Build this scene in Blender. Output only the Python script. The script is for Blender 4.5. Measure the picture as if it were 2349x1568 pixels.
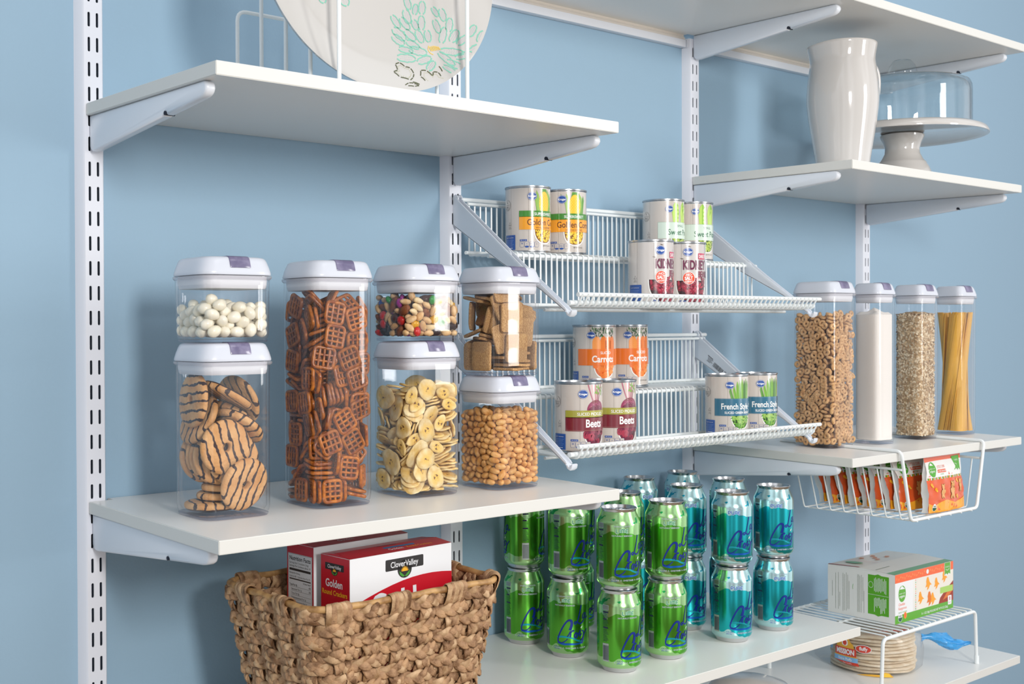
import bpy, bmesh, math, random
import numpy as np
from mathutils import Vector, Matrix, Quaternion, Euler
PI = math.pi; R = math.radians
for o in list(bpy.data.objects): bpy.data.objects.remove(o)
SC = bpy.context.scene
COL = SC.collection
random.seed(11)

# ------------------------------------------------------------------ camera
_yaw, _pitch, _roll, _f = 0.675101, -0.0105254, -0.0041334, 2739.1004
cd = bpy.data.cameras.new('camera'); cam = bpy.data.objects.new('camera', cd); COL.objects.link(cam)
fw = Vector((math.sin(_yaw)*math.cos(_pitch), math.cos(_yaw)*math.cos(_pitch), math.sin(_pitch)))
rt = Vector((math.cos(_yaw), -math.sin(_yaw), 0)); up = rt.cross(fw)
rt2 = rt*math.cos(_roll)+up*math.sin(_roll); up2 = -rt*math.sin(_roll)+up*math.cos(_roll)
M = Matrix((rt2, up2, -fw)).transposed().to_4x4(); M.translation = Vector((-0.63825723, -1.48179375, -0.39757165))
cam.matrix_world = M
cd.sensor_fit = 'HORIZONTAL'; cd.sensor_width = 36; cd.lens = _f/2349*36
cd.shift_x = 214.682/2349; cd.shift_y = -5.192/2349; cd.clip_start = .05
cd.dof.use_dof = True; cd.dof.focus_distance = 1.72; cd.dof.aperture_fstop = 13
SC.camera = cam

# ------------------------------------------------------------------ world, lights, exposure
SC.view_settings.view_transform = 'Standard'; SC.view_settings.look = 'None'
SC.view_settings.gamma = 1; SC.view_settings.exposure = 0.0
try:
    SC.view_settings.use_curve_mapping = False
except Exception: pass
SC.cycles.transparent_max_bounces = 40
SC.cycles.max_bounces = 10; SC.cycles.glossy_bounces = 6; SC.cycles.diffuse_bounces = 5
SC.cycles.sample_clamp_indirect = 6
w = bpy.data.worlds.new('world'); SC.world = w; w.use_nodes = True
nt = w.node_tree; nt.nodes.clear()
wo = nt.nodes.new('ShaderNodeOutputWorld'); bg = nt.nodes.new('ShaderNodeBackground')
tc = nt.nodes.new('ShaderNodeTexCoord'); sep = nt.nodes.new('ShaderNodeSeparateXYZ')
mr = nt.nodes.new('ShaderNodeMapRange'); cr = nt.nodes.new('ShaderNodeValToRGB')
nt.links.new(tc.outputs['Generated'], sep.inputs[0]); nt.links.new(sep.outputs[2], mr.inputs[0])
mr.inputs[1].default_value = -1; mr.inputs[2].default_value = 1
nt.links.new(mr.outputs[0], cr.inputs[0]); wm = nt.nodes.new('ShaderNodeMapping'); wm.inputs['Scale'].default_value = (2.6, 2.6, .22); wn = nt.nodes.new('ShaderNodeTexNoise'); wn.inputs['Scale'].default_value = 1.0; wn.inputs['Detail'].default_value = 1
wr = nt.nodes.new('ShaderNodeMapRange'); wr.inputs[1].default_value = .42; wr.inputs[2].default_value = .58; wr.inputs[3].default_value = .42; wr.inputs[4].default_value = 1.45
wx = nt.nodes.new('ShaderNodeVectorMath'); wx.operation = 'SCALE'
nt.links.new(tc.outputs['Generated'], wm.inputs[0]); nt.links.new(wm.outputs[0], wn.inputs['Vector']); nt.links.new(wn.outputs['Fac'], wr.inputs[0]); nt.links.new(wr.outputs[0], wx.inputs['Scale']); nt.links.new(cr.outputs[0], wx.inputs[0])
nt.links.new(wx.outputs[0], bg.inputs[0]); nt.links.new(bg.outputs[0], wo.inputs[0])
e = cr.color_ramp.elements
e[0].position = .0; e[0].color = (1.02, 1.06, 1.12, 1); e[1].position = 1; e[1].color = (.62, .65, .69, 1)
m_ = cr.color_ramp.elements.new(.42); m_.color = (.74, .75, .77, 1)
m_ = cr.color_ramp.elements.new(.60); m_.color = (.70, .72, .75, 1)
bg.inputs[1].default_value = 1.12
def area(name, loc, target, sx, sy, power, col=(1, 1, 1)):
    l = bpy.data.lights.new(name, 'AREA'); l.shape = 'RECTANGLE'; l.size = sx; l.size_y = sy; l.energy = power; l.color = col
    o = bpy.data.objects.new(name, l); COL.objects.link(o); o.location = loc
    o.rotation_euler = (Vector(target)-Vector(loc)).to_track_quat('-Z', 'Y').to_euler()
    return o
area('window_light', (1.93, -2.15, -0.03), (.9, 0, -.25), .36, 1.15, 18, (1, .99, .97))
area('room_lamp_light', (-.35, -2.7, .24), (.7, 0, -.4), .36, .60, 41, (1, .97, .93))
area('ceiling_light', (.6, -1.9, 2.2), (.9, -.1, -.5), 1.0, 1.0, 7, (1, .99, .97))

# ------------------------------------------------------------------ materials
MATS = {}
def lin(c):
    if isinstance(c, str): c = tuple(int(c[i:i+2], 16) for i in (0, 2, 4))
    return tuple((v/255/12.92 if v/255 <= .04045 else ((v/255+.055)/1.055)**2.4) for v in c)
def mat(name, col, rough=.5, metal=0, spec=.5, coat=0, bump=None, vary=None, trans=0, sss=0):
    """col: sRGB hex. bump=(scale,dist,detail) vary=(hex2,scale,lo,hi,stretch)"""
    if name in MATS: return MATS[name]
    m = bpy.data.materials.new(name); m.use_nodes = True; MATS[name] = m
    n = m.node_tree; p = n.nodes['Principled BSDF']
    p.inputs['Base Color'].default_value = (*lin(col), 1); p.inputs['Roughness'].default_value = rough
    p.inputs['Metallic'].default_value = metal; p.inputs['Specular IOR Level'].default_value = spec
    p.inputs['Coat Weight'].default_value = coat; p.inputs['Coat Roughness'].default_value = .08
    if sss:
        p.inputs['Subsurface Weight'].default_value = sss; p.inputs['Subsurface Scale'].default_value = .004
    co = None
    if bump or vary:
        co = n.nodes.new('ShaderNodeTexCoord')
    if vary:
        mp = n.nodes.new('ShaderNodeMapping'); n.links.new(co.outputs['Object'], mp.inputs[0])
        st = vary[4] if len(vary) > 4 else (1, 1, 1); mp.inputs['Scale'].default_value = st
        t = n.nodes.new('ShaderNodeTexNoise'); t.inputs['Scale'].default_value = vary[1]; t.inputs['Detail'].default_value = 4
        n.links.new(mp.outputs[0], t.inputs['Vector'])
        r = n.nodes.new('ShaderNodeValToRGB'); r.color_ramp.elements[0].position = vary[2]; r.color_ramp.elements[1].position = vary[3]
        r.color_ramp.elements[0].color = (*lin(col), 1); r.color_ramp.elements[1].color = (*lin(vary[0]), 1)
        n.links.new(t.outputs['Fac'], r.inputs[0]); n.links.new(r.outputs[0], p.inputs['Base Color'])
    if bump:
        t = n.nodes.new('ShaderNodeTexNoise'); t.inputs['Scale'].default_value = bump[0]; t.inputs['Detail'].default_value = bump[2] if len(bump) > 2 else 2
        n.links.new(co.outputs['Object'], t.inputs['Vector'])
        b = n.nodes.new('ShaderNodeBump'); b.inputs['Strength'].default_value = 1; b.inputs['Distance'].default_value = bump[1]
        n.links.new(t.outputs['Fac'], b.inputs['Height']); n.links.new(b.outputs[0], p.inputs['Normal'])
    return m
def clear(name, tint=(.985, .985, .99), ior=1.45, rough=.02, fmul=1.0, haze=0.0):
    """thin clear plastic or glass: light passes straight, Fresnel reflection on top"""
    if name in MATS: return MATS[name]
    m = bpy.data.materials.new(name); m.use_nodes = True; MATS[name] = m; n = m.node_tree; n.nodes.clear()
    out = n.nodes.new('ShaderNodeOutputMaterial'); mx = n.nodes.new('ShaderNodeMixShader')
    tr = n.nodes.new('ShaderNodeBsdfTransparent'); tr.inputs[0].default_value = (*tint, 1)
    gl = n.nodes.new('ShaderNodeBsdfGlossy'); gl.inputs['Roughness'].default_value = rough
    fr = n.nodes.new('ShaderNodeFresnel'); ge = n.nodes.new('ShaderNodeNewGeometry')
    mi = n.nodes.new('ShaderNodeMapRange'); mi.inputs[3].default_value = ior; mi.inputs[4].default_value = 1/ior
    n.links.new(ge.outputs['Backfacing'], mi.inputs[0]); n.links.new(mi.outputs[0], fr.inputs[0])
    mu = n.nodes.new('ShaderNodeMath'); mu.operation = 'MULTIPLY'; mu.inputs[1].default_value = fmul
    n.links.new(fr.outputs[0], mu.inputs[0]); n.links.new(mu.outputs[0], mx.inputs[0])
    n.links.new(tr.outputs[0], mx.inputs[1]); n.links.new(gl.outputs[0], mx.inputs[2])
    last = mx
    if haze:
        df = n.nodes.new('ShaderNodeBsdfDiffuse'); df.inputs[0].default_value = (.8, .8, .82, 1)
        m2 = n.nodes.new('ShaderNodeMixShader'); m2.inputs[0].default_value = haze
        n.links.new(mx.outputs[0], m2.inputs[1]); n.links.new(df.outputs[0], m2.inputs[2]); last = m2
    n.links.new(last.outputs[0], out.inputs[0]); return m

WALL = mat('blue_paint', '94b1c6', .55, spec=.3, bump=(260, .00022, 3))
WHITE = mat('white_laminate', 'e9e8e4', .32, spec=.5, bump=(900, .00003))
EDGE = mat('white_edge_band', 'dad9d4', .38)
STEEL = mat('white_powder_coat', 'e2e5ee', .30, spec=.5)
STEELB = mat('white_bracket_enamel', 'dfe4ec', .22, spec=.5)
WIRE = mat('white_vinyl_wire', 'e9eeef', .28, spec=.5)
DARK = mat('hole_shade', '1a2233', .8)  # near-black colour standing in for shade inside slots and notches
TRIM = mat('white_gloss_trim', 'e6e8ee', .25)
TRIM2 = mat('cream_trim', 'e2dad0', .45)
CLEAR = clear('clear_plastic', fmul=1.05, haze=.003)
RIMC = clear('clear_plastic_edge', (.90, .90, .94), fmul=1.6, haze=.22)
CLEARB = clear('smoky_clear_base', (.93, .92, .955), rough=.05)
GLASS = clear('clear_glass', (.955, .975, .98), 1.55, .0, 1.25)
LID = mat('white_lid_plastic', 'd2d6e0', .22, spec=.5)
GASK = mat('pale_gasket', 'dcdde2', .45)
LATCH = mat('mauve_latch', '6c6685', .15, spec=.6, vary=('8c86a2', 60, .4, .7))
CER = mat('white_glazed_ceramic', 'c9c5c1', .08, spec=.6, coat=.6)

# ------------------------------------------------------------------ mesh builder
class MB:
    def __init__(s): s.v = []; s.f = []; s.m = []; s.mats = []; s.sm = []
    def mi(s, m):
        if m not in s.mats: s.mats.append(m)
        return s.mats.index(m)
    def add(s, vs, fs, m, smooth=True, T=None):
        o = len(s.v); k = s.mi(m)
        if T is not None: vs = [T @ Vector(p) for p in vs]
        s.v += [tuple(p) for p in vs]; s.f += [[i+o for i in f] for f in fs]; s.m += [k]*len(fs); s.sm += [smooth]*len(fs)
    def box(s, x0, x1, y0, y1, z0, z1, m, bev=0, T=None):
        bm = bmesh.new(); bmesh.ops.create_cube(bm, size=1)
        for v in bm.verts: v.co = ((x0+x1)/2+v.co.x*(x1-x0), (y0+y1)/2+v.co.y*(y1-y0), (z0+z1)/2+v.co.z*(z1-z0))
        if bev: bmesh.ops.bevel(bm, geom=bm.edges[:], offset=bev, segments=2, affect='EDGES', profile=.6)
        s.bm(bm, m, T)
    def bm(s, bm, m, T=None, smooth=True):
        bm.verts.index_update(); s.add([v.co[:] for v in bm.verts], [[v.index for v in f.verts] for f in bm.faces], m, smooth, T); bm.free()
    def tube(s, pts, r, m, seg=8, closed=False, cap=True, T=None, rz=None):
        """rz: optional per-point radius"""
        P = [Vector(p) for p in pts]; n = len(P); vs = []; fs = []
        up_ = None
        for i in range(n):
            if closed: t = (P[(i+1) % n]-P[i-1])
            else: t = P[min(i+1, n-1)]-P[max(i-1, 0)]
            t.normalize()
            if up_ is None:
                up_ = Vector((0, 0, 1)) if abs(t.z) < .9 else Vector((1, 0, 0))
            a = t.cross(up_)
            if a.length < 1e-6: a = t.orthogonal()
            a.normalize(); b = a.cross(t); up_ = b
            rr = rz[i] if rz else r
            for k in range(seg):
                th = 2*PI*k/seg; vs.append(P[i]+a*(rr*math.cos(th))+b*(rr*math.sin(th)))
        L = n if closed else n-1
        for i in range(L):
            j = (i+1) % n
            for k in range(seg): fs.append([i*seg+k, i*seg+(k+1) % seg, j*seg+(k+1) % seg, j*seg+k])
        if cap and not closed: fs.append(list(range(seg))[::-1]); fs.append([(n-1)*seg+k for k in range(seg)])
        s.add(vs, fs, m, True, T)
    def lathe(s, prof, m, seg=48, T=None, c=(0, 0), capb=False, capt=False):
        vs = []; fs = []
        for r, z in prof:
            for k in range(seg): vs.append((c[0]+r*math.cos(2*PI*k/seg), c[1]+r*math.sin(2*PI*k/seg), z))
        for i in range(len(prof)-1):
            for k in range(seg): fs.append([i*seg+k, i*seg+(k+1) % seg, (i+1)*seg+(k+1) % seg, (i+1)*seg+k])
        if capb: fs.append(list(range(seg))[::-1])
        if capt: fs.append([(len(prof)-1)*seg+k for k in range(seg)])
        s.add(vs, fs, m, True, T)
    def loft(s, rings, m, capb=False, capt=False, T=None):
        n = len(rings[0]); vs = [p for r in rings for p in r]; fs = []
        for i in range(len(rings)-1):
            for k in range(n): fs.append([i*n+k, i*n+(k+1) % n, (i+1)*n+(k+1) % n, (i+1)*n+k])
        if capb: fs.append(list(range(n))[::-1])
        if capt: fs.append([(len(rings)-1)*n+k for k in range(n)])
        s.add(vs, fs, m, True, T)
    def extr(s, poly, x0, x1, m, bev=0, axis='x', T=None):
        """polygon of (a,b); extruded along axis: x->(x,a,b)  y->(a,y,b)  z->(a,b,z)"""
        bm = bmesh.new()
        def P(a, b, c): return {'x': (c, a, b), 'y': (a, c, b), 'z': (a, b, c)}[axis]
        v0 = [bm.verts.new(P(a, b, x0)) for a, b in poly]; v1 = [bm.verts.new(P(a, b, x1)) for a, b in poly]
        f0 = bm.faces.new(v0[::-1]); f1 = bm.faces.new(v1); n = len(poly)
        for i in range(n): bm.faces.new([v0[i], v0[(i+1) % n], v1[(i+1) % n], v1[i]])
        bmesh.ops.recalc_face_normals(bm, faces=bm.faces[:])
        if bev: bmesh.ops.bevel(bm, geom=[e for e in bm.edges if (e in f0.edges or e in f1.edges)], offset=bev, segments=2, affect='EDGES', profile=.5)
        s.bm(bm, m, T)
    def mesh(s, name, ang=.7):
        me = bpy.data.meshes.new(name); me.from_pydata(s.v, [], s.f)
        for m in s.mats: me.materials.append(m)
        me.polygons.foreach_set('material_index', s.m); me.polygons.foreach_set('use_smooth', s.sm)
        me.update(); me.set_sharp_from_angle(angle=ang); return me
    def build(s, name, parent=None, loc=None, rot=None, ang=.7):
        return put(name, s.mesh(name, ang), parent, loc, rot)
def put(name, me, parent=None, loc=None, rot=None):
    o = bpy.data.objects.new(name, me); COL.objects.link(o)
    if parent: o.parent = parent
    if loc is not None: o.location = loc
    if rot is not None: o.rotation_euler = rot
    return o
def tag(o, label=None, cat=None, group=None, kind=None):
    if label: o['label'] = label
    if cat: o['category'] = cat
    if group: o['group'] = group
    if kind: o['kind'] = kind
    return o
def thing(name, loc=(0, 0, 0), rz=0, label=None, cat=None, group=None):
    o = bpy.data.objects.new(name, None); COL.objects.link(o); o.location = loc; o.rotation_euler = (0, 0, rz); o.empty_display_size = .02
    return tag(o, label, cat, group)
def dup(root, loc, rz=0, label=None, group=None, rot=None):
    r = root.copy(); COL.objects.link(r); r.location = loc; r.rotation_euler = rot if rot else (0, 0, rz)
    if label: r['label'] = label
    if group: r['group'] = group
    for ch in root.children:
        c = ch.copy(); COL.objects.link(c); c.parent = r
        for g in ch.children:
            d = g.copy(); COL.objects.link(d); d.parent = c
    return r
# ---- lettering and flat printing
_TX = {}
def text2d(t, size, align='CENTER', bold=0.0, sx=1.0, shear=0.0, space=1.0):
    key = (t, align, round(bold, 4), sx, shear, space)
    if key not in _TX:
        c = bpy.data.curves.new('t', 'FONT'); c.body = t; c.size = 1; c.align_x = align; c.offset = bold; c.resolution_u = 3; c.shear = shear; c.space_character = space
        o = bpy.data.objects.new('t', c); COL.objects.link(o)
        me = o.to_mesh(); vs = [(v.co.x*sx, v.co.y) for v in me.vertices]; fs = [list(p.vertices) for p in me.polygons]
        o.to_mesh_clear(); bpy.data.objects.remove(o); bpy.data.curves.remove(c)
        _TX[key] = (vs, fs)
    vs, fs = _TX[key]
    return [(x*size, y*size) for x, y in vs], fs
class Print(MB):
    """2-D artwork in millimetres mapped on a surface: fn(s, t, h) -> point, s right, t DOWN, h height of ink layer"""
    def __init__(s, fn, step=None): super().__init__(); s.fn = fn; s.step = step; s.L = 1; s.dh = .00007
    def emit(s, vs, fs, m, lay=None):
        h = s.dh*(lay if lay is not None else s.L)
        bm = bmesh.new(); bv = [bm.verts.new((x, y, 0)) for x, y in vs]
        for f in fs:
            try: bm.faces.new([bv[i] for i in f])
            except ValueError: pass
        if s.step:
            bmesh.ops.triangulate(bm, faces=bm.faces[:])
            xs = [x for x, y in vs]; a = math.floor(min(xs)/s.step)+1
            while a*s.step < max(xs):
                bmesh.ops.bisect_plane(bm, geom=bm.verts[:]+bm.edges[:]+bm.faces[:], plane_co=(a*s.step, 0, 0), plane_no=(1, 0, 0)); a += 1
        bm.normal_update()
        fl = [f for f in bm.faces if f.normal.z > 0]
        if fl: bmesh.ops.reverse_faces(bm, faces=fl)
        bm.verts.index_update()
        s.add([s.fn(v.co.x, v.co.y, h) for v in bm.verts], [[v.index for v in f.verts] for f in bm.faces], m, True); bm.free()
    def poly(s, pts, m, lay=None): s.emit(pts, [list(range(len(pts)))], m, lay)
    def rect(s, x0, y0, x1, y1, m, lay=None, r=0):
        if r:
            pts = []
            for cx, cy, a0 in ((x1-r, y0+r, -90), (x1-r, y1-r, 0), (x0+r, y1-r, 90), (x0+r, y0+r, 180)):
                for k in range(4): a = R(a0+30*k); pts.append((cx+r*math.cos(a), cy+r*math.sin(a)))
            s.poly(pts, m, lay)
        else: s.poly([(x0, y0), (x1, y0), (x1, y1), (x0, y1)], m, lay)
    def ell(s, cx, cy, rx, ry, m, lay=None, rot=0, n=14, a0=0, a1=360):
        c, d = math.cos(rot), math.sin(rot); pts = []
        full = a1-a0 >= 360
        for k in range(n if full else n+1):
            a = R(a0+(a1-a0)*k/n); x, y = rx*math.cos(a), ry*math.sin(a); pts.append((cx+x*c-y*d, cy+x*d+y*c))
        s.poly(pts, m, lay)
    def stroke(s, pts, w, m, lay=None, smooth=2, w1=None):
        P = [Vector(p) for p in pts]
        for _ in range(smooth):
            Q = [P[0]]
            for a, b in zip(P[:-1], P[1:]): Q += [a*.75+b*.25, a*.25+b*.75]
            Q.append(P[-1]); P = Q
        n = len(P); vs = []; fs = []
        for i in range(n):
            t = P[min(i+1, n-1)]-P[max(i-1, 0)]
            if t.length < 1e-9: t = Vector((1, 0))
            t.normalize(); nn = Vector((-t.y, t.x))
            ww = (w if w1 is None else w+(w1-w)*i/(n-1))/2
            vs += [tuple(P[i]+nn*ww), tuple(P[i]-nn*ww)]
        for i in range(n-1): fs.append([2*i, 2*i+1, 2*i+3, 2*i+2])
        s.emit2(vs, fs, m, lay)
    def emit2(s, vs, fs, m, lay=None):
        h = s.dh*(lay if lay is not None else s.L); out = []
        for f in fs:
            a = sum(vs[f[i]][0]*vs[f[(i+1) % len(f)]][1]-vs[f[(i+1) % len(f)]][0]*vs[f[i]][1] for i in range(len(f)))
            out.append(f[::-1] if a > 0 else f)
        s.add([s.fn(x, y, h) for x, y in vs], out, m, True)
    def text(s, t, x, y, size, m, lay=None, align='CENTER', bold=0, sx=1, shear=0, rot=0, arc=None, space=1):
        vs, fs = text2d(t, size, align, bold, sx, shear, space); c, d = math.cos(rot), math.sin(rot); out = []
        for a, b in vs:
            b = -b
            if arc: b += arc*(a*a)
            out.append((x+a*c-b*d, y+a*d+b*c))
        if s.step and size > 5: s.emit(out, fs, m, lay)
        else: s.emit2(out, fs, m, lay)
def cyl_fn(Rm, z1):
    """label on an upright cylinder radius Rm (m), top at z1; s=0 faces -Y"""
    def fn(a, t, h):
        p = a*.001/Rm; return ((Rm+h)*math.sin(p), -(Rm+h)*math.cos(p), z1-t*.001)
    return fn
def flat_fn(o, ux, uy, n):
    o, ux, uy, n = map(Vector, (o, ux, uy, n))
    return lambda a, t, h: tuple(o+ux*(a*.001)+uy*(t*.001)+n*h)
# ------------------------------------------------------------------ the room and the shelving
mb = MB(); mb.box(-3.2, 5.2, 0, .12, -1.9, 1.5, WALL); tag(mb.build('wall_back'), kind='structure')
mb = MB(); mb.box(-3.2, 5.2, -4.6, .12, -1.92, -1.9, mat('oak_floor', 'a58a6c', .35, vary=('7f654a', 6, .3, .7, (1, 12, 1)))); tag(mb.build('floor'), kind='structure')

UX = [0.0, .6128, 1.2200, 1.8272]
SLOT = .032
def track(n, z0, z1, depth, m, xs):
    mb = MB()
    for a, b in xs: mb.box(a, b, -depth, .0, z0, z1, m, .0015)
    tag(mb.build(n), kind='structure')
track('trim_1', .1360, .1500, .014, TRIM, [(-.3, 1.196), (1.2005, 1.2014), (1.245, 1.94)])
mb = MB()
prof = [(0, .1505), (-.010, .1505), (-.0125, .1535), (-.009, .157), (-.0085, .161), (-.013, .1655), (0, .1655)]
for a, b in ((-.3, 1.196), (1.245, 1.94)): mb.extr(prof, a, b, TRIM2)
tag(mb.build('trim_2'), kind='structure')

def upright_mesh():
    mb = MB(); D = .016; w = .0122; wr = .0195; zt = .154; zb = -1.5
    outer = [(-wr, 0), (-wr+.0012, -.003), (-w-.002, -D+.0025), (-w-.0006, -D+.0007), (-w, -D)]
    # side flanks
    for sgn in (-1, 1):
        ring0 = [(sgn*-x*-1 if 0 else (x if sgn == -1 else -x), y) for x, y in outer]
        vs = []; fs = []
        for x, y in ring0: vs += [(x, y, zb), (x, y, zt)]
        for i in range(len(ring0)-1):
            f = [2*i, 2*i+2, 2*i+3, 2*i+1]; fs.append(f if sgn == -1 else f[::-1])
        mb.add(vs, fs, STEEL)
    # perforated face: columns around two rows of slots
    hs, ht = .0017, .0093
    k0 = int((zb)/SLOT); zc = []
    z = -SLOT*46
    zs = []
    while z < zt-.012: zs.append(z); z += SLOT
    cols = [(-w, 0), (0, w)]
    for (xa, xb), cx in zip(cols, (-.0056, .0056)):
        lo = zb
        for i, z in enumerate(zs):
            a = z-SLOT/2 if i else zb; b = z+SLOT/2 if i < len(zs)-1 else zt
            hole = [(cx-hs, z-ht+.0014), (cx-hs*.6, z-ht), (cx+hs*.6, z-ht), (cx+hs, z-ht+.0014), (cx+hs, z+ht-.0014), (cx+hs*.6, z+ht), (cx-hs*.6, z+ht), (cx-hs, z+ht-.0014)]
            out = [(xa, a), (xa, a), (xb, a), (xb, a), (xb, b), (xb, b), (xa, b), (xa, b)]
            vs = [(x, -D, q) for x, q in hole]+[(x, -D, q) for x, q in out]+[(x, -D+.0016, q) for x, q in hole]
            fs = [[1, 2, 10, 9], [2, 3, 11][::1], [3, 4, 12, 11], [4, 5, 13], [5, 6, 14, 13], [6, 7, 15], [7, 0, 8, 15], [0, 1, 9]]
            fs = [f[::-1] for f in fs]
            mb.add(vs, fs, STEEL, False)
            mb.add(vs, [[k, (k+1) % 8, 16+(k+1) % 8, 16+k] for k in range(8)], STEEL, False)
            mb.add([(cx-hs*1.4, -D+.006, z-ht*1.1), (cx+hs*1.4, -D+.006, z-ht*1.1), (cx+hs*1.4, -D+.006, z+ht*1.1), (cx-hs*1.4, -D+.006, z+ht*1.1)], [[0, 1, 2, 3]], DARK, False)  # dark card behind each slot, painted as the shade of the hollow channel
    mb.add([(-w, -D, zt), (w, -D, zt), (wr, 0, zt), (-wr, 0, zt)], [[0, 1, 2, 3]], STEEL, False)
    return mb.mesh('upright', .4)
um = upright_mesh()
for x, l in zip(UX, ('white slotted upright nearest, holding the left ends of the cookie shelf and plate shelf',
                     'white slotted upright behind the cracker canisters',
                     'white slotted upright rising to the top shelf beside the pea cans',
                     'white slotted upright behind the cake stand and snack basket')):
    o = put('slotted_upright', um, loc=(x, 0, 0)); tag(o, l, 'upright', 'slotted wall uprights')

TH = .0155; DEP = .355; SL = .0042/.339
def shz(z, y): return z+SL*(y+DEP)
def shelf(name, x0, x1, z, label):
    bm = bmesh.new(); rear = [(x1, -.0165)]
    for u in reversed(UX):                       # notched behind so that it closes against the wall between the uprights
        a, b = u-.0215, u+.0215
        if b < x0 or a > x1: continue
        if rear[-1][1] < -.01 and not (a < x1 < b) and rear[-1][0] == x1: rear[-1] = (x1, -.0015)
        if b < x1: rear += [(b, -.0015), (b, -.0165)]
        if a > x0: rear += [(a, -.0165), (a, -.0015)]
    rear.append((x0, rear[-1][1])); poly = [(x0, -DEP), (x1, -DEP)]+rear
    tv = [bm.verts.new((x, y, shz(z, y))) for x, y in poly]; bv = [bm.verts.new((x, y, shz(z, y)-TH)) for x, y in poly]; n = len(poly)
    bm.faces.new(tv); bm.faces.new(bv[::-1])
    for q in range(n): bm.faces.new([tv[q], bv[q], bv[(q+1) % n], tv[(q+1) % n]])
    bmesh.ops.recalc_face_normals(bm, faces=bm.faces[:])
    bmesh.ops.bevel(bm, geom=bm.edges[:], offset=.0008, segments=2, affect='EDGES')
    mb = MB(); fr = [f for f in bm.faces]
    bm.normal_update(); bm.verts.index_update()
    ed = [[v.index for v in f.verts] for f in bm.faces if abs(f.normal.z) < .5]; tp = [[v.index for v in f.verts] for f in bm.faces if abs(f.normal.z) >= .5]
    vs = [v.co[:] for v in bm.verts]; mb.add(vs, tp, WHITE); mb.add(vs, ed, EDGE); bm.free()
    return tag(mb.build(name, ang=.5), label, 'shelf', 'white laminate shelves')
SH = dict(plate=-.1126, cookie=-.6249, top=.1717, pitcher=-.1150, cereal=-.6254, soda=-.9167, low=-1.0700)
shelf('shelf_board', -.0102, .6238, SH['plate'], 'white shelf board carrying the floral platter')
shelf('shelf_board', -.0102, .6238, SH['cookie'], 'white shelf board carrying the cookie and pretzel canisters')
shelf('shelf_board', .604, 1.848, SH['top'], 'white topmost shelf board above the pitcher, underside showing')
shelf('shelf_board', 1.2118, 1.8326, SH['pitcher'], 'white shelf board under the pitcher and cake stand')
shelf('shelf_board', 1.2118, 1.8326, SH['cereal'], 'white shelf board under the cereal, flour, oats and spaghetti canisters')
shelf('shelf_board', -.0102, 1.2375, SH['soda'], 'white shelf board under the woven basket and the seltzer cans')
shelf('shelf_board', .604, 1.828, SH['low'], 'white lowest shelf board under the wire riser and tortilla bag')

def bracket_mesh():
    """profile in (y, z) below z=0 (shelf underside at the wall)"""
    mb = MB(); top = [(-.0165, -.0002), (-.318, -.0040)]
    nose = [(-.3225, -.0052), (-.3255, -.0090), (-.3260, -.0130), (-.3235, -.0175), (-.3185, -.0205), (-.310, -.0222)]
    bot = [(-.2315, -.0290), (-.2305, -.0262), (-.2280, -.0250), (-.2255, -.0262), (-.2240, -.0300), (-.030, -.0472), (-.024, -.0470), (-.0190, -.0440), (-.0165, -.040)]
    mb.extr(top+nose+bot, -.0062, .0062, STEELB, .0028)
    mb.tube([(-.00635, -.2277, -.0266), (.00635, -.2277, -.0266)], .0025, DARK, 12)  # dark plug added in the notch to paint its shade
    # two hooks entering the slots
    for z in (-.010, -.034): mb.box(-.0012, .0012, -.018, -.006, z-.004, z+.004, STEELB)
    return mb.mesh('shelf_bracket', .8)
bme = bracket_mesh()
def bracket(x, z, label):
    o = put('shelf_bracket', bme, loc=(x, 0, shz(z, -.0165)-TH), rot=(0, 0, 0)); tag(o, label, 'bracket', 'white shelf brackets')
# bracket top must follow the slight forward droop: shear is built into the profile
for i, z, l in ((0, 'plate', 'white bracket at the near end under the platter shelf'), (1, 'plate', 'white bracket at the far end under the platter shelf'),
                (0, 'cookie', 'white bracket at the near end under the cookie shelf'), (1, 'cookie', 'white bracket at the far end under the cookie shelf'),
                (2, 'top', 'white bracket under the top shelf beside the pitcher'), (3, 'top', 'white bracket under the top shelf above the glass cake dome'),
                (2, 'pitcher', 'white bracket under the shelf end nearest the pitcher'), (3, 'pitcher', 'white bracket under the cake stand end of the pitcher shelf'),
                (2, 'cereal', 'white bracket under the cereal shelf beside the snack basket'), (3, 'cereal', 'white bracket under the spaghetti end of the cereal shelf')):
    bracket(UX[i], SH[z], l)

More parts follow.
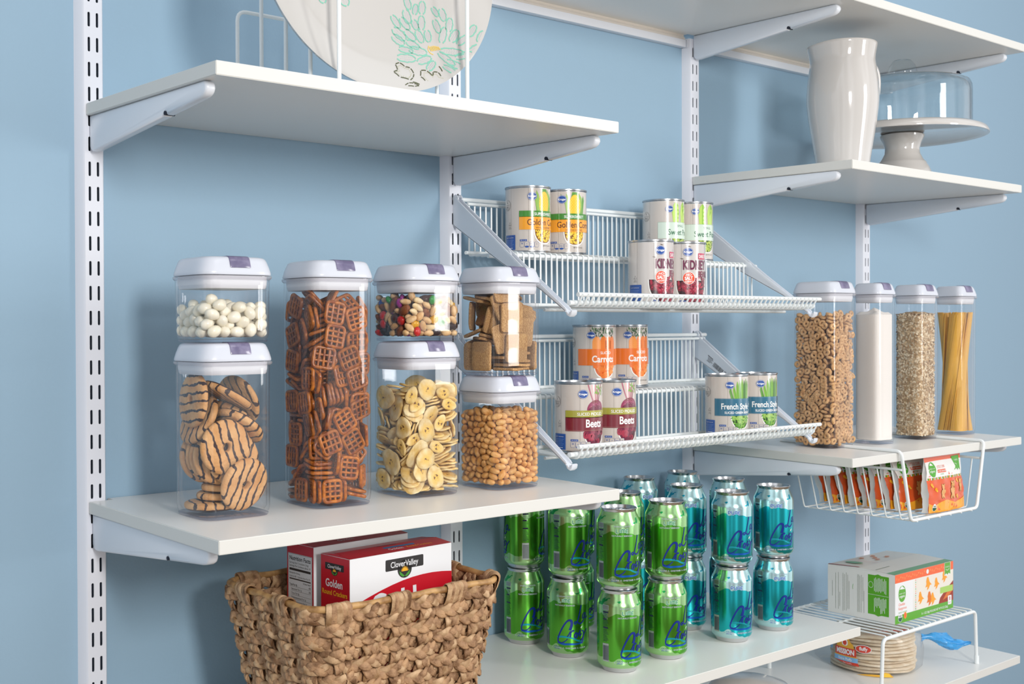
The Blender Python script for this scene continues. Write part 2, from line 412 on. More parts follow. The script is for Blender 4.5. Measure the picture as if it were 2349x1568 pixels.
# ------------------------------------------------------------------ two-tier wire can shelves between the second and third uprights
WX0, WX1 = .6215, 1.2400
def bend(pts, r=.004, n=3):
    out = [Vector(pts[0])]
    for a, b, c in zip(pts[:-2], pts[1:-1], pts[2:]):
        a, b, c = Vector(a), Vector(b), Vector(c); u = (a-b).normalized(); v = (c-b).normalized(); p = b+u*r; q = b+v*r
        for k in range(n+1):
            t = k/n; out.append(p*(1-t)**2+b*2*t*(1-t)+q*t*t)
    out.append(Vector(pts[-1])); return out
def wire_unit(dz, label, bl):
    t = thing('wire_can_shelf', (WX0, -.02, dz-.28), 0, label, 'wire shelf', 'two-tier wire can shelves')
    O = Vector((WX0, -.02, dz-.28))
    zt, z1, z2 = dz-.197, dz-.2825, dz-.3685
    mb = MB(); n = 50; pitch = (WX1-WX0-.024)/(n-1)
    for i in range(n):
        x = WX0+.012+i*pitch
        p = bend([(x, -.0255, zt), (x, -.0255, z1), (x, -.1395, z1), (x, -.1400, z2), (x, -.2655, z2), (x, -.2765, z2+.0185)])
        mb.tube([q-O for q in p], .0016, WIRE, 6)
    mb.build('wire_deck', t)
    for nm, y, z, r, a, b in (('rail', -.0215, dz-.1925, .0036, -.004, .004), ('rail', -.0285, dz-.1995, .0026, .006, -.008), ('rail', -.0305, z1+.0042, .0030, .0, .0), ('rail', -.1355, z1-.0046, .0034, -.003, .006),
                        ('rail', -.145, z2+.0045, .0030, .004, -.004), ('rail', -.2605, z2+.0055, .0040, -.001, .0), ('rail', -.2722, z2+.0175, .0034, .006, .004), ('rail', -.205, z2-.004, .0026, .004, -.004), ('rail', -.08, z1-.004, .0026, .004, -.004)):
        mb = MB(); mb.tube([Vector((WX0+a, y, z))-O, Vector((WX1+b, y, z))-O], r, WIRE, 12); mb.build(nm, t)
    # sloping bracket arms
    for x, l in zip((UX[1], UX[2]), bl):
        mb = MB(); A = Vector((x, -.0165, dz-.28))
        side = [(-.0165, dz-.1880), (-.024, dz-.1890), (-.032, dz-.1975), (-.1760, dz-.3060), (-.2560, dz-.3630), (-.2660, dz-.3700), (-.2690, dz-.3740), (-.2660, dz-.3755), (-.2560, dz-.3690), (-.2160, dz-.3435), (-.1315, dz-.3005), (-.0210, dz-.2370), (-.0165, dz-.2330)]
        side = [(a-A.y, b-A.z) for a, b in side]
        for x0 in (-.0060, .0045): mb.extr(side, x0, x0+.0015, STEELB, .0005)
        bot = [(-.0165, dz-.2330), (-.0210, dz-.2370), (-.1315, dz-.3005), (-.2160, dz-.3435), (-.2560, dz-.3690), (-.2670, dz-.3762), (-.2670, dz-.3748), (-.2560, dz-.3676), (-.2160, dz-.3421), (-.1315, dz-.2991), (-.0210, dz-.2356), (-.0165, dz-.2316)]
        mb.extr([(a-A.y, b-A.z) for a, b in bot], -.0060, .0060, STEELB)
        tip = [(-.2660, dz-.3765), (-.2690, dz-.3815), (-.2740, dz-.3835), (-.2785, dz-.3805), (-.2800, dz-.3745), (-.2780, dz-.3735), (-.2755, dz-.3775), (-.2720, dz-.3785), (-.2690, dz-.3750)]
        mb.extr([(a-A.y, b-A.z) for a, b in tip], -.0060, .0060, STEELB, .0015)
        for yy, zz in ((-.1355, z1-.0046), (-.0215, dz-.1925)):
            pts = [(.0, yy-A.y+.0062*math.cos(R(a)), zz-A.z+.0062*math.sin(R(a))) for a in range(-10, 191, 25)]
            for xo in (-.0042, .0042): mb.tube([(xo, p[1], p[2]) for p in pts], .0014, STEELB, 6)
        root = mb.build('sloping_bracket', loc=A); tag(root, l, 'bracket', 'sloping brackets of the wire can shelves')
        if dz < -.1 and x > 1:
            pr = Print(flat_fn((-.0062, -.031, .054), (0, -.815, -.58), (0, .58, -.815), (-1, 0, 0)))
            INK = mat('black_ink', '26262a', .5)
            rnd = random.Random(4)
            sx = 26
            while sx < 50:
                ww = rnd.choice((.5, .8, 1.2)); pr.rect(sx, 4, sx+ww, 13, INK); sx += ww+rnd.choice((.6, .9))
            for k, (a, b) in enumerate(((8, 22), (9, 20), (10, 23), (9, 18), (54, 70), (55, 69), (56, 71))):
                yy = 4+(k % 4)*2.4; pr.rect(a, yy, b, yy+.8, INK)
            pr.rect(6, 1.4, 20, 2.6, INK)
            pr.build('barcode_print', root)
wire_unit(0, 'white two-tier wire shelf holding corn, pea and kidney bean cans',
          ('sloping white bracket at the near end of the upper wire shelf', 'sloping white bracket at the far end of the upper wire shelf behind the pea cans'))
wire_unit(-.222, 'white two-tier wire shelf holding carrot, beet and green bean cans',
          ('sloping white bracket at the near end of the lower wire shelf', 'sloping white bracket with a barcode at the far end of the lower wire shelf'))

POSES = {}
POSES['almond'] = {
 0: [
  -253,-239,66,-5,-32,-76,381,149,62,-76,-74,49,-185,0,60,18,8,41,373,322,62,119,-72,-11,-380,188,65,-95,98,-9,90,-47,62,-56,-17,27,-5,-380,60,138,0,0,360,-17,68,15,-23,5,101,364,60,9,-23,-119,15,-177,62,-58,0,-1,
  236,63,60,40,-144,-28,278,-129,60,128,-56,-11,-353,338,68,93,27,-16,-299,-382,68,96,-16,23,70,90,62,-97,21,-14,-68,-276,134,-51,-43,81,-375,-201,60,14,-17,-88,-51,375,69,30,22,-133,112,-271,62,96,26,17,-381,0,68,33,-54,-59,
  268,215,66,9,33,-88,-138,-154,60,-15,-15,76,381,-264,62,-75,-75,49,237,359,68,-69,-69,18,-204,370,76,-114,-24,54,-47,-9,62,70,83,54,156,-151,124,-68,51,87,-156,-352,62,45,-45,-69,-2,-104,167,-16,24,-137,-187,-359,190,-1,-38,-87,
  -52,181,78,39,-95,93,-276,98,79,52,3,-102,140,224,62,-64,90,-59,-190,214,62,41,52,79,80,-362,172,-8,41,98,44,33,173,78,-3,58,-275,-111,118,69,125,-20,355,339,187,14,-17,-11,261,-253,118,-121,-70,-46,-144,-187,203,-39,66,85,
  -141,-59,162,20,-123,-62,-116,289,146,-4,-151,-34,176,124,152,12,-65,-95,-91,76,164,-1,-40,-12,324,-373,145,-88,-32,5,163,-23,169,-139,-28,40,-359,126,183,-1,63,116,359,68,174,-1,-18,-24,47,233,143,-57,-32,91,-236,36,195,-94,10,56,
  359,-275,234,-8,69,119,208,274,173,-35,-26,111,-359,-313,154,31,-22,-149,28,-231,203,53,59,8,61,-53,276,55,-8,-42,-74,192,222,0,127,-83,-76,-99,282,149,-19,26,360,206,184,-19,39,134,-44,-382,235,16,84,-123,114,149,263,82,-16,32,
  181,-378,86,-87,-52,-57,-375,-170,185,19,-12,-96,100,380,187,-19,-24,-5,380,-104,277,-94,-98,12,172,-268,205,-78,-8,-38,263,141,253,49,43,80,-371,-18,206,5,-73,-73,-364,339,198,55,23,34,382,-152,151,-65,-29,82,-286,239,152,-81,-20,99,
  -247,-85,256,35,26,-133,67,273,262,-14,50,-140,296,-38,195,82,1,-79,257,375,262,6,-37,2,-370,64,306,-12,-11,-52,-242,-2,355,-10,-45,-66,-225,145,257,-123,-21,74,193,21,288,71,-41,-64,-205,-181,339,-135,21,15,-124,-302,300,5,11,-124,
  351,262,296,-38,-12,-4,-35,374,219,-111,16,-63,256,-148,238,-70,34,-20,304,-380,290,33,92,-56,36,-358,349,82,132,2,-263,-236,231,-19,30,-25,-197,379,215,-136,-9,-21,204,254,323,-98,-28,97,-133,43,281,-105,-101,-24,134,-186,293,-14,98,89,
  -237,292,291,-84,-81,-26,169,-377,286,-12,-99,-15,379,-239,360,89,100,7,-362,-120,320,8,121,-20,-356,350,325,-93,-36,29,8,-212,343,-82,-23,-35,-99,295,302,50,-41,28,-360,219,269,-25,-34,138,-320,-370,268,-154,20,26,87,42,371,91,51,-84,
  -17,103,300,-91,-83,-90,-34,-13,379,14,88,58,-230,-376,377,0,91,-116,200,-95,361,-32,-133,-74,-359,-255,336,28,126,65,-146,183,355,2,71,0,144,370,338,-93,-24,112,16,360,362,-67,-85,79,-277,-268,440,-3,-57,-106,247,-270,336,-12,-90,-58,
  376,74,301,103,104,2,-296,172,383,-37,73,-80,
 ],
}
POSES['cookie'] = {
 0: [
  118,-312,318,90,19,-4,-97,118,51,0,0,-11,66,122,153,0,0,39,120,102,255,0,0,14,-39,392,629,76,-24,24,-109,261,628,72,-13,11,-82,149,637,72,1,-7,-84,46,637,72,-7,2,-86,-57,637,72,-7,2,45,-171,624,72,9,-16,
  -117,-290,776,79,-12,13,-263,111,1096,69,85,45,164,-82,997,-9,33,4,163,111,1081,-18,30,-22,283,123,1296,66,-74,-32,-4,-116,1372,24,18,85,-369,38,1327,-4,-74,5,
 ],
}
POSES['pretzel'] = {
 0: [
  -45,35,29,0,0,-105,-258,261,29,0,0,-20,186,411,140,-79,0,0,65,-107,80,-137,-47,14,-222,296,88,-111,-111,0,183,-297,82,-1,-144,-10,-53,-296,139,49,75,75,-411,-24,144,0,79,0,-175,-234,139,-64,-55,55,183,-298,142,20,-11,155,
  -235,-233,139,57,-66,-66,142,213,112,121,25,10,-187,-411,145,60,60,-60,300,-12,79,-101,-101,20,-195,114,135,13,-14,81,-321,-266,140,-53,71,-71,63,-181,270,-3,18,7,335,251,366,-98,-34,95,61,-411,420,63,-55,55,320,-316,291,-74,-32,32,
  -370,-224,145,-12,-78,-12,-109,2,332,121,-6,-5,-238,60,178,-103,-100,-17,374,-45,224,-54,51,-59,-241,-226,314,1,2,1,185,74,309,50,58,-37,87,227,159,-11,138,-45,-278,-240,374,-156,9,3,153,-180,299,-22,5,-110,-92,-298,484,-5,-72,-4,
  88,244,223,14,133,-40,411,145,406,-77,-48,76,-298,64,372,-31,26,76,81,246,294,94,-104,47,-273,-197,457,-147,3,2,-214,306,216,-2,-41,-151,342,-77,485,-69,-33,105,263,-114,433,-79,67,-49,152,411,455,78,14,-14,84,-158,441,7,-120,6,
  -248,211,373,43,128,-28,111,-115,513,-88,-99,49,12,204,383,-32,3,58,-282,-232,510,6,-155,-16,384,248,710,54,66,65,-411,202,553,61,-60,-61,222,30,583,-10,-34,-79,-200,-396,751,-82,-11,-14,-352,207,563,-13,-78,13,-83,-129,685,-62,88,-61,
  -238,-338,712,69,-34,33,-131,293,449,50,-113,51,-295,-104,607,-1,145,-56,227,110,606,-29,-13,6,-92,101,592,43,103,-54,-117,303,529,109,-22,3,215,-293,578,38,87,-87,123,-411,749,46,-78,78,-411,111,837,-111,0,111,217,230,606,106,-88,38,
  -299,-278,686,-61,64,57,230,110,802,-42,26,82,92,-350,570,-59,62,61,-323,259,837,-43,57,-48,298,125,1019,-46,-63,-54,102,-94,719,-139,37,-44,-155,411,670,32,-92,92,206,232,767,-54,39,80,363,-284,814,60,-71,-72,182,326,726,11,-91,-112,
  -279,-98,683,-32,24,67,-114,352,698,-65,-54,-54,-260,99,780,-28,-69,-23,219,-241,862,-136,4,71,37,176,844,-63,-56,82,259,-365,1150,93,-11,17,-123,216,806,79,44,-89,-373,-157,965,1,72,-13,315,-124,959,-11,-84,-3,-28,-257,1014,85,16,-1,
  -2,-225,835,101,-111,-15,284,225,986,-16,123,-82,-159,15,812,-54,31,117,139,411,794,32,-92,92,3,-411,1014,46,-79,79,-230,92,964,63,-128,-14,-16,-196,1021,-53,-52,-49,269,-324,1223,-64,-5,5,29,120,1049,-89,91,-26,-156,352,1002,-57,65,65,
  -321,-213,979,-11,73,-26,103,-64,937,-68,38,33,-47,-333,1018,-57,-50,-52,-262,177,1047,-10,8,-78,268,275,1013,-51,47,88,-169,411,999,-79,-1,-1,-411,-106,1244,54,-64,-54,9,13,1096,-44,-15,132,-241,176,1103,-106,-105,13,411,-17,983,-108,-6,108,
  266,325,1049,54,89,-47,-212,-286,1037,42,-60,-71,146,335,1114,13,-83,-125,-232,285,1300,23,-7,-152,-5,91,1198,-3,-23,-3,293,-95,1150,0,151,2,-234,-208,1309,51,-74,-55,237,-294,1311,-17,90,123,-138,171,1215,-15,-8,80,-114,-56,1229,-71,-91,-71,
  298,-69,1210,-4,-6,78,58,-257,1311,69,-65,-70,-229,283,1240,-5,-15,6,294,215,1243,-137,0,2,-281,-232,1156,-63,56,-78,298,-258,1428,-53,46,70,-63,-234,1350,-21,-81,8,90,411,1213,-71,41,41,-330,-72,1252,98,-40,-93,-2,-231,1344,-83,-45,68,
  225,-71,1438,-4,-6,84,-411,195,1251,-63,-59,63,-10,411,1483,-26,96,96,285,-43,1269,-113,101,-5,298,122,1397,-52,-59,-59,267,-48,1326,10,2,-151,5,215,1600,-99,-115,-28,-238,233,1365,-105,105,-20,227,-101,1497,-3,151,2,309,336,1468,82,43,-83,
  236,-64,1381,-4,-6,82,-276,111,1481,-15,-40,151,-184,-256,1329,-61,57,-76,29,339,1454,63,54,-48,48,268,1437,-17,101,114,16,78,1436,-34,-52,-57,229,-119,1556,104,113,8,196,-398,1547,11,100,-102,282,178,1419,-51,-60,-59,-410,-204,1547,1,79,1,
  -338,-232,1537,-102,-26,93,-121,-229,1336,52,-74,-55,7,-350,1585,-85,-19,8,-101,-156,1572,-26,-140,62,-267,250,1494,25,-13,10,-298,164,1585,20,5,-79,-411,182,1764,67,-56,-67,-271,-67,1695,74,-96,33,239,-81,1618,109,109,9,411,-91,1581,74,-51,-74,
  178,245,1693,-52,32,-113,27,-200,1746,-38,-31,-107,96,215,1430,-65,45,59,-151,-131,1645,69,-100,36,-239,224,1681,5,-20,76,-19,209,1656,-15,-24,153,71,-411,1805,-19,101,101,-45,279,1899,-34,93,44,81,-160,1769,116,-23,-13,-17,68,1738,-92,-69,-38,
  200,-61,1867,55,47,125,282,-327,1719,68,64,-52,-219,-262,1792,76,27,-53,-189,410,1747,-64,54,54,352,-169,1813,-107,9,-107,-231,91,1825,-44,83,-48,229,238,1723,29,-108,-28,287,235,1744,68,-10,132,-15,-11,1931,104,-90,64,-173,70,1830,88,45,63,
  219,-362,1997,-10,-119,100,-34,-64,1871,72,88,-8,-244,-315,1807,-65,52,26,120,411,1977,-77,-16,-16,117,-114,1795,-41,-17,-80,-352,225,1877,2,-79,-2,302,210,1818,-44,38,-99,411,-112,1878,14,78,14,0,-256,2043,-107,24,65,-293,207,1898,89,-35,-89,
  53,50,2024,90,68,5,-215,-191,1997,-18,-21,28,161,352,2044,-78,-6,-6,211,-26,1952,-62,6,-86,-304,-211,2021,89,95,12,352,234,2000,-103,-16,103,-129,289,1993,52,-33,-10,-275,-366,1812,-8,-97,100,411,199,1945,1,-79,-1,-235,-199,2134,-9,-15,-23,
  176,-411,2300,67,50,-50,312,333,2356,84,41,-84,244,-315,2055,-70,-10,-20,-116,-190,2226,20,141,-15,295,68,2033,-86,17,-85,-137,-411,2076,56,67,-67,168,161,2119,-47,-12,35,-362,-12,2138,-31,-80,2,111,306,2210,29,-59,91,-50,15,2126,-42,113,-7,
  364,-248,2417,-46,-80,19,-185,319,2132,62,105,84,243,-259,2078,-12,90,105,-316,-203,2297,56,52,47,-411,168,2094,47,68,47,-125,-195,2288,-11,-14,-10,-143,-214,2351,109,88,3,-154,-13,2264,86,35,-34,285,93,2328,156,-5,-10,198,79,2409,-8,8,-82,
  34,-19,2508,104,109,42,179,-265,2317,19,-49,81,282,-96,2127,8,-51,145,-7,94,2303,97,90,-49,110,-269,2481,27,61,-133,287,68,2268,-4,-150,0,175,-165,2329,-80,-89,-61,-95,410,2404,-76,23,23,-207,149,2278,116,30,-74,116,262,2255,-30,117,71,
  -373,-183,2305,-5,74,-26,-298,-186,2481,30,34,57,150,-266,2402,-10,127,59,-277,210,2196,-4,59,43,-279,-105,2559,1,42,-9,281,-142,2232,38,46,-77,-112,-238,2531,130,-9,71,-285,286,2407,82,67,-54,-411,93,2458,74,-50,-74,273,83,2454,108,-103,-11,
  -138,-411,2369,-56,67,67,19,266,2384,42,49,-83,
 ],
}
POSES['trail'] = {
 0: [
  -238,186,41,4,154,30,149,374,48,13,-28,-48,-393,-295,44,12,18,55,62,-267,47,18,-137,29,-396,-2,42,84,59,40,374,-275,57,131,16,-38,228,-220,41,-98,-14,9,-291,-321,41,-16,77,-116,-92,-401,41,-20,0,0,400,65,63,-23,-68,41,
  -254,-82,42,-36,60,-89,75,-180,41,-19,-2,9,353,-379,41,-18,-8,39,29,402,57,-58,25,17,208,-401,43,-138,-1,-8,12,202,41,-49,103,-68,174,-123,41,56,-20,-30,-181,-328,41,111,87,17,-339,394,84,-46,67,46,-180,268,47,11,80,-117,
  400,317,66,49,21,-80,382,-77,41,-62,133,-26,340,382,166,-39,-86,13,-297,276,47,-27,7,54,-125,85,41,105,-96,-19,-162,-58,41,-95,107,-21,51,-354,139,-58,54,-91,338,169,115,103,-33,-5,374,-184,41,-39,144,-28,330,247,67,-13,-50,19,
  133,-254,107,-104,-69,63,-303,179,116,15,57,117,217,208,49,-118,56,15,-97,197,57,-12,110,65,-304,-102,140,-18,-51,-101,-186,-192,45,-4,28,112,-187,99,100,32,0,-91,-54,63,112,81,-26,-18,148,402,133,-59,-15,-10,209,-302,107,12,-13,-96,
  276,-119,49,39,101,48,-95,160,145,-130,28,0,135,246,121,101,69,35,-74,-90,41,-92,-40,26,-121,-226,124,-17,27,-98,53,132,103,22,149,29,-33,230,147,27,-38,103,-223,402,131,59,0,0,-114,-9,107,-60,42,-44,265,292,120,-14,18,-78,
  -217,-291,115,-53,5,-42,217,24,115,100,1,-43,-185,-402,137,40,-82,55,135,62,194,-39,-19,115,-188,371,210,-43,-73,46,-30,-35,134,-35,59,-22,-177,-138,113,30,-30,142,207,-402,222,57,29,-19,-29,-144,118,-57,14,-32,313,-50,112,-73,-107,19,
  76,-152,145,-88,62,17,-378,-356,115,-72,-97,-90,-80,212,243,-86,-40,-56,-401,-51,130,-110,-102,40,209,271,181,38,-42,-52,-117,-401,210,20,20,-4,-235,-402,264,-90,-29,-43,-135,78,176,-3,71,-110,-357,-376,221,48,-39,-23,-331,-286,254,-18,3,24,
  221,-94,240,-8,-17,117,-203,211,126,-48,-43,-131,302,398,325,-119,-4,-9,-219,267,209,-100,26,-5,11,-64,204,-38,89,-53,343,245,190,-66,45,131,103,122,264,62,15,-14,401,312,171,50,-20,81,182,-302,208,13,-64,-34,-398,104,259,119,-36,94,
  237,264,266,-28,-145,-22,345,-327,256,44,140,20,-398,26,212,47,67,-49,322,-397,214,-13,33,14,328,-402,335,69,-55,81,-170,-182,274,-65,-91,64,237,74,203,110,-41,-16,282,162,191,-91,-103,-12,111,-402,301,-19,113,76,365,4,211,135,16,8,
  -308,177,204,-151,-24,-5,357,340,267,-104,-92,29,-297,60,231,-3,21,139,-151,-6,207,-5,-144,58,331,189,281,-116,-104,14,-301,382,199,79,-22,-18,222,-225,286,-69,96,-32,-51,125,256,30,133,-24,-316,141,285,119,-5,-45,346,-77,255,46,-12,15,
  401,262,314,-27,-61,51,-152,395,298,87,5,-46,26,-304,238,-32,-69,96,-215,-294,303,104,-100,52,-268,391,279,-36,7,-21,-20,-401,336,80,24,-119,-328,-138,246,-43,-66,56,-50,-37,267,37,-51,47,-155,207,286,-105,65,-50,-328,333,314,41,37,105,
  -324,-20,272,-101,18,25,-279,-205,286,9,-129,-17,183,353,329,116,62,43,-67,288,311,4,-60,-127,303,-127,310,23,35,-90,145,219,297,-1,-23,93,-118,-396,407,-128,-6,35,396,-33,339,-82,65,-103,242,162,279,-68,-112,-18,357,-219,480,3,89,-97,
  -134,396,416,-33,-56,-56,61,-63,296,-141,46,-19,-377,-102,337,-142,-53,13,-210,304,301,10,62,-109,-19,-95,343,-32,75,12,-275,-21,435,44,-5,130,93,402,286,-59,-15,-10,-274,-10,345,150,-25,-19,126,42,404,32,-133,-51,-402,106,399,-4,71,-34,
  86,-258,368,-2,-52,-130,-56,-316,373,22,-83,70,135,396,427,54,98,-51,390,-120,468,2,-77,-37,393,-340,352,54,-98,44,-227,160,307,39,-27,-70,-137,-78,270,-23,109,48,58,-357,361,-73,-115,77,136,-9,337,-119,4,-22,-315,-116,397,-10,-43,75,
  -250,401,371,-5,136,27,306,90,345,-110,-6,-72,-191,90,363,46,15,44,-338,385,522,-19,35,-125,364,88,450,62,-119,1,-179,-331,393,-2,-64,-118,-272,298,375,38,9,-68,-76,-19,382,-90,-75,-14,-180,-98,355,-44,-132,-61,-361,183,480,-46,-110,42,
  303,288,327,21,71,83,-402,316,365,-41,81,-11,147,-52,421,39,-8,130,-294,72,415,39,87,102,85,194,354,-24,-47,62,-298,-315,524,-36,67,9,-79,220,384,-13,91,9,-5,168,462,75,-9,13,-19,-197,398,-31,9,-17,392,303,461,68,-114,15,
  98,233,441,10,-144,29,74,-124,428,-8,-132,-77,317,-142,408,92,93,19,-223,55,498,6,-18,-104,-215,-129,438,-43,-3,-42,299,190,373,-40,-61,130,-3,68,419,36,-19,-11,-344,24,524,144,33,-17,149,-131,490,-39,37,-87,219,-128,426,-16,-14,33,
  -70,299,457,-16,-86,96,-249,142,447,-42,-113,31,401,2,422,111,-102,44,143,-216,434,-91,11,-26,325,-44,475,76,-123,-48,-6,-283,440,37,11,115,-296,-223,416,-16,96,114,-374,-272,457,12,26,127,-325,396,421,-51,78,110,250,110,502,-73,-4,-20,
 ],
 1: [
  307,-5,38,152,19,1,-293,-212,37,-11,7,-60,113,182,43,3,27,-56,327,135,37,10,-10,-78,334,399,60,65,-15,-19,406,202,61,91,54,80,-388,314,44,6,25,45,273,-313,39,125,-68,3,-406,193,161,-71,-68,57,230,397,64,-82,-4,-50,
  -281,-357,151,-59,-6,-17,392,-218,136,43,75,-33,-279,-401,62,69,40,-7,276,93,86,103,90,57,-121,271,131,9,38,34,390,-2,120,-94,66,-28,211,-64,93,-31,-38,-74,51,259,130,-114,34,-69,-383,302,121,-8,19,-107,288,-205,123,23,-23,-68,
  397,182,208,39,58,3,382,-142,126,56,-96,79,383,-80,184,-37,129,-38,-406,207,282,62,72,45,-259,99,164,-72,-92,-83,-4,-390,224,25,-56,20,-406,-74,243,88,-14,-94,-316,68,324,25,-61,138,-194,-336,218,-30,-99,-92,-66,44,250,-17,-87,107,
  155,97,327,-109,-89,22,-310,229,284,57,-87,89,127,-202,303,-145,24,-12,-263,-107,307,113,-94,-1,230,-58,520,10,19,-47,-11,160,368,-49,17,61,104,321,355,-106,32,-79,-384,78,484,-71,118,64,206,249,368,36,87,18,64,-157,349,14,-12,-106,
  353,353,386,-119,-74,-12,235,373,402,14,-130,-30,-219,274,451,117,98,-13,86,127,409,-30,-129,-36,-134,318,385,97,89,-54,-328,310,449,-50,92,16,389,-261,414,16,-22,-47,215,286,456,33,137,1,295,285,417,38,-6,-72,171,162,442,-56,45,-104,
  78,-379,450,20,-15,-87,277,148,439,73,136,29,-64,-296,507,70,131,36,105,308,474,-16,59,121,
 ],
 2: [
  -96,384,63,-37,-20,-122,-223,376,45,-15,5,-29,30,-372,53,-49,-121,55,-379,94,128,39,76,-76,-378,178,51,-7,22,-46,52,-89,62,-46,31,147,-33,296,45,138,31,5,-282,-194,135,-56,33,33,-336,-277,137,79,49,-54,-212,-20,130,-26,26,-49,
  285,-382,121,-18,2,24,123,-378,184,32,-113,-4,-249,306,128,-119,20,-1,398,-319,155,-30,-80,5,-397,-197,206,-90,-60,75,200,151,130,11,-12,-92,-201,-225,195,-120,-76,42,135,196,201,5,-25,75,106,-236,207,39,-6,44,-182,144,224,83,109,-19,
  -246,-98,215,45,-57,-68,126,327,205,10,98,-18,-95,384,192,-128,-43,-54,28,-166,238,-36,103,1,310,-244,333,-78,105,-12,198,-112,332,-23,19,122,394,-146,349,-86,2,94,398,133,348,71,72,51,-187,226,376,50,-124,15,133,-315,310,-57,-33,-40,
  -169,22,289,-4,-4,-16,-47,390,310,-124,13,51,22,62,333,9,-6,63,226,-238,381,5,-28,32,290,-28,383,-81,-27,14,19,276,383,59,-63,-101,-173,-3,407,23,-73,47,-109,-111,425,-32,-98,-13,-290,-298,374,-59,22,79,-397,-160,441,-111,33,105,
  264,-169,491,-60,136,39,-298,-106,500,59,27,32,-265,-210,505,130,12,-3,-5,-42,464,122,62,27,-189,-279,461,-1,-65,-132,-21,-393,481,90,-35,61,-44,57,502,-16,-7,31,237,19,454,1,-17,-113,
 ],
 3: [
  157,49,50,14,9,58,-380,-152,72,-76,82,-77,-68,-248,53,-17,-5,65,-290,41,66,-118,-65,41,16,361,162,52,-86,-107,-31,-274,155,26,-134,-20,106,-28,151,-11,22,119,22,115,193,-13,-12,70,209,-186,167,28,-43,-17,360,-208,246,-50,-22,115,
  245,361,227,83,-14,-38,-361,295,218,-48,-112,-12,-100,-144,197,-17,12,86,-109,-345,292,-132,-58,49,35,253,269,-84,111,-41,-393,-269,344,58,77,36,237,-369,341,-96,28,-112,258,8,283,2,-4,-5,-43,-208,308,3,16,114,-392,-26,419,31,82,7,
  -175,-212,367,19,-8,-18,-339,196,389,6,8,-31,217,-305,474,-57,-41,3,-130,132,447,-35,39,-57,31,-193,494,-112,34,-19,-223,193,545,52,45,48,
 ],
 4: [
  7,90,41,11,79,122,267,310,40,-4,26,-140,102,301,56,-2,-71,92,132,-341,66,-36,17,58,-6,7,47,18,-16,-7,-69,-384,121,34,146,26,-324,-14,178,77,-122,18,358,80,167,-12,102,-85,283,-304,177,-44,141,-19,255,-54,179,17,0,-50,
  -99,299,234,15,9,153,129,-123,242,-71,6,-35,358,78,256,-21,-16,-21,96,6,251,-60,-128,12,-281,-401,384,34,-31,145,226,83,369,-46,-56,63,33,386,378,24,58,-52,-315,-364,307,-49,15,38,-98,95,337,66,-98,-27,308,395,468,52,-2,-14,
  391,219,420,-108,46,-62,-45,369,419,2,-62,58,49,-38,383,11,2,125,113,60,488,-2,-42,-144,-261,-396,468,-134,-13,14,302,-349,439,-47,66,-76,
 ],
}
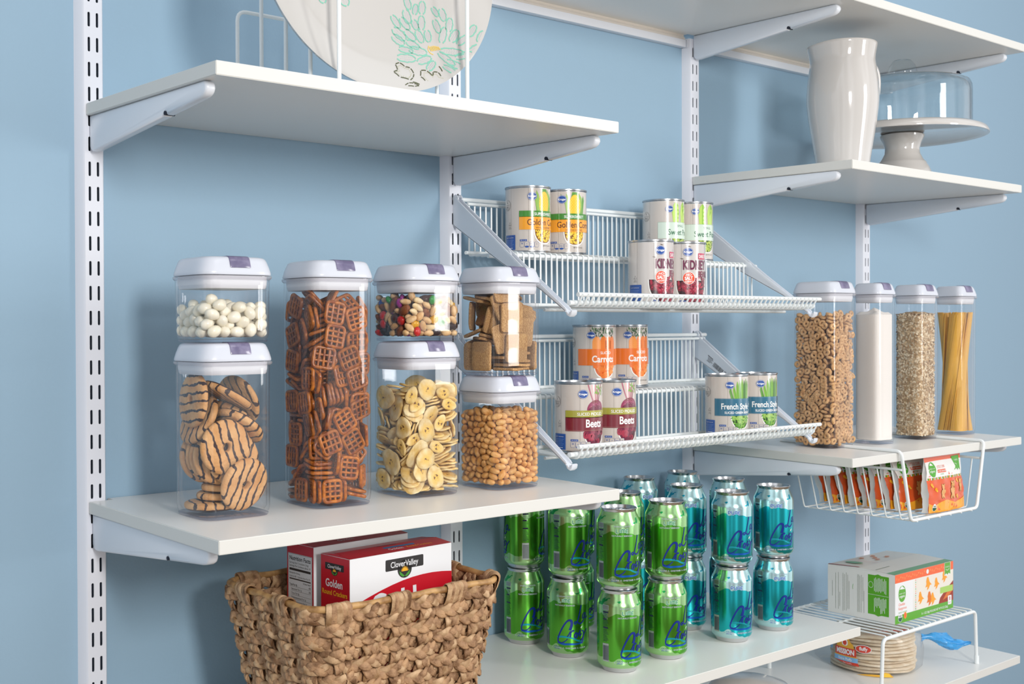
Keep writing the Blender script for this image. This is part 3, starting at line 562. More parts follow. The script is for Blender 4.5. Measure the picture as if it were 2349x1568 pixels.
POSES['chip'] = {
 0: [
  421,2,170,67,56,67,-223,257,62,-144,63,0,239,276,50,17,148,1,250,-257,161,12,17,-56,5,26,100,-113,-64,11,230,7,81,8,18,-68,185,-58,160,-74,-118,-16,-267,-278,123,-50,120,20,-219,261,203,2,-4,-37,-421,-3,383,-33,-74,33,
  -90,211,258,3,-4,-63,-145,-93,249,27,152,-19,-151,235,297,0,-4,-1,23,-225,346,97,-86,-30,-247,276,398,-149,18,18,16,-53,427,-26,-50,-109,256,-269,418,27,-16,-141,-246,-356,501,-49,-43,-62,193,58,384,122,-9,3,181,-276,479,28,-16,-144,
  47,264,442,3,19,-25,-22,153,543,74,-110,-17,274,22,499,-11,10,65,275,131,514,-8,13,89,-282,246,671,-23,29,-65,231,-102,644,-20,-10,46,98,278,578,18,-142,16,188,-68,667,-28,13,135,-296,236,738,35,20,100,133,-48,690,123,61,14,
  -58,-12,692,-10,-2,62,-324,-59,732,-55,15,-75,276,210,753,-9,-71,80,-5,-229,849,48,-11,-124,-39,243,796,-16,29,-145,-199,59,812,24,-6,79,262,-262,960,151,23,32,125,98,836,13,21,86,-145,-212,938,10,-53,-109,246,14,921,33,-29,145,
  18,141,937,-3,-1,-126,239,-238,1086,146,15,9,-394,-62,1113,34,-67,-49,-249,-3,985,9,-24,15,-82,267,1054,-138,-55,-37,-421,157,1244,-63,59,-63,51,-185,1094,-3,-12,-66,217,299,977,44,114,74,-140,-140,1174,-2,-34,-125,248,281,1146,-17,-146,-24,
  -265,-175,1333,12,-5,-110,275,255,1180,-115,90,23,192,-321,1299,-53,14,-19,-137,173,1368,-3,-147,-4,-209,261,1286,54,-129,6,221,270,1386,-107,-93,-61,46,3,1291,147,-42,8,
 ],
 1: [
  -227,293,20,0,0,-43,-423,184,139,-49,-67,50,281,-302,47,0,5,-2,-169,-275,47,-100,108,-10,-256,63,89,-117,47,-6,252,-214,132,-135,-27,6,-150,238,137,-115,86,3,21,293,90,-90,-121,5,-67,-186,163,-136,40,-5,214,-12,124,-135,43,19,
  284,-310,181,-137,-14,8,-304,-276,160,0,-35,91,304,-283,265,121,100,2,253,250,168,-2,-16,-133,-3,-422,187,51,-73,73,98,262,203,-8,-11,-84,-222,-390,279,-84,40,48,-7,423,294,-78,11,11,292,-259,305,2,0,-142,305,-281,346,2,-1,-90,
  301,300,221,110,-77,3,230,303,281,133,40,-24,379,4,230,-75,-49,75,-304,-277,245,-48,109,30,-290,299,337,2,-1,21,-142,-89,309,-3,-7,-70,-48,260,389,-143,57,30,-163,-423,442,-78,13,13,-302,293,508,19,6,59,-346,-6,323,-102,40,-104,
  175,-241,424,-27,-1,110,-17,265,421,2,19,-28,-261,-199,418,117,33,8,305,334,430,-99,29,-17,-292,295,549,11,15,-8,-97,-342,584,8,-127,87,-288,-215,473,-37,-1,41,-286,18,512,9,-124,1,100,-273,490,146,-28,32,-247,-230,553,-37,0,43,
  -170,101,538,-9,-146,1,-24,-243,568,-25,-42,-77,-328,275,654,23,28,65,287,-301,635,9,-4,-153,289,-290,594,-133,80,-10,423,-67,684,-104,-13,104,-247,-234,609,-32,36,123,362,-303,827,-28,72,-68,-264,-222,647,-1,-44,-105,137,-311,737,-9,-29,144,
  -152,-423,821,51,-73,73,347,324,651,19,-66,31,334,284,678,67,88,85,-205,293,719,-15,32,-42,323,235,693,-83,41,-33,-408,-249,853,-1,-80,11,173,-298,820,56,142,6,-52,423,864,-28,-95,-95,-185,233,773,-4,29,-52,-362,314,962,-26,-87,-12,
  103,-26,761,114,-99,10,-197,-285,853,-63,-2,68,-196,262,926,-71,-124,0,-124,-134,940,-8,127,-50,408,236,942,35,72,44,-185,-15,825,-122,-57,4,-265,18,934,-108,77,-15,231,416,898,61,63,-66,-51,-375,1007,-57,-23,-14,29,85,834,26,15,134,
  81,298,1042,-22,-29,115,-25,284,1037,-12,-27,94,161,-153,1011,-97,120,0,-295,-362,1128,-101,-8,-29,422,-15,1094,104,-14,-104,-167,-14,1182,-25,143,-54,-204,293,1051,-111,75,-15,-306,-333,1081,-67,76,31,256,53,1080,18,38,134,-261,236,1112,-97,-123,-4,
  5,-300,1152,140,-55,15,-235,-148,1046,-32,-7,113,-351,-70,1122,42,-64,-58,-246,133,1196,144,-6,-20,136,-20,1194,-12,5,-7,275,291,1269,9,19,-151,156,-18,1111,-31,4,-47,-168,300,1179,17,18,138,-206,240,1245,-11,13,-8,374,-172,1313,-60,36,-63,
  -202,-97,1306,0,-11,9,-109,-183,1250,-25,11,60,124,22,1227,1,16,117,300,298,1361,81,119,40,-152,304,1305,-11,-143,16,-274,-234,1373,-155,-15,-17,-140,-423,1362,-41,84,84,151,-246,1297,68,-79,25,321,-125,1299,64,49,101,284,-165,1318,3,65,29,
 ],
 2: [
  266,45,19,0,0,-124,363,250,19,0,0,-87,-331,-77,70,25,-19,13,91,-350,19,-46,150,0,-31,-245,19,-148,-52,0,54,-202,60,149,36,-34,-202,-205,82,-5,-11,60,-360,-133,72,-93,-111,-46,62,-196,98,17,19,96,201,295,106,-7,5,-77,
  -337,-167,105,22,-23,29,35,330,129,-84,-125,4,-296,363,103,0,0,9,-280,-19,157,-20,0,15,-305,-38,57,-9,-41,121,362,294,113,-116,97,-10,-15,-287,189,18,13,-75,-16,-4,145,82,-120,-41,151,-31,221,4,-147,-28,-326,322,235,-3,-4,73,
  -381,103,202,99,26,96,246,104,253,27,-143,6,15,-325,215,-14,149,30,358,-258,387,-93,124,-2,-380,69,417,5,78,5,-312,231,448,-102,-101,4,392,346,317,100,43,-101,267,422,363,71,-38,36,-224,32,396,-103,-103,1,-218,18,338,0,-1,-124,
  265,29,296,-14,0,-109,248,-94,331,-33,116,92,-50,35,430,50,118,-34,-355,-99,490,-116,-32,45,235,221,419,-3,-143,-7,-139,99,492,150,-35,-16,123,357,508,-14,9,-14,-22,-172,615,-22,23,62,-134,-71,577,-59,-25,-30,334,137,372,-14,-43,-119,
  167,-363,673,15,-9,-7,-129,424,545,-66,-52,-52,-349,-26,616,-30,-120,18,13,-421,590,16,-101,102,44,362,612,144,15,-18,-27,322,680,4,-3,72,84,188,561,3,20,99,357,-180,848,-87,41,105,192,310,668,73,97,88,-424,-238,602,-30,-74,30,
  17,286,714,-114,103,5,-331,-99,693,-41,-107,48,122,189,688,-25,-13,114,330,141,552,-13,4,22,47,-364,746,-9,-26,147,-315,-369,703,78,-28,17,-375,-160,689,-72,-71,98,142,424,679,-24,-98,-98,-244,18,761,-135,38,24,135,-266,856,-1,-6,47,
  336,-300,742,-36,71,-75,-19,-229,891,140,26,54,250,-361,996,32,2,-150,-296,-308,823,26,99,-33,206,-352,1047,-2,-6,26,-41,-281,1007,83,78,-9,336,93,748,68,48,-113,222,-424,1149,9,-106,106,260,-363,1198,-33,-136,61,204,379,837,-14,101,101,
  305,-98,889,-108,-68,9,302,7,806,37,13,121,-384,144,914,-14,66,-61,362,248,1210,-97,113,25,-303,161,1041,-99,97,-24,-362,-242,934,-46,56,-41,-239,-205,1004,37,-10,-143,-305,-287,1072,-103,5,-20,351,307,929,107,-5,-93,-128,-243,1186,-8,-30,-107,
  69,-423,909,47,78,-78,10,-340,1240,146,13,9,-2,-336,1199,8,-15,-143,25,68,1033,-33,55,-114,-352,332,1223,91,-70,-76,39,351,1276,143,44,-30,290,81,1212,-24,22,-10,-297,128,1254,-74,-129,26,331,-214,1161,-8,36,130,362,298,1322,4,-16,86,
  29,151,1182,0,54,-85,352,-333,1317,85,55,-52,-25,207,1180,-56,-56,11,-325,-285,1273,32,142,1,-295,-392,1163,47,-36,26,221,-218,1275,99,56,-57,337,64,1275,92,101,-58,-45,146,1390,13,3,109,398,-127,1329,-73,20,-85,132,-424,1305,78,3,-3,
  -363,-380,1288,-19,87,52,
 ],
}
POSES['cracker'] = {
 0: [
  44,-201,28,0,0,9,10,402,197,0,-111,111,9,227,168,0,66,-142,29,-233,84,0,0,157,-402,-82,209,-111,0,111,-341,103,197,67,-49,-49,200,174,192,-9,140,65,157,369,553,-65,-69,-59,95,-164,139,0,0,79,-35,-402,321,-60,60,60,
  102,-155,251,0,0,79,-35,-172,195,0,0,156,334,-212,210,-109,2,111,-148,201,282,24,-50,74,393,-156,212,-2,-78,-1,96,-95,307,0,0,156,-187,-328,470,70,48,-53,137,55,450,70,-119,-9,-159,-27,462,62,-135,-14,108,-325,542,52,-70,46,
  157,90,499,90,-107,-13,-164,35,412,17,-4,133,-120,-402,740,60,-60,60,402,100,624,-3,78,-3,346,131,659,-64,58,-64,231,-36,723,-72,38,-21,-135,-219,680,-63,-47,-56,-220,141,570,-14,-12,2,165,-216,717,-64,48,-4,213,-183,727,-15,-88,79,
  160,158,748,-96,-23,-85,230,-123,744,-87,-28,-76,-263,281,769,-34,-73,-33,-65,117,811,68,100,35,114,402,959,-4,109,109,-186,-160,686,9,-110,99,226,116,981,-4,19,-1,-170,-292,926,-21,109,93,254,150,1089,18,30,73,-179,-315,1137,2,123,94,
  -210,154,981,13,-14,154,72,9,1112,-2,19,12,-164,-44,994,-105,-100,-1,
 ],
}
POSES['peanut'] = {
 0: [
  -115,-389,186,-22,82,120,-304,-389,149,33,94,-64,-116,-389,302,55,-40,27,-389,154,986,-83,70,-61,-389,-200,779,-9,69,-37,173,-389,592,8,86,-127,-389,38,740,67,77,41,-68,-389,683,97,9,-12,-287,-389,481,-1,89,129,-54,-389,852,96,-17,25,
  48,-389,947,6,-124,87,0,-388,132,-59,13,7,-388,150,103,80,91,-10,-388,-179,220,88,95,2,-388,-277,839,108,-102,-37,-388,-151,379,9,-23,-75,19,-388,386,20,-14,3,-388,10,907,-90,-96,5,59,-388,200,-42,-30,-142,-388,-32,193,109,-102,-40,
  -388,289,42,-76,-73,48,-388,-22,309,-25,52,59,15,-388,597,-4,-143,-29,-388,-255,41,100,-100,-20,-387,-69,827,6,-26,-75,-5,-387,472,4,126,86,-386,-144,126,13,-27,-74,-386,184,525,-101,102,-14,-386,30,436,-35,85,-1,-386,-132,537,-91,-93,8,
  -386,94,312,-4,61,-50,121,-386,740,-19,-88,-14,-386,19,1003,44,-10,76,-259,-384,334,3,23,-1,230,-384,784,3,44,147,-101,-384,87,6,-113,-80,-384,-302,119,-122,91,40,-383,-303,515,-81,-109,8,175,-383,924,60,71,-29,-309,-383,871,-62,5,-16,
  -90,-382,562,-12,28,16,-382,314,311,-103,-77,-45,-382,14,122,32,3,61,-382,-84,456,-54,72,-66,-381,166,697,96,-41,-60,-380,318,750,-117,-65,61,-380,-317,344,117,-75,-29,-380,303,470,10,-56,-19,-315,-380,785,-139,28,0,178,-379,44,-30,-121,81,
  -379,2,642,-47,-2,-104,-379,-318,612,-37,-8,102,227,-379,681,23,-118,-1,-317,-378,262,116,-20,-20,-378,-320,204,3,-24,96,322,-376,41,6,-25,-131,-206,-376,417,-15,-15,-28,-375,-88,738,120,66,-33,136,-375,354,61,3,32,-171,-374,890,-137,38,2,
  -372,-197,600,47,43,109,-372,-126,916,-25,-12,-109,-372,235,890,74,15,136,-148,-371,771,68,62,-5,-371,-215,457,-4,-7,49,-371,-102,272,-118,-26,59,-369,329,844,134,67,7,-367,162,801,9,-83,77,277,-367,545,89,21,45,23,-367,42,-43,109,-71,
  244,-366,334,125,47,28,-366,70,831,-14,-24,34,343,-365,623,88,42,18,232,-365,428,-84,104,72,-214,-365,555,-3,53,92,-364,254,594,42,119,50,242,-364,111,61,136,27,-363,96,41,130,48,9,-214,-363,218,42,-62,-29,345,-362,376,44,-68,-106,
  -362,141,904,81,29,23,-44,-361,761,-42,10,-53,-361,124,453,-44,-5,142,212,-361,247,43,-90,-70,-177,-361,666,44,-2,64,-361,-229,923,16,9,29,-361,303,202,-48,-106,-104,40,-360,805,-87,74,-82,258,-360,867,-15,-26,-73,-360,-91,638,140,0,39,
  -360,-335,424,-19,19,-19,294,-360,187,19,35,102,-360,-10,528,-33,-8,-138,-360,-348,951,15,72,92,261,-360,959,-24,5,-53,-93,-360,960,-99,-90,-19,-360,192,178,39,111,97,320,-359,466,-37,71,-43,-296,-359,41,11,-20,-103,-359,-166,691,-47,10,-27,
  -103,-359,414,23,12,103,-359,93,198,107,30,-10,-359,-297,749,11,41,-125,189,-359,508,-57,-53,34,106,-359,869,-8,40,-61,-205,-358,123,-75,124,-24,44,-358,712,3,13,55,121,-358,257,-112,-77,51,-357,218,446,35,-32,-148,114,-357,444,38,51,91,
  -313,-357,561,-55,36,-89,-150,-355,495,26,-26,-55,-260,-355,956,41,50,89,41,-355,305,-76,112,-38,-355,213,322,-98,13,-18,308,-354,271,-29,-44,88,-311,-354,694,121,86,21,-354,266,687,94,-6,19,-353,-233,301,-43,-119,30,-353,75,546,20,-138,56,
  -230,-352,737,19,-2,-69,-352,152,258,-128,17,-8,-352,-129,41,4,-28,-141,-352,315,927,141,-19,-2,-352,-255,668,-9,13,-4,-352,-119,1003,89,15,-34,-175,-351,990,42,25,78,-197,-351,41,-13,-17,88,169,-350,170,-91,-106,14,357,29,884,53,-21,12,
  -88,316,909,78,7,-103,284,252,930,-81,-32,19,103,137,881,73,74,65,156,21,921,-39,34,73,47,7,879,-65,-2,124,-250,61,880,-117,18,6,388,-118,939,108,102,38,193,-57,882,108,63,33,-11,-74,919,-7,96,-107,-129,-96,923,79,56,75,
  -12,358,893,103,-60,-37,-208,281,913,93,120,16,116,267,929,-129,75,15,-1,245,915,-17,51,-143,-117,205,893,80,117,19,170,-271,901,58,-6,-49,190,160,879,94,122,-5,366,-343,880,50,35,26,-157,-128,999,-43,119,75,99,151,983,59,82,17,
  -71,169,972,-8,-11,39,13,116,1000,110,98,15,-165,231,986,4,60,133,-297,225,950,-30,-121,-85,380,7,985,54,-25,62,305,103,919,-7,52,124,352,336,896,-16,-92,115,-216,-246,995,-95,-23,33,-21,-277,987,10,-10,-60,-263,-113,897,120,61,-9,
  25,-301,906,84,-57,-67,-175,-277,913,121,42,-34,186,307,885,103,-29,4,292,-99,930,27,-25,-51,186,-139,935,66,-121,-71,-10,-169,917,-116,-40,22,43,-13,984,137,-35,25,109,359,999,61,-91,-23,-76,388,999,-18,-31,-150,-213,-194,916,-15,116,-98,
  -118,56,900,-30,34,62,348,-224,893,66,111,89,-295,-285,892,-26,132,-51,282,-276,899,-41,-10,121,236,-46,996,38,102,-45,61,239,997,33,-57,-132,198,288,980,58,35,24,290,144,990,-66,-34,79,380,128,990,-56,-20,62,-279,362,967,-66,-134,35,
  68,-112,997,57,-18,-10,-55,-38,989,-46,-33,126,-110,-220,958,101,109,15,104,-97,915,97,67,35,-41,278,1000,22,81,-97,236,-215,948,47,-96,-50,-307,-32,937,45,-137,26,-41,59,930,61,13,102,187,100,953,-12,56,136,99,388,896,-134,-6,-27,
  272,389,948,-58,-13,-9,-73,-298,895,22,1,51,104,-310,965,140,-8,-20,381,314,979,84,120,37,67,-201,965,14,11,7,268,23,932,1,-23,-25,279,-276,1005,40,-74,125,-40,-140,991,114,-45,15,366,-211,986,-62,-136,32,-305,64,963,-21,-59,122,
  -246,-77,980,-108,22,33,66,70,943,37,117,-44,-260,139,943,111,-15,93,370,-334,965,38,-98,-59,-175,126,935,-15,31,-83,0,152,916,-29,138,52,199,190,977,-6,117,-23,371,220,915,49,48,18,-167,359,958,11,-19,-50,33,350,964,52,-62,-60,
  -195,-6,926,18,-38,80,-350,142,600,-155,-9,6,76,-345,528,97,-12,0,-343,-13,43,-39,57,-84,-340,366,553,55,-136,-31,-259,-338,624,-30,17,-77,104,-338,107,-8,-4,-58,-337,252,117,33,3,-10,-62,-335,249,-7,27,137,-335,269,383,-15,-81,123,
  -331,329,631,144,-37,-25,352,-330,794,13,13,6,333,-329,117,-78,7,-29,-249,-328,823,-25,6,-29,-327,363,86,59,55,20,139,-326,645,-34,142,-36,-323,-212,176,14,10,61,289,-323,725,21,-17,-64,-322,27,336,20,-45,111,-318,-182,845,59,-48,-55,
  -318,-54,371,-125,58,73,-318,244,781,53,-95,-111,-317,-201,94,-10,17,-102,-317,349,428,4,46,88,-140,-313,346,-30,-19,33,155,-310,811,-8,-16,153,169,-310,728,132,-22,4,-8,-308,427,14,130,35,382,-308,542,-62,94,-47,-308,380,183,150,16,29,
  -117,-304,154,-134,8,73,-303,36,243,61,30,51,367,-302,693,-24,39,107,256,-302,606,96,1,29,-302,160,405,-78,-33,-24,-110,-302,638,41,46,98,-31,-301,329,-55,54,-104,-301,-4,678,136,-51,-52,-300,325,258,-43,30,-26,-299,-94,570,-134,61,4,
  -299,224,235,-22,-107,51,-284,-299,467,17,1,-22,384,-299,287,93,-97,25,69,-298,196,95,43,-25,-126,-298,817,61,-85,116,-297,-289,358,-110,61,52,-297,117,108,-1,8,71,-4,-296,110,-45,-14,130,359,-296,201,-50,-138,-6,-13,-296,646,53,135,43,
  -295,-219,528,-91,45,-37,-295,-69,474,31,-81,-54,-292,361,697,22,-16,-49,-180,-292,266,-43,6,34,-292,57,448,-18,-58,-24,-292,368,342,62,-42,-17,-175,-291,574,40,97,96,-291,-171,321,-99,40,-53,-291,206,41,-19,1,-5,-290,-30,759,34,-5,148,
  -105,-290,42,-87,-54,36,-290,191,664,55,52,46,-290,-88,123,-27,30,95,-289,362,788,76,31,50,-7,-289,825,32,-96,-94,-288,-14,850,143,-14,-4,78,-288,375,36,-12,-9,191,-286,298,-144,-40,20,-286,90,718,1,-92,110,-285,-188,618,63,-31,-64,
  -268,-284,126,54,29,73,-284,-129,406,-117,-58,7,-284,299,544,42,-61,-97,-63,-284,564,9,-6,-34,-283,170,520,60,64,113,-283,4,150,49,-122,48,248,-282,41,-15,15,-80,-280,-217,763,-25,6,-32,-78,-279,480,35,-49,-68,-279,191,845,29,-19,67,
  -208,-277,393,16,97,29,-275,-276,230,2,73,-85,-276,347,872,-79,-93,10,388,-274,462,-91,-96,6,-274,292,48,-16,-16,-17,312,-272,411,-79,126,-7,147,-272,59,53,-34,5,360,-272,41,19,5,27,197,-272,380,41,-22,-31,-272,1,562,-65,-24,-138,
  -270,100,321,36,139,50,136,-270,550,49,103,35,-270,75,798,9,-4,-114,-269,-105,798,142,38,41,60,-267,594,-10,4,-67,272,-266,527,-24,-50,143,-44,-265,182,-124,95,-5,-148,-262,732,6,-132,-30,-260,-72,268,-43,-145,-15,-260,-129,701,-71,-75,58,
  164,-260,464,-49,-71,56,-23,-259,731,27,80,76,246,-256,134,26,50,25,-255,96,630,-2,11,-104,-255,341,129,116,82,-7,-254,41,47,-75,-82,66,-254,-163,225,-75,79,-99,-251,-218,41,-12,19,-101,-249,166,747,-63,13,-16,-249,-206,438,-56,7,23,
  -247,274,321,7,23,-141,-246,386,466,5,-126,15,150,-245,229,-20,-144,-33,360,-245,128,-32,-133,20,-241,365,623,-65,-103,86,-178,-240,503,41,-8,19,-210,-240,660,7,-7,-76,-240,0,376,-57,59,-57,17,-240,41,127,-57,-11,291,-238,319,-12,-106,18,
  -88,-237,287,129,-25,-64,58,-237,678,-21,-70,125,365,-236,791,39,-37,-123,-234,228,588,107,85,18,12,-233,523,54,-50,-72,-188,-233,827,77,28,11,23,-232,439,-52,1,-16,-231,-155,505,93,-83,33,205,-231,690,-8,9,-7,257,-231,780,22,-66,-102,
  -228,280,743,-77,-46,17,379,-227,350,-11,-4,59,-227,71,182,34,80,27,84,-227,866,16,31,-28,-227,145,260,-40,42,-23,23,-226,237,-28,-29,-55,-225,-83,42,-98,18,-12,-224,186,143,-15,65,63,-224,180,356,19,-2,103,53,-223,121,43,-49,130,
  384,-222,618,2,3,79,-164,-222,194,21,19,-4,-221,234,502,67,115,15,-221,289,413,85,-104,-8,
 ],
}
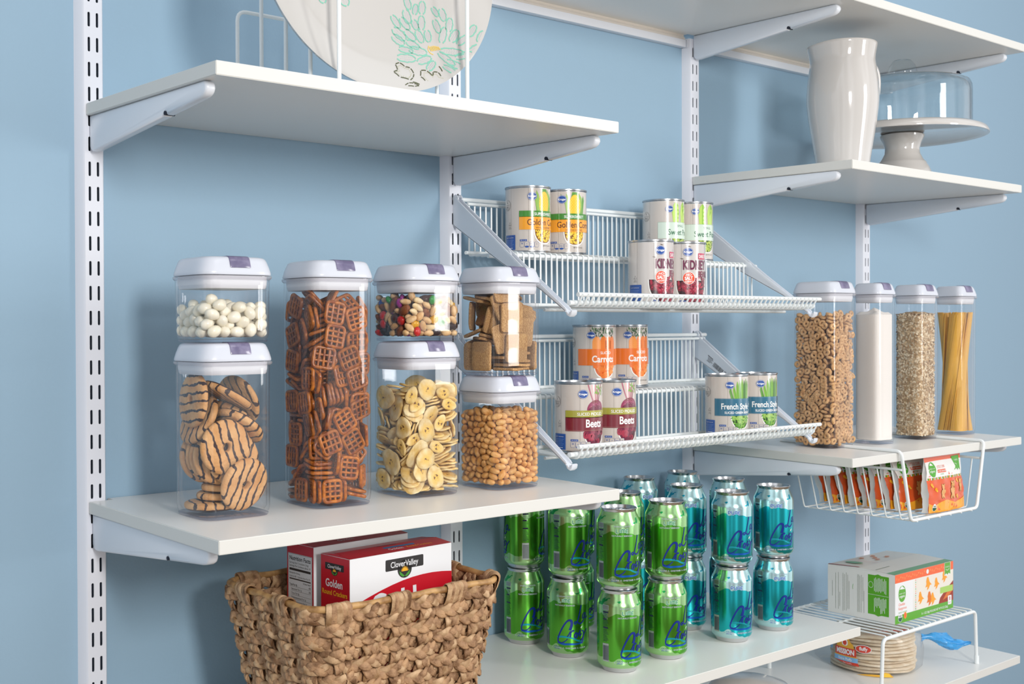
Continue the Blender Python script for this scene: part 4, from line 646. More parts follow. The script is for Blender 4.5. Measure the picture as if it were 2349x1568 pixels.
POSES['ring'] = {
 0: [
  94,-383,129,-36,-88,-88,-165,-383,380,74,30,-30,-182,-383,158,79,1,-1,-383,-147,525,99,22,99,242,-383,293,14,104,-104,-383,153,332,-30,74,-30,260,-383,673,40,85,-85,-383,8,402,-109,4,-109,218,-383,69,-66,51,51,47,-383,850,-48,-76,-76,
  260,-383,1039,31,92,-92,145,-383,751,-68,47,47,-383,-88,2273,27,-75,-27,-383,-160,1754,-77,-48,77,261,-383,1853,66,51,-51,-62,-382,2302,76,23,-23,-382,105,1601,-66,56,-67,-381,116,1344,75,48,73,-379,265,1919,68,-59,-69,-377,-268,812,54,68,58,
  -289,-368,447,66,61,-79,-290,-366,1956,-75,15,-10,93,-365,1216,37,61,-76,295,-364,1703,-72,59,79,-289,-361,69,-61,55,45,-357,-312,1355,93,31,-103,-355,-162,1639,-69,-1,126,278,-354,930,35,45,-97,-354,326,1470,-91,46,100,-352,319,2297,7,93,-44,
  -352,325,1186,-88,3,74,-351,-134,1850,54,20,129,-274,-351,1692,-34,-98,-35,-350,339,513,-76,79,-110,339,-350,2015,69,38,22,254,-350,2018,-88,44,93,232,-350,402,-70,121,-69,-349,-340,630,86,51,-97,-349,-340,1219,71,81,108,-165,-348,250,97,89,-46,
  -347,-285,1793,-115,-35,35,-167,-345,706,-5,-2,91,-345,221,967,-24,31,88,-344,224,166,1,-5,144,-344,221,1045,-18,-41,-112,-344,-226,1035,121,93,-5,-344,151,856,81,103,-43,-344,84,750,21,-52,110,-344,-165,184,-33,-14,-38,-344,-90,277,-35,5,13,
  -344,184,1194,-20,-155,-10,-7,-344,441,-11,-80,10,-344,-136,238,121,16,-6,-344,-37,311,-35,-4,-13,-344,12,30,0,0,-39,-344,151,1249,-140,-58,-4,143,-344,1447,57,139,4,-21,-344,210,0,0,-39,-344,-276,266,112,-70,58,-344,-221,974,-6,2,39,
  109,-344,1029,-70,-9,-93,-344,-83,63,-50,121,54,-344,-183,334,-18,137,63,24,-344,1669,9,-7,-91,-344,-222,1155,-3,7,118,-344,-16,204,-83,108,32,-344,-153,1340,7,17,-117,-152,-344,667,-1,0,114,-344,-94,1155,-36,5,12,126,-344,650,-7,-1,144,
  -159,-344,1314,133,-55,-34,-344,123,90,156,-21,0,-344,236,1347,44,-34,59,-344,-225,1095,-3,7,118,159,-344,1695,6,-8,-65,50,-344,531,31,-75,-30,-139,-344,1483,43,-18,-111,-7,-344,995,-131,54,-37,83,-344,1964,98,-40,-80,-344,-222,899,87,113,-23,
  -150,-344,957,0,0,91,-344,274,1293,-98,-41,-24,-196,-344,1566,67,9,129,-90,-344,30,21,156,0,-17,-344,1966,-91,118,-9,-344,-233,1951,-40,-3,69,-23,-344,1291,148,-20,-38,86,-344,1864,154,20,15,-344,-125,1059,53,69,-70,-27,-344,1903,-9,-7,91,
  177,-344,2226,38,5,139,147,-344,591,-4,-3,92,-344,111,2173,-11,1,13,-42,-344,150,0,0,-118,-40,-344,2084,6,-8,-65,17,-344,1383,16,119,6,-344,-170,1397,-133,-55,-8,-49,-344,1838,9,-7,-91,119,-344,2051,-17,-130,5,153,-344,2170,17,-130,-5,
  -344,244,227,2,4,-118,-94,-344,1727,-31,24,-88,28,-344,1609,-91,118,-9,-46,-344,1236,17,-131,-4,-344,208,760,3,-8,118,-27,-344,2209,91,119,9,-49,-344,539,-20,154,0,-14,-344,1783,120,92,12,-344,-86,1996,63,-26,33,-344,22,157,25,19,-63,
  -344,190,1550,-99,13,8,-73,-344,1381,76,99,29,-344,149,30,0,0,-13,-156,-344,1160,3,24,13,-166,-344,2199,17,132,4,-344,-15,1767,-2,10,144,157,-344,1573,1,-10,-13,-344,214,701,3,-7,118,-344,5,1946,-7,-3,-39,-99,-344,1637,-116,-48,60,
  -344,7,1885,-7,-3,-39,-8,-344,1068,12,-29,-38,-344,180,1133,3,7,-118,-344,-51,1197,18,-141,54,-344,-35,1072,-50,-121,-53,-344,20,2004,-6,5,65,-344,48,987,-96,74,32,-344,-293,69,74,31,-31,-50,-344,599,-20,155,0,208,-344,2277,38,5,139,
  171,-344,1758,-91,118,-9,-192,-344,2253,-22,-17,90,-13,-344,735,20,-15,-90,-344,-5,1236,-31,-23,-63,-226,-344,1430,-38,-90,26,-344,64,279,95,12,-9,-344,16,806,-73,-98,-46,-344,-26,1545,-14,-107,-102,-344,85,661,19,45,-111,-344,117,1060,115,15,-7,
  -137,-344,1017,1,0,118,-344,20,1294,18,-141,54,-344,-107,951,-119,-16,-6,-344,38,1444,-1,3,144,-344,217,462,-122,-92,-5,-117,-344,1422,24,-31,-63,-344,-91,437,-94,-72,-33,-141,-344,1077,1,0,144,13,-344,681,-20,-16,90,-103,-344,1199,-18,-131,5,
  -344,-126,1521,-2,-2,-65,-344,-228,375,-51,120,56,104,-344,349,2,-1,-39,281,-344,773,-2,5,-65,-89,-344,833,-19,135,-3,-186,-344,626,4,0,40,-344,70,1503,-2,3,118,165,-344,1513,-4,-9,38,-344,8,1030,8,58,-133,-193,-344,852,10,73,10,
  -344,127,190,-95,12,9,-45,-344,2144,9,-7,-90,-344,210,640,6,-1,12,-95,-344,894,150,20,31,-33,-344,341,123,95,0,-344,141,2228,118,-89,10,-344,-15,703,51,126,-44,-344,169,878,110,-58,17,-24,-343,2026,4,-9,-39,116,-343,230,2,-1,13,
  89,-343,1320,-155,20,11,-17,-343,1135,-131,51,-41,-343,-23,1387,-5,0,12,-343,71,2120,-8,-10,-90,-343,-186,2344,7,17,-118,-70,-343,90,23,155,0,-343,-285,1701,108,-95,-55,-343,211,1698,-90,13,7,149,-343,531,-94,122,-1,-343,-51,656,-27,-24,-62,
  -343,37,2062,148,-22,2,-279,-343,1066,-7,-1,65,-343,152,2363,-140,-16,-5,-194,-343,753,93,123,4,-343,202,2072,-21,-30,-87,-67,-343,439,-103,13,-107,-28,-343,281,57,145,-1,-343,-248,1534,-87,90,70,-343,-115,809,49,123,-45,198,-343,2364,19,-120,-7,
  -343,140,1817,118,91,-2,-278,-343,1006,58,139,-3,22,-343,1547,-12,-5,114,-343,287,349,4,2,-35,-278,-343,1127,6,-7,-144,230,-343,1206,-5,7,-144,-288,-343,944,-58,142,-9,-343,281,290,-54,-146,-5,-343,-282,530,127,91,-3,29,-343,1487,-7,-9,69,
  -173,-343,2341,-75,105,-25,-343,-8,846,-73,-102,-40,287,-343,2139,51,-121,-16,-343,-24,1645,126,89,-3,-343,176,2308,-129,57,8,-342,-180,706,-33,-18,-36,-342,-72,910,37,-7,10,-342,7,540,27,32,-29,-342,123,1759,-58,144,-12,-152,-342,1607,29,41,56,
  -209,-342,577,-150,43,4,-342,-64,2152,102,81,-17,131,-342,2113,-127,-61,35,285,-342,559,-12,-13,-65,-342,90,944,41,5,-13,109,-342,290,-144,57,-1,-342,18,2219,-25,129,68,-187,-342,1830,-17,11,-63,-252,-342,848,51,-72,-47,-342,127,840,122,-19,1,
  -342,-191,2239,-22,-72,-95,-159,-342,1999,56,138,16,-292,-342,1434,-11,61,-17,-342,44,782,-21,135,57,-342,-84,605,-27,-25,-66,-342,276,409,5,-1,18,-342,252,69,63,66,-78,-342,-169,2076,81,105,-25,-342,-129,1285,10,13,-91,287,-342,495,131,-56,13,
  -342,234,1503,51,31,-49,-342,-185,2014,-28,-3,12,-342,-239,2193,48,-106,80,228,-342,1145,-138,-62,3,250,-342,1427,60,64,81,-57,-342,2419,87,112,27,-342,-233,69,53,71,-70,103,-342,2315,-22,-38,32,-342,-215,605,18,-16,143,-342,158,2000,-5,6,118,
  149,-341,1387,-8,-5,106,-341,-32,1705,149,-38,2,-341,245,2225,-48,50,71,-193,-341,2401,-137,37,-46,-181,-341,2118,-118,85,-6,95,-341,409,-1,-2,133,-341,2,1825,-7,-1,-13,-341,203,915,-24,26,77,283,-341,833,-1,-152,-2,-341,242,2117,125,-3,3,
  165,-341,1635,-1,147,0,-341,-127,2121,-21,-22,-57,-341,-210,1448,-29,-150,-22,81,-341,939,-12,13,-33,-341,-292,169,-149,44,5,220,-341,1267,86,-130,-9,-341,282,1822,-136,-46,-16,-341,-173,69,66,51,-50,-179,-341,2057,-13,-13,139,-341,287,2390,-115,-86,-14,
  348,-341,69,0,85,-60,-341,85,462,109,-56,12,235,-340,1326,0,7,-79,-340,-40,878,-109,-45,-8,-291,-340,1537,6,8,-16,349,-340,212,35,71,-25,227,-340,165,-14,-4,21,350,-340,1258,-15,-81,-47,294,-340,1602,12,-10,0,-339,350,2158,-70,-38,23,
  -339,215,522,-97,-119,-7,132,-339,1812,11,-5,-115,-339,114,560,39,-85,81,-338,351,128,50,-87,-96,294,-338,2411,51,88,100,-193,-338,1738,15,-111,-7,-306,-336,2174,-117,-63,-46,-298,-335,261,82,79,-3,36,-335,1732,6,-8,-65,352,-335,368,-19,-78,-41,
  -334,-146,758,47,125,-45,-298,-334,1830,-129,-12,62,-333,298,1638,17,2,-48,-322,-310,2274,-2,-151,-24,82,66,2298,125,-43,34,-194,202,2334,52,22,-3,-136,383,2324,-74,30,30,308,-326,2282,48,-110,-21,245,-205,2283,16,78,16,29,343,2240,-12,-105,7,
  -321,-309,2401,6,18,-102,-60,-322,2302,43,82,-82,344,-244,2366,5,12,-117,-86,-222,2279,-45,26,114,89,-29,2235,23,-44,108,195,-79,2319,57,-135,-22,344,-194,2254,-92,119,13,213,-75,2251,18,5,66,-244,332,2253,-109,85,-33,15,-281,2351,-9,-116,48,
  149,-196,2262,1,-119,13,-134,127,2266,-35,-47,-90,-53,58,2351,9,-17,17,187,342,2272,-140,-58,-2,-29,217,2247,-83,45,-93,62,337,2302,-5,51,-8,-215,-217,2298,125,-64,22,59,-202,2399,114,11,60,60,-184,2258,-15,-120,19,60,-101,2304,12,57,130,
  344,-91,2306,-69,29,32,-1,123,2274,65,45,1,-98,221,2304,-108,31,-72,-45,341,2356,3,52,-15,342,-21,2238,33,-11,31,249,241,2301,23,19,31,-163,-97,2277,-108,64,11,-85,-122,2342,-75,7,-132,151,-211,2348,-3,39,20,238,-148,2378,36,-151,9,
  360,266,2288,47,42,50,343,84,2332,-117,-14,-6,-245,-69,2379,19,84,-71,-176,34,2285,-29,34,69,-204,-166,2344,-20,16,102,344,150,2314,34,26,-62,342,143,2219,3,59,-140,96,216,2239,-135,-21,36,185,71,2290,-72,43,-76,246,99,2290,-67,-63,61,
  -163,-56,2232,23,-25,55,-245,115,2237,-58,-68,26,-305,-323,2332,-92,-110,-14,192,205,2248,-27,27,-114,-101,342,2233,148,-21,42,-251,353,2366,12,-92,58,-216,239,2282,58,-6,41,-267,-96,2249,35,57,70,-314,22,2312,0,-143,-1,344,-193,2316,-118,90,10,
  128,190,2331,78,83,46,-188,106,2357,36,133,46,278,-12,2355,-55,-93,-110,-40,-5,2280,148,6,7,-289,21,2367,-142,-49,19,-332,223,582,-75,-135,-8,-312,-331,841,-77,-54,69,302,-330,1543,-141,-42,-19,-187,-330,528,4,-1,-66,-301,-329,718,56,-114,-16,
  -328,-221,1215,-6,-1,-13,-223,-328,1236,31,-30,-124,-327,145,1879,-8,2,66,-326,308,1084,-10,5,-26,-325,307,828,0,-1,83,-324,-311,373,-116,11,8,-323,150,338,-101,18,-103,151,-322,472,2,-3,-14,-320,-322,2096,-124,-29,-36,-167,-321,479,22,151,-1,
  -320,-314,1606,-104,-104,0,-320,110,1345,-94,-26,94,-320,145,1940,-7,7,125,-319,-255,467,-137,77,3,-55,-318,782,-144,36,-31,317,-316,2192,92,-99,-27,-315,317,1772,-39,141,19,-315,315,1709,9,-14,61,353,-314,1120,-78,8,88,-313,316,1994,-20,-31,-131,
  -309,102,1704,146,-38,8,151,-306,1049,-23,55,20,-124,-305,1908,18,90,-16,-301,333,893,0,0,105,-301,-251,1909,110,-94,55,150,-298,845,-20,-9,-124,363,-298,655,75,40,53,123,-297,30,-24,-155,0,336,-297,1495,-75,121,7,249,-296,640,-50,-52,-107,
  -295,-254,648,-142,38,22,-295,339,767,4,-4,-1,-295,53,1169,-21,-49,110,18,-293,72,76,23,-116,-293,343,1565,-23,-127,-23,-292,341,647,-104,109,-1,-290,-234,1318,90,-60,78,-289,342,708,-152,-17,-7,-117,-288,324,-16,-83,-38,-288,343,30,63,144,0,
  300,-287,69,-12,-79,-32,-287,344,1012,0,0,91,342,-287,1860,12,1,67,205,-286,1915,-127,52,-28,342,-286,1026,4,15,-89,342,-286,1922,-55,-136,-7,342,-286,1799,-55,-136,-7,-204,-286,123,-43,-33,-126,-286,344,953,156,-20,0,103,-285,1135,-37,18,148,
  -259,-285,1312,-71,12,63,-171,-285,418,-20,152,-1,316,-284,248,20,86,-47,214,-284,1052,109,-1,-58,165,-284,91,-146,58,2,98,-283,171,-111,87,21,342,-283,1395,-58,38,49,-283,344,2042,131,21,-18,-283,-157,512,125,-15,12,-283,-104,548,0,-45,-134,
  109,-283,773,-3,4,92,-283,345,1351,83,118,-48,-216,-283,1902,-1,-40,-72,136,-283,712,-4,2,39,-282,65,1614,-84,-101,-52,-281,143,1592,48,38,-58,-281,28,423,95,-83,37,-281,167,1425,95,83,-33,210,-280,252,-29,-69,57,-280,-114,1922,38,120,-14,
  -279,-11,377,111,45,-13,11,-279,860,-27,52,-5,-277,278,1899,27,5,68,57,-276,1225,12,105,95,-209,-274,30,0,0,-143,357,-274,791,10,87,48,340,-274,895,5,4,-25,-272,-272,2033,-93,-56,-6,-270,-112,1614,129,23,40,90,-268,2195,84,-61,76,
  -267,-223,1785,82,24,-77,-267,378,406,68,-55,56,-266,341,545,-112,-3,79,-265,-79,1458,74,-137,8,187,-264,890,-19,-1,-91,281,-264,1664,92,-114,43,-263,156,369,92,29,94,-263,253,1180,33,-82,49,382,-261,1689,76,47,76,-260,383,1885,-40,-85,-85,
  290,-257,1201,-30,78,67,-257,-17,614,-84,-41,118,-256,82,1358,-36,-77,25,271,-255,683,-56,13,-18,-255,283,1444,32,55,-76,-152,-254,150,-8,43,66,-21,-254,1479,38,74,-47,160,-254,376,78,-20,4,-253,-82,116,19,27,37,-105,-252,1586,-98,20,-7,
  -251,-108,1775,-45,2,79,-250,342,129,-25,76,-35,-250,-240,1646,78,-19,-47,-249,-58,2034,78,7,126,-87,-248,2081,50,-77,83,190,-248,1308,77,-48,61,-52,-248,679,34,82,-61,-214,-247,327,24,-7,101,-202,-247,2203,-73,-42,-25,-247,-55,1358,-23,113,-49,
  -125,-246,1316,-73,-56,-60,269,-246,1721,-27,-11,10,-245,210,729,101,-18,-101,-245,-78,1167,104,-14,-104,-245,-99,228,-68,55,-68,-245,59,1068,36,72,36,-245,-89,1029,102,17,102,-244,287,322,74,53,78,344,-243,965,7,-5,65,-243,141,136,-15,-79,38,
  -243,232,1777,87,4,84,-242,340,230,-1,-11,151,-242,306,2180,-57,114,-18,205,-241,944,142,44,-23,-241,344,1264,17,131,5,301,-241,357,-4,-12,150,-241,-237,816,42,79,-95,215,-240,1461,-75,41,46,-239,-201,176,-57,-13,44,-237,-113,1872,-34,-8,66,
  30,-236,620,18,-41,2,-19,-235,2206,49,97,-66,-235,160,244,148,-17,-37,-213,-233,546,67,47,-16,-232,90,1955,66,-76,117,-232,-160,432,7,-40,-23,11,-231,1357,-110,-22,-43,-231,208,1301,4,65,-22,-231,-105,334,28,-9,128,-230,33,1758,-92,-30,72,
  -230,-212,1531,-39,-57,108,-69,-230,945,141,-19,14,158,-229,609,76,6,24,-40,-229,1769,-10,88,-114,144,-229,1636,83,51,-52,-229,53,90,-45,-13,0,383,-227,142,-9,78,-9,-102,-227,591,16,46,-35,59,-226,472,-29,42,-113,330,-226,1306,-144,-12,7,
  243,-226,2000,-23,48,13,-210,-226,267,21,5,51,343,-226,435,97,118,-7,-62,-226,1020,-4,29,136,-206,-226,1038,20,-155,0,344,-225,2064,-19,154,15,342,-225,1410,25,111,-87,-225,277,434,-129,-58,51,38,-225,319,-62,-141,-22,-225,359,1448,-81,78,57,
  46,-224,257,-91,112,11,-224,344,1205,10,-23,-38,-69,-224,1086,56,136,-29,74,-224,1048,23,53,-48,-223,-15,956,-126,-49,-13,206,-223,2105,-21,-17,-67,-206,-223,918,-93,-125,-1,16,-223,1860,20,-6,117,-206,-223,1098,-1,1,-66,-223,-132,879,-115,-46,-16,
 ],
}
# ------------------------------------------------------------------ food canisters
def sup(s, z, n=5.0, N=56, dx=0, dy=0):
    out = []
    for k in range(N):
        a = 2*PI*(k+.5)/N; c, d = math.cos(a), math.sin(a)
        out.append((dx+s/2*math.copysign(abs(c)**(2/n), c), dy+s/2*math.copysign(abs(d)**(2/n), d), z))
    return out
def canister(x, y, s, rz, z0, H, label, group='clear lidded canisters', latch_w=.0135):
    """H: base to lid top"""
    t = thing('food_canister', (x, y, z0), rz, label, 'canister', group)
    zr = H-.0222
    mb = MB()
    mb.loft([sup(s*.94, .0045), sup(s*.970, .0068), sup(s*.9865, .012), sup(s*.987, .0145), sup(s, zr-.0085), sup(s, zr-.006), sup(s+.0010, zr-.0048)], CLEAR)
    mb.loft([sup(s+.0010, zr-.0048), sup(s+.0036, zr-.0036), sup(s+.0046, zr-.0028), sup(s+.0046, zr-.0006), sup(s-.003, zr)], RIMC)
    mb.loft([sup(s-.0056, zr-.0005), sup(s-.0058, zr-.003), sup(s*.987-.0056, .0145), sup(s*.987-.0058, .012), sup(s*.93-.006, .0068)], CLEAR)
    mb.loft([sup(s*.90, .0003), sup(s*.935, .0005), sup(s*.950, .0016), sup(s*.955, .0034), sup(s*.93, .0040)], CLEARB, True, True)
    mb.build('canister_body', t)
    mb = MB()
    mb.loft([sup(s-.004, zr+.0002), sup(s+.0022, zr+.0004), sup(s+.0030, zr+.0016), sup(s+.0022, zr+.0042), sup(s-.0010, zr+.0100), sup(s-.0055, zr+.0165), sup(s-.0085, zr+.0195), sup(s-.0130, zr+.0212), sup(s-.020, zr+.0220), sup(s-.034, zr+.0220), sup(s-.036, zr+.0214)], LID, True, True)
    mb.build('canister_lid', t)
    mb = MB(); mb.loft([sup(s-.0052, zr-.0006), sup(s-.0056, zr-.0044), sup(s-.0050, zr-.0056), sup(s-.0062, zr-.0130), sup(s-.0090, zr-.0156)], GASK, True, True)
    mb.build('lid_gasket', t)
    mb = MB(); w_ = latch_w; prof = [(-(s+.0006)/2-.0006, zr+.0088), (-(s-.0010)/2-.0014, zr+.0098), (-(s-.0055)/2-.0014, zr+.0167), (-(s-.0085)/2-.0011, zr+.0202), (-(s-.013)/2-.0006, zr+.0221), (-(s-.020)/2, zr+.0229), (-(s-.046)/2, zr+.0229), (-(s-.048)/2, zr+.0215)]
    prof2 = prof+[(-(s-.048)/2, zr+.016), (-(s-.016)/2, zr+.0105)]
    mb.extr(prof2, -w_, w_, LATCH, .0008); mb.build('lid_latch', t)
    return t
Z2 = shz(SH['cookie'], -.21); Z5 = shz(SH['cereal'], -.23)
CAN = dict(
 cookie=canister(.0803, -.2042, .0952, R(-2), Z2, .2080, 'tall clear canister of striped cookies at the near end of the shelf'),
 almond=canister(.0803, -.2042, .0952, R(-2), Z2+.2082, .1018, 'short clear canister of white coated almonds stacked over the cookies'),
 pretzel=canister(.2294, -.2108, .0925, R(-3), Z2, .3100, 'tallest clear canister filled with square pretzels'),
 chip=canister(.3756, -.2107, .0935, R(-2), Z2, .2068, 'clear canister of dried banana chips under the trail mix'),
 trail=canister(.3756, -.2107, .0935, R(-2), Z2+.2070, .1024, 'short clear canister of trail mix with coloured candies'),
 peanut=canister(.5112, -.2295, .0912, R(-1), Z2, .1570, 'short clear canister of roasted peanuts at the bottom of its stack'),
 cracker=canister(.5112, -.2295, .0912, R(-1), Z2+.1572, .1520, 'clear canister of square wheat crackers stacked over the peanuts'),
 ring=canister(1.3551, -.2096, .0885, 0, Z5, .3080, 'tall clear canister of toasted oat rings beside the wire shelves'),
 flour=canister(1.4797, -.2373, .0605, R(-5), Z5, .3070, 'tall narrow clear canister of white flour', latch_w=.0115),
 oats=canister(1.6328, -.2373, .0665, R(-5), Z5, .3068, 'tall clear canister of rolled oats', latch_w=.0115),
 pasta=canister(1.7904, -.2381, .0645, R(-5), Z5, .3070, 'tall clear canister of dry spaghetti at the far end of the shelf', latch_w=.0115))

def nodes_mat(name, rough=.6, spec=.4):
    m = bpy.data.materials.new(name); m.use_nodes = True; n = m.node_tree; p = n.nodes['Principled BSDF']
    p.inputs['Roughness'].default_value = rough; p.inputs['Specular IOR Level'].default_value = spec
    return m, n, p
def N(n, t, **k):
    x = n.nodes.new(t)
    for a, b in k.items(): setattr(x, a, b)
    return x
def food_mat(name, c0, c1, scale, rough=.6, bump=.0006, bscale=None, rnd=.35, spec=.35, c2=None):
    """two-tone noisy food colour with per-item brightness"""
    m, n, p = nodes_mat(name, rough, spec)
    co = N(n, 'ShaderNodeTexCoord'); t = N(n, 'ShaderNodeTexNoise'); t.inputs['Scale'].default_value = scale; t.inputs['Detail'].default_value = 5
    oi = N(n, 'ShaderNodeObjectInfo')
    ad = N(n, 'ShaderNodeVectorMath', operation='ADD'); n.links.new(co.outputs['Object'], ad.inputs[0]); n.links.new(oi.outputs['Random'], ad.inputs[1]); n.links.new(ad.outputs[0], t.inputs['Vector'])
    r = N(n, 'ShaderNodeValToRGB'); e = r.color_ramp.elements; e[0].position = .32; e[1].position = .68; e[0].color = (*lin(c0), 1); e[1].color = (*lin(c1), 1)
    n.links.new(t.outputs['Fac'], r.inputs[0])
    hs = N(n, 'ShaderNodeHueSaturation'); mr = N(n, 'ShaderNodeMapRange'); mr.inputs[3].default_value = 1-rnd/2; mr.inputs[4].default_value = 1+rnd/2
    n.links.new(oi.outputs['Random'], mr.inputs[0]); n.links.new(mr.outputs[0], hs.inputs['Value']); n.links.new(r.outputs[0], hs.inputs['Color']); n.links.new(hs.outputs[0], p.inputs['Base Color'])
    t2 = N(n, 'ShaderNodeTexNoise'); t2.inputs['Scale'].default_value = bscale or scale*2; t2.inputs['Detail'].default_value = 4; n.links.new(co.outputs['Object'], t2.inputs['Vector'])
    b = N(n, 'ShaderNodeBump'); b.inputs['Distance'].default_value = bump; n.links.new(t2.outputs['Fac'], b.inputs['Height']); n.links.new(b.outputs[0], p.inputs['Normal'])
    return m, n, p, hs, co
def poses(k):
    """settled positions (0.1 mm) and rotation vectors (1/50 rad) inside a canister, per kind"""
    out = []
    for kind, nums in POSES[k].items():
        for i in range(0, len(nums), 6):
            rv = Vector(nums[i+3:i+6])/50; out.append((Vector(nums[i:i+3])*1e-4, Quaternion(rv.normalized(), rv.length) if rv.length > 1e-6 else Quaternion(), kind))
    return out
def cmat(c, dz=.0066): return Matrix.Translation(c.location+Vector((0, 0, dz))) @ Matrix.Rotation(c.rotation_euler.z, 4, 'Z')
def deform(bm, fn):
    for v in bm.verts: v.co = fn(v.co.copy())
def ico(fn, sub=2):
    bm = bmesh.new(); bmesh.ops.create_icosphere(bm, subdivisions=sub, radius=1); deform(bm, fn); return bm
def bm_mesh(bm, name, m):
    mb = MB(); mb.bm(bm, m); return mb.mesh(name, 1.2)
def drop(key, items, sc=1.0, limit=300, stuff=None):
    """items[kind] = (name, [meshes], label, category, group)"""
    C = cmat(CAN[key]); cnt = {}; rest = MB()
    for i, (p, q, k) in enumerate(poses(key)):
        name, mes, label, cat, grp = items[k]() if callable(items[k]) else items[k]
        if key == 'cookie' and (q @ Vector((0, 0, 1))).dot(Vector((-.6, -.75, .25))) < 0: q = q @ Quaternion((1, 0, 0), PI)
        if key == 'ring':                     # rings lying flat against the clear walls show their faces
            hw = .0825/2; rr_ = random.Random(i*7+1)
            for ax, d_ in ((1, p.y+hw), (0, p.x+hw)):
                if d_ < .0085 and rr_.random() < .62:
                    nrm = Vector((rr_.gauss(0, .22), -1, rr_.gauss(0, .22))) if ax else Vector((-1, rr_.gauss(0, .22), rr_.gauss(0, .22)))
                    q = nrm.normalized().to_track_quat('Z', 'Y'); p = p.copy(); p[ax] = -hw+.0040; p[1-ax] = max(-hw+.0075, min(hw-.0075, p[1-ax])); break
        me = mes[i % len(mes)]; X = C @ Matrix.Translation(p) @ q.to_matrix().to_4x4() @ Matrix.Scale(sc, 4)
        cnt[name] = cnt.get(name, 0)+1
        if cnt[name] > limit:
            o = [v.co[:] for v in me.vertices]; rest.add(o, [list(f.vertices) for f in me.polygons], me.materials[0], True, X); continue
        o = bpy.data.objects.new(name, me); COL.objects.link(o); o.matrix_world = X; tag(o, label, cat, grp)
    if rest.v:
        o = rest.build(stuff[0]); tag(o, stuff[1], stuff[2], kind='stuff')
rn = random.Random(5)
# white coated almonds
m_alm, *_ = food_mat('yogurt_coating', 'ece4cc', 'f6f0de', 40, .28, .0002, rnd=.06, spec=.5)
def egg(a, b, c, seed, lump=.06, k=1.7):
    from mathutils import noise
    def fn(v):
        n = noise.noise(v*k+Vector((seed*7.1, seed*3.3, 0)))
        s = 1+lump*n; return Vector((v.x*a/2*s, v.y*b/2*s*(1-.12*v.x), v.z*c/2*s))
    return fn
alm = [bm_mesh(ico(egg(.0180, .0140, .0134, k), 3), 'coated_almond', m_alm) for k in range(4)]
drop('almond', {0: ('coated_almond', alm, 'smooth white coated almond in the short canister over the cookies', 'candy', 'white coated almonds')})
# striped cookies
m_ck, n, p, hs, co = food_mat('striped_cookie', 'cf9458', 'e2b077', 60, .7, .0014, 260, .1)
sp = N(n, 'ShaderNodeSeparateXYZ'); n.links.new(co.outputs['Object'], sp.inputs[0])
tn = N(n, 'ShaderNodeTexNoise'); tn.inputs['Scale'].default_value = 90; n.links.new(co.outputs['Object'], tn.inputs['Vector'])
def mth(op, a, b=None, v=None):
    x = N(n, 'ShaderNodeMath', operation=op)
    n.links.new(a, x.inputs[0]) if not isinstance(a, (int, float)) else setattr(x.inputs[0], 'default_value', a)
    if b is not None:
        n.links.new(b, x.inputs[1]) if not isinstance(b, (int, float)) else setattr(x.inputs[1], 'default_value', b)
    return x.outputs[0]
fr = mth('FRACT', mth('ADD', mth('MULTIPLY', sp.outputs[0], 92.), mth('MULTIPLY', tn.outputs['Fac'], .85)))
st = mth('LESS_THAN', fr, .26); bt = mth('LESS_THAN', mth('ADD', sp.outputs[2], mth('MULTIPLY', tn.outputs['Fac'], .0015)), -.0022)
ch = mth('MAXIMUM', st, bt)
mx = N(n, 'ShaderNodeMix', data_type='RGBA'); n.links.new(ch, mx.inputs[0]); n.links.new(hs.outputs[0], mx.inputs[6]); mx.inputs[7].default_value = (*lin('3a2320'), 1); n.links.new(mx.outputs[2], p.inputs['Base Color'])
rr = mth('SUBTRACT', .72, mth('MULTIPLY', ch, .35)); n.links.new(rr, p.inputs['Roughness'])
mb = MB(); prof = [(.0052, -.0040), (.0060, -.0049), (.030, -.0049), (.0322, -.0030), (.0330, 0), (.0322, .0028), (.0295, .0044), (.0150, .0050), (.0065, .0046), (.0052, .0030), (.0052, -.0040)]
mb.lathe(prof, m_ck, 40)
from mathutils import noise as _nz
mb.v = [tuple(Vector(v)*(1+.018*_nz.noise(Vector(v)*90))) for v in mb.v]
ck = mb.mesh('striped_cookie', 1)
drop('cookie', {0: ('striped_cookie', [ck], 'round golden cookie with dark chocolate stripes and centre hole, in the near canister', 'cookie', 'striped cookies')})
# square lattice pretzels
m_pz, *_ = food_mat('pretzel_crust', '7a3406', 'c0701c', 130, .24, .0004, rnd=.35, spec=.5)
def pretzel(seed):
    r_ = random.Random(seed); mb = MB(); a, b = .0130, .0124; fr = []
    rc = .0042
    for cx, cy, a0 in ((a-rc, b-rc, 0), (-a+rc, b-rc, 90), (-a+rc, -b+rc, 180), (a-rc, -b+rc, 270)):
        for k in range(4): t = R(a0+30*k); fr.append((cx+rc*math.cos(t), cy+rc*math.sin(t), r_.uniform(-.0003, .0003)))
    mb.tube(fr, .0024, m_pz, 7, closed=True)
    for i in range(3):
        x = (i-1)*.0064; mb.tube([(x+r_.uniform(-.0005, .0005), -b, 0), (x, 0, .0006), (x+r_.uniform(-.0005, .0005), b, 0)], .0017, m_pz, 6)
    for i in range(2):
        y = (i-.5)*.0080; mb.tube([(-a, y, 0), (0, y+r_.uniform(-.0004, .0004), -.0005), (a, y, 0)], .0017, m_pz, 6)
    return mb.mesh('square_pretzel', 1.2)
drop('pretzel', {0: ('square_pretzel', [pretzel(k) for k in range(3)], 'glossy brown square lattice pretzel in the tallest canister', 'pretzel', 'square pretzels')})
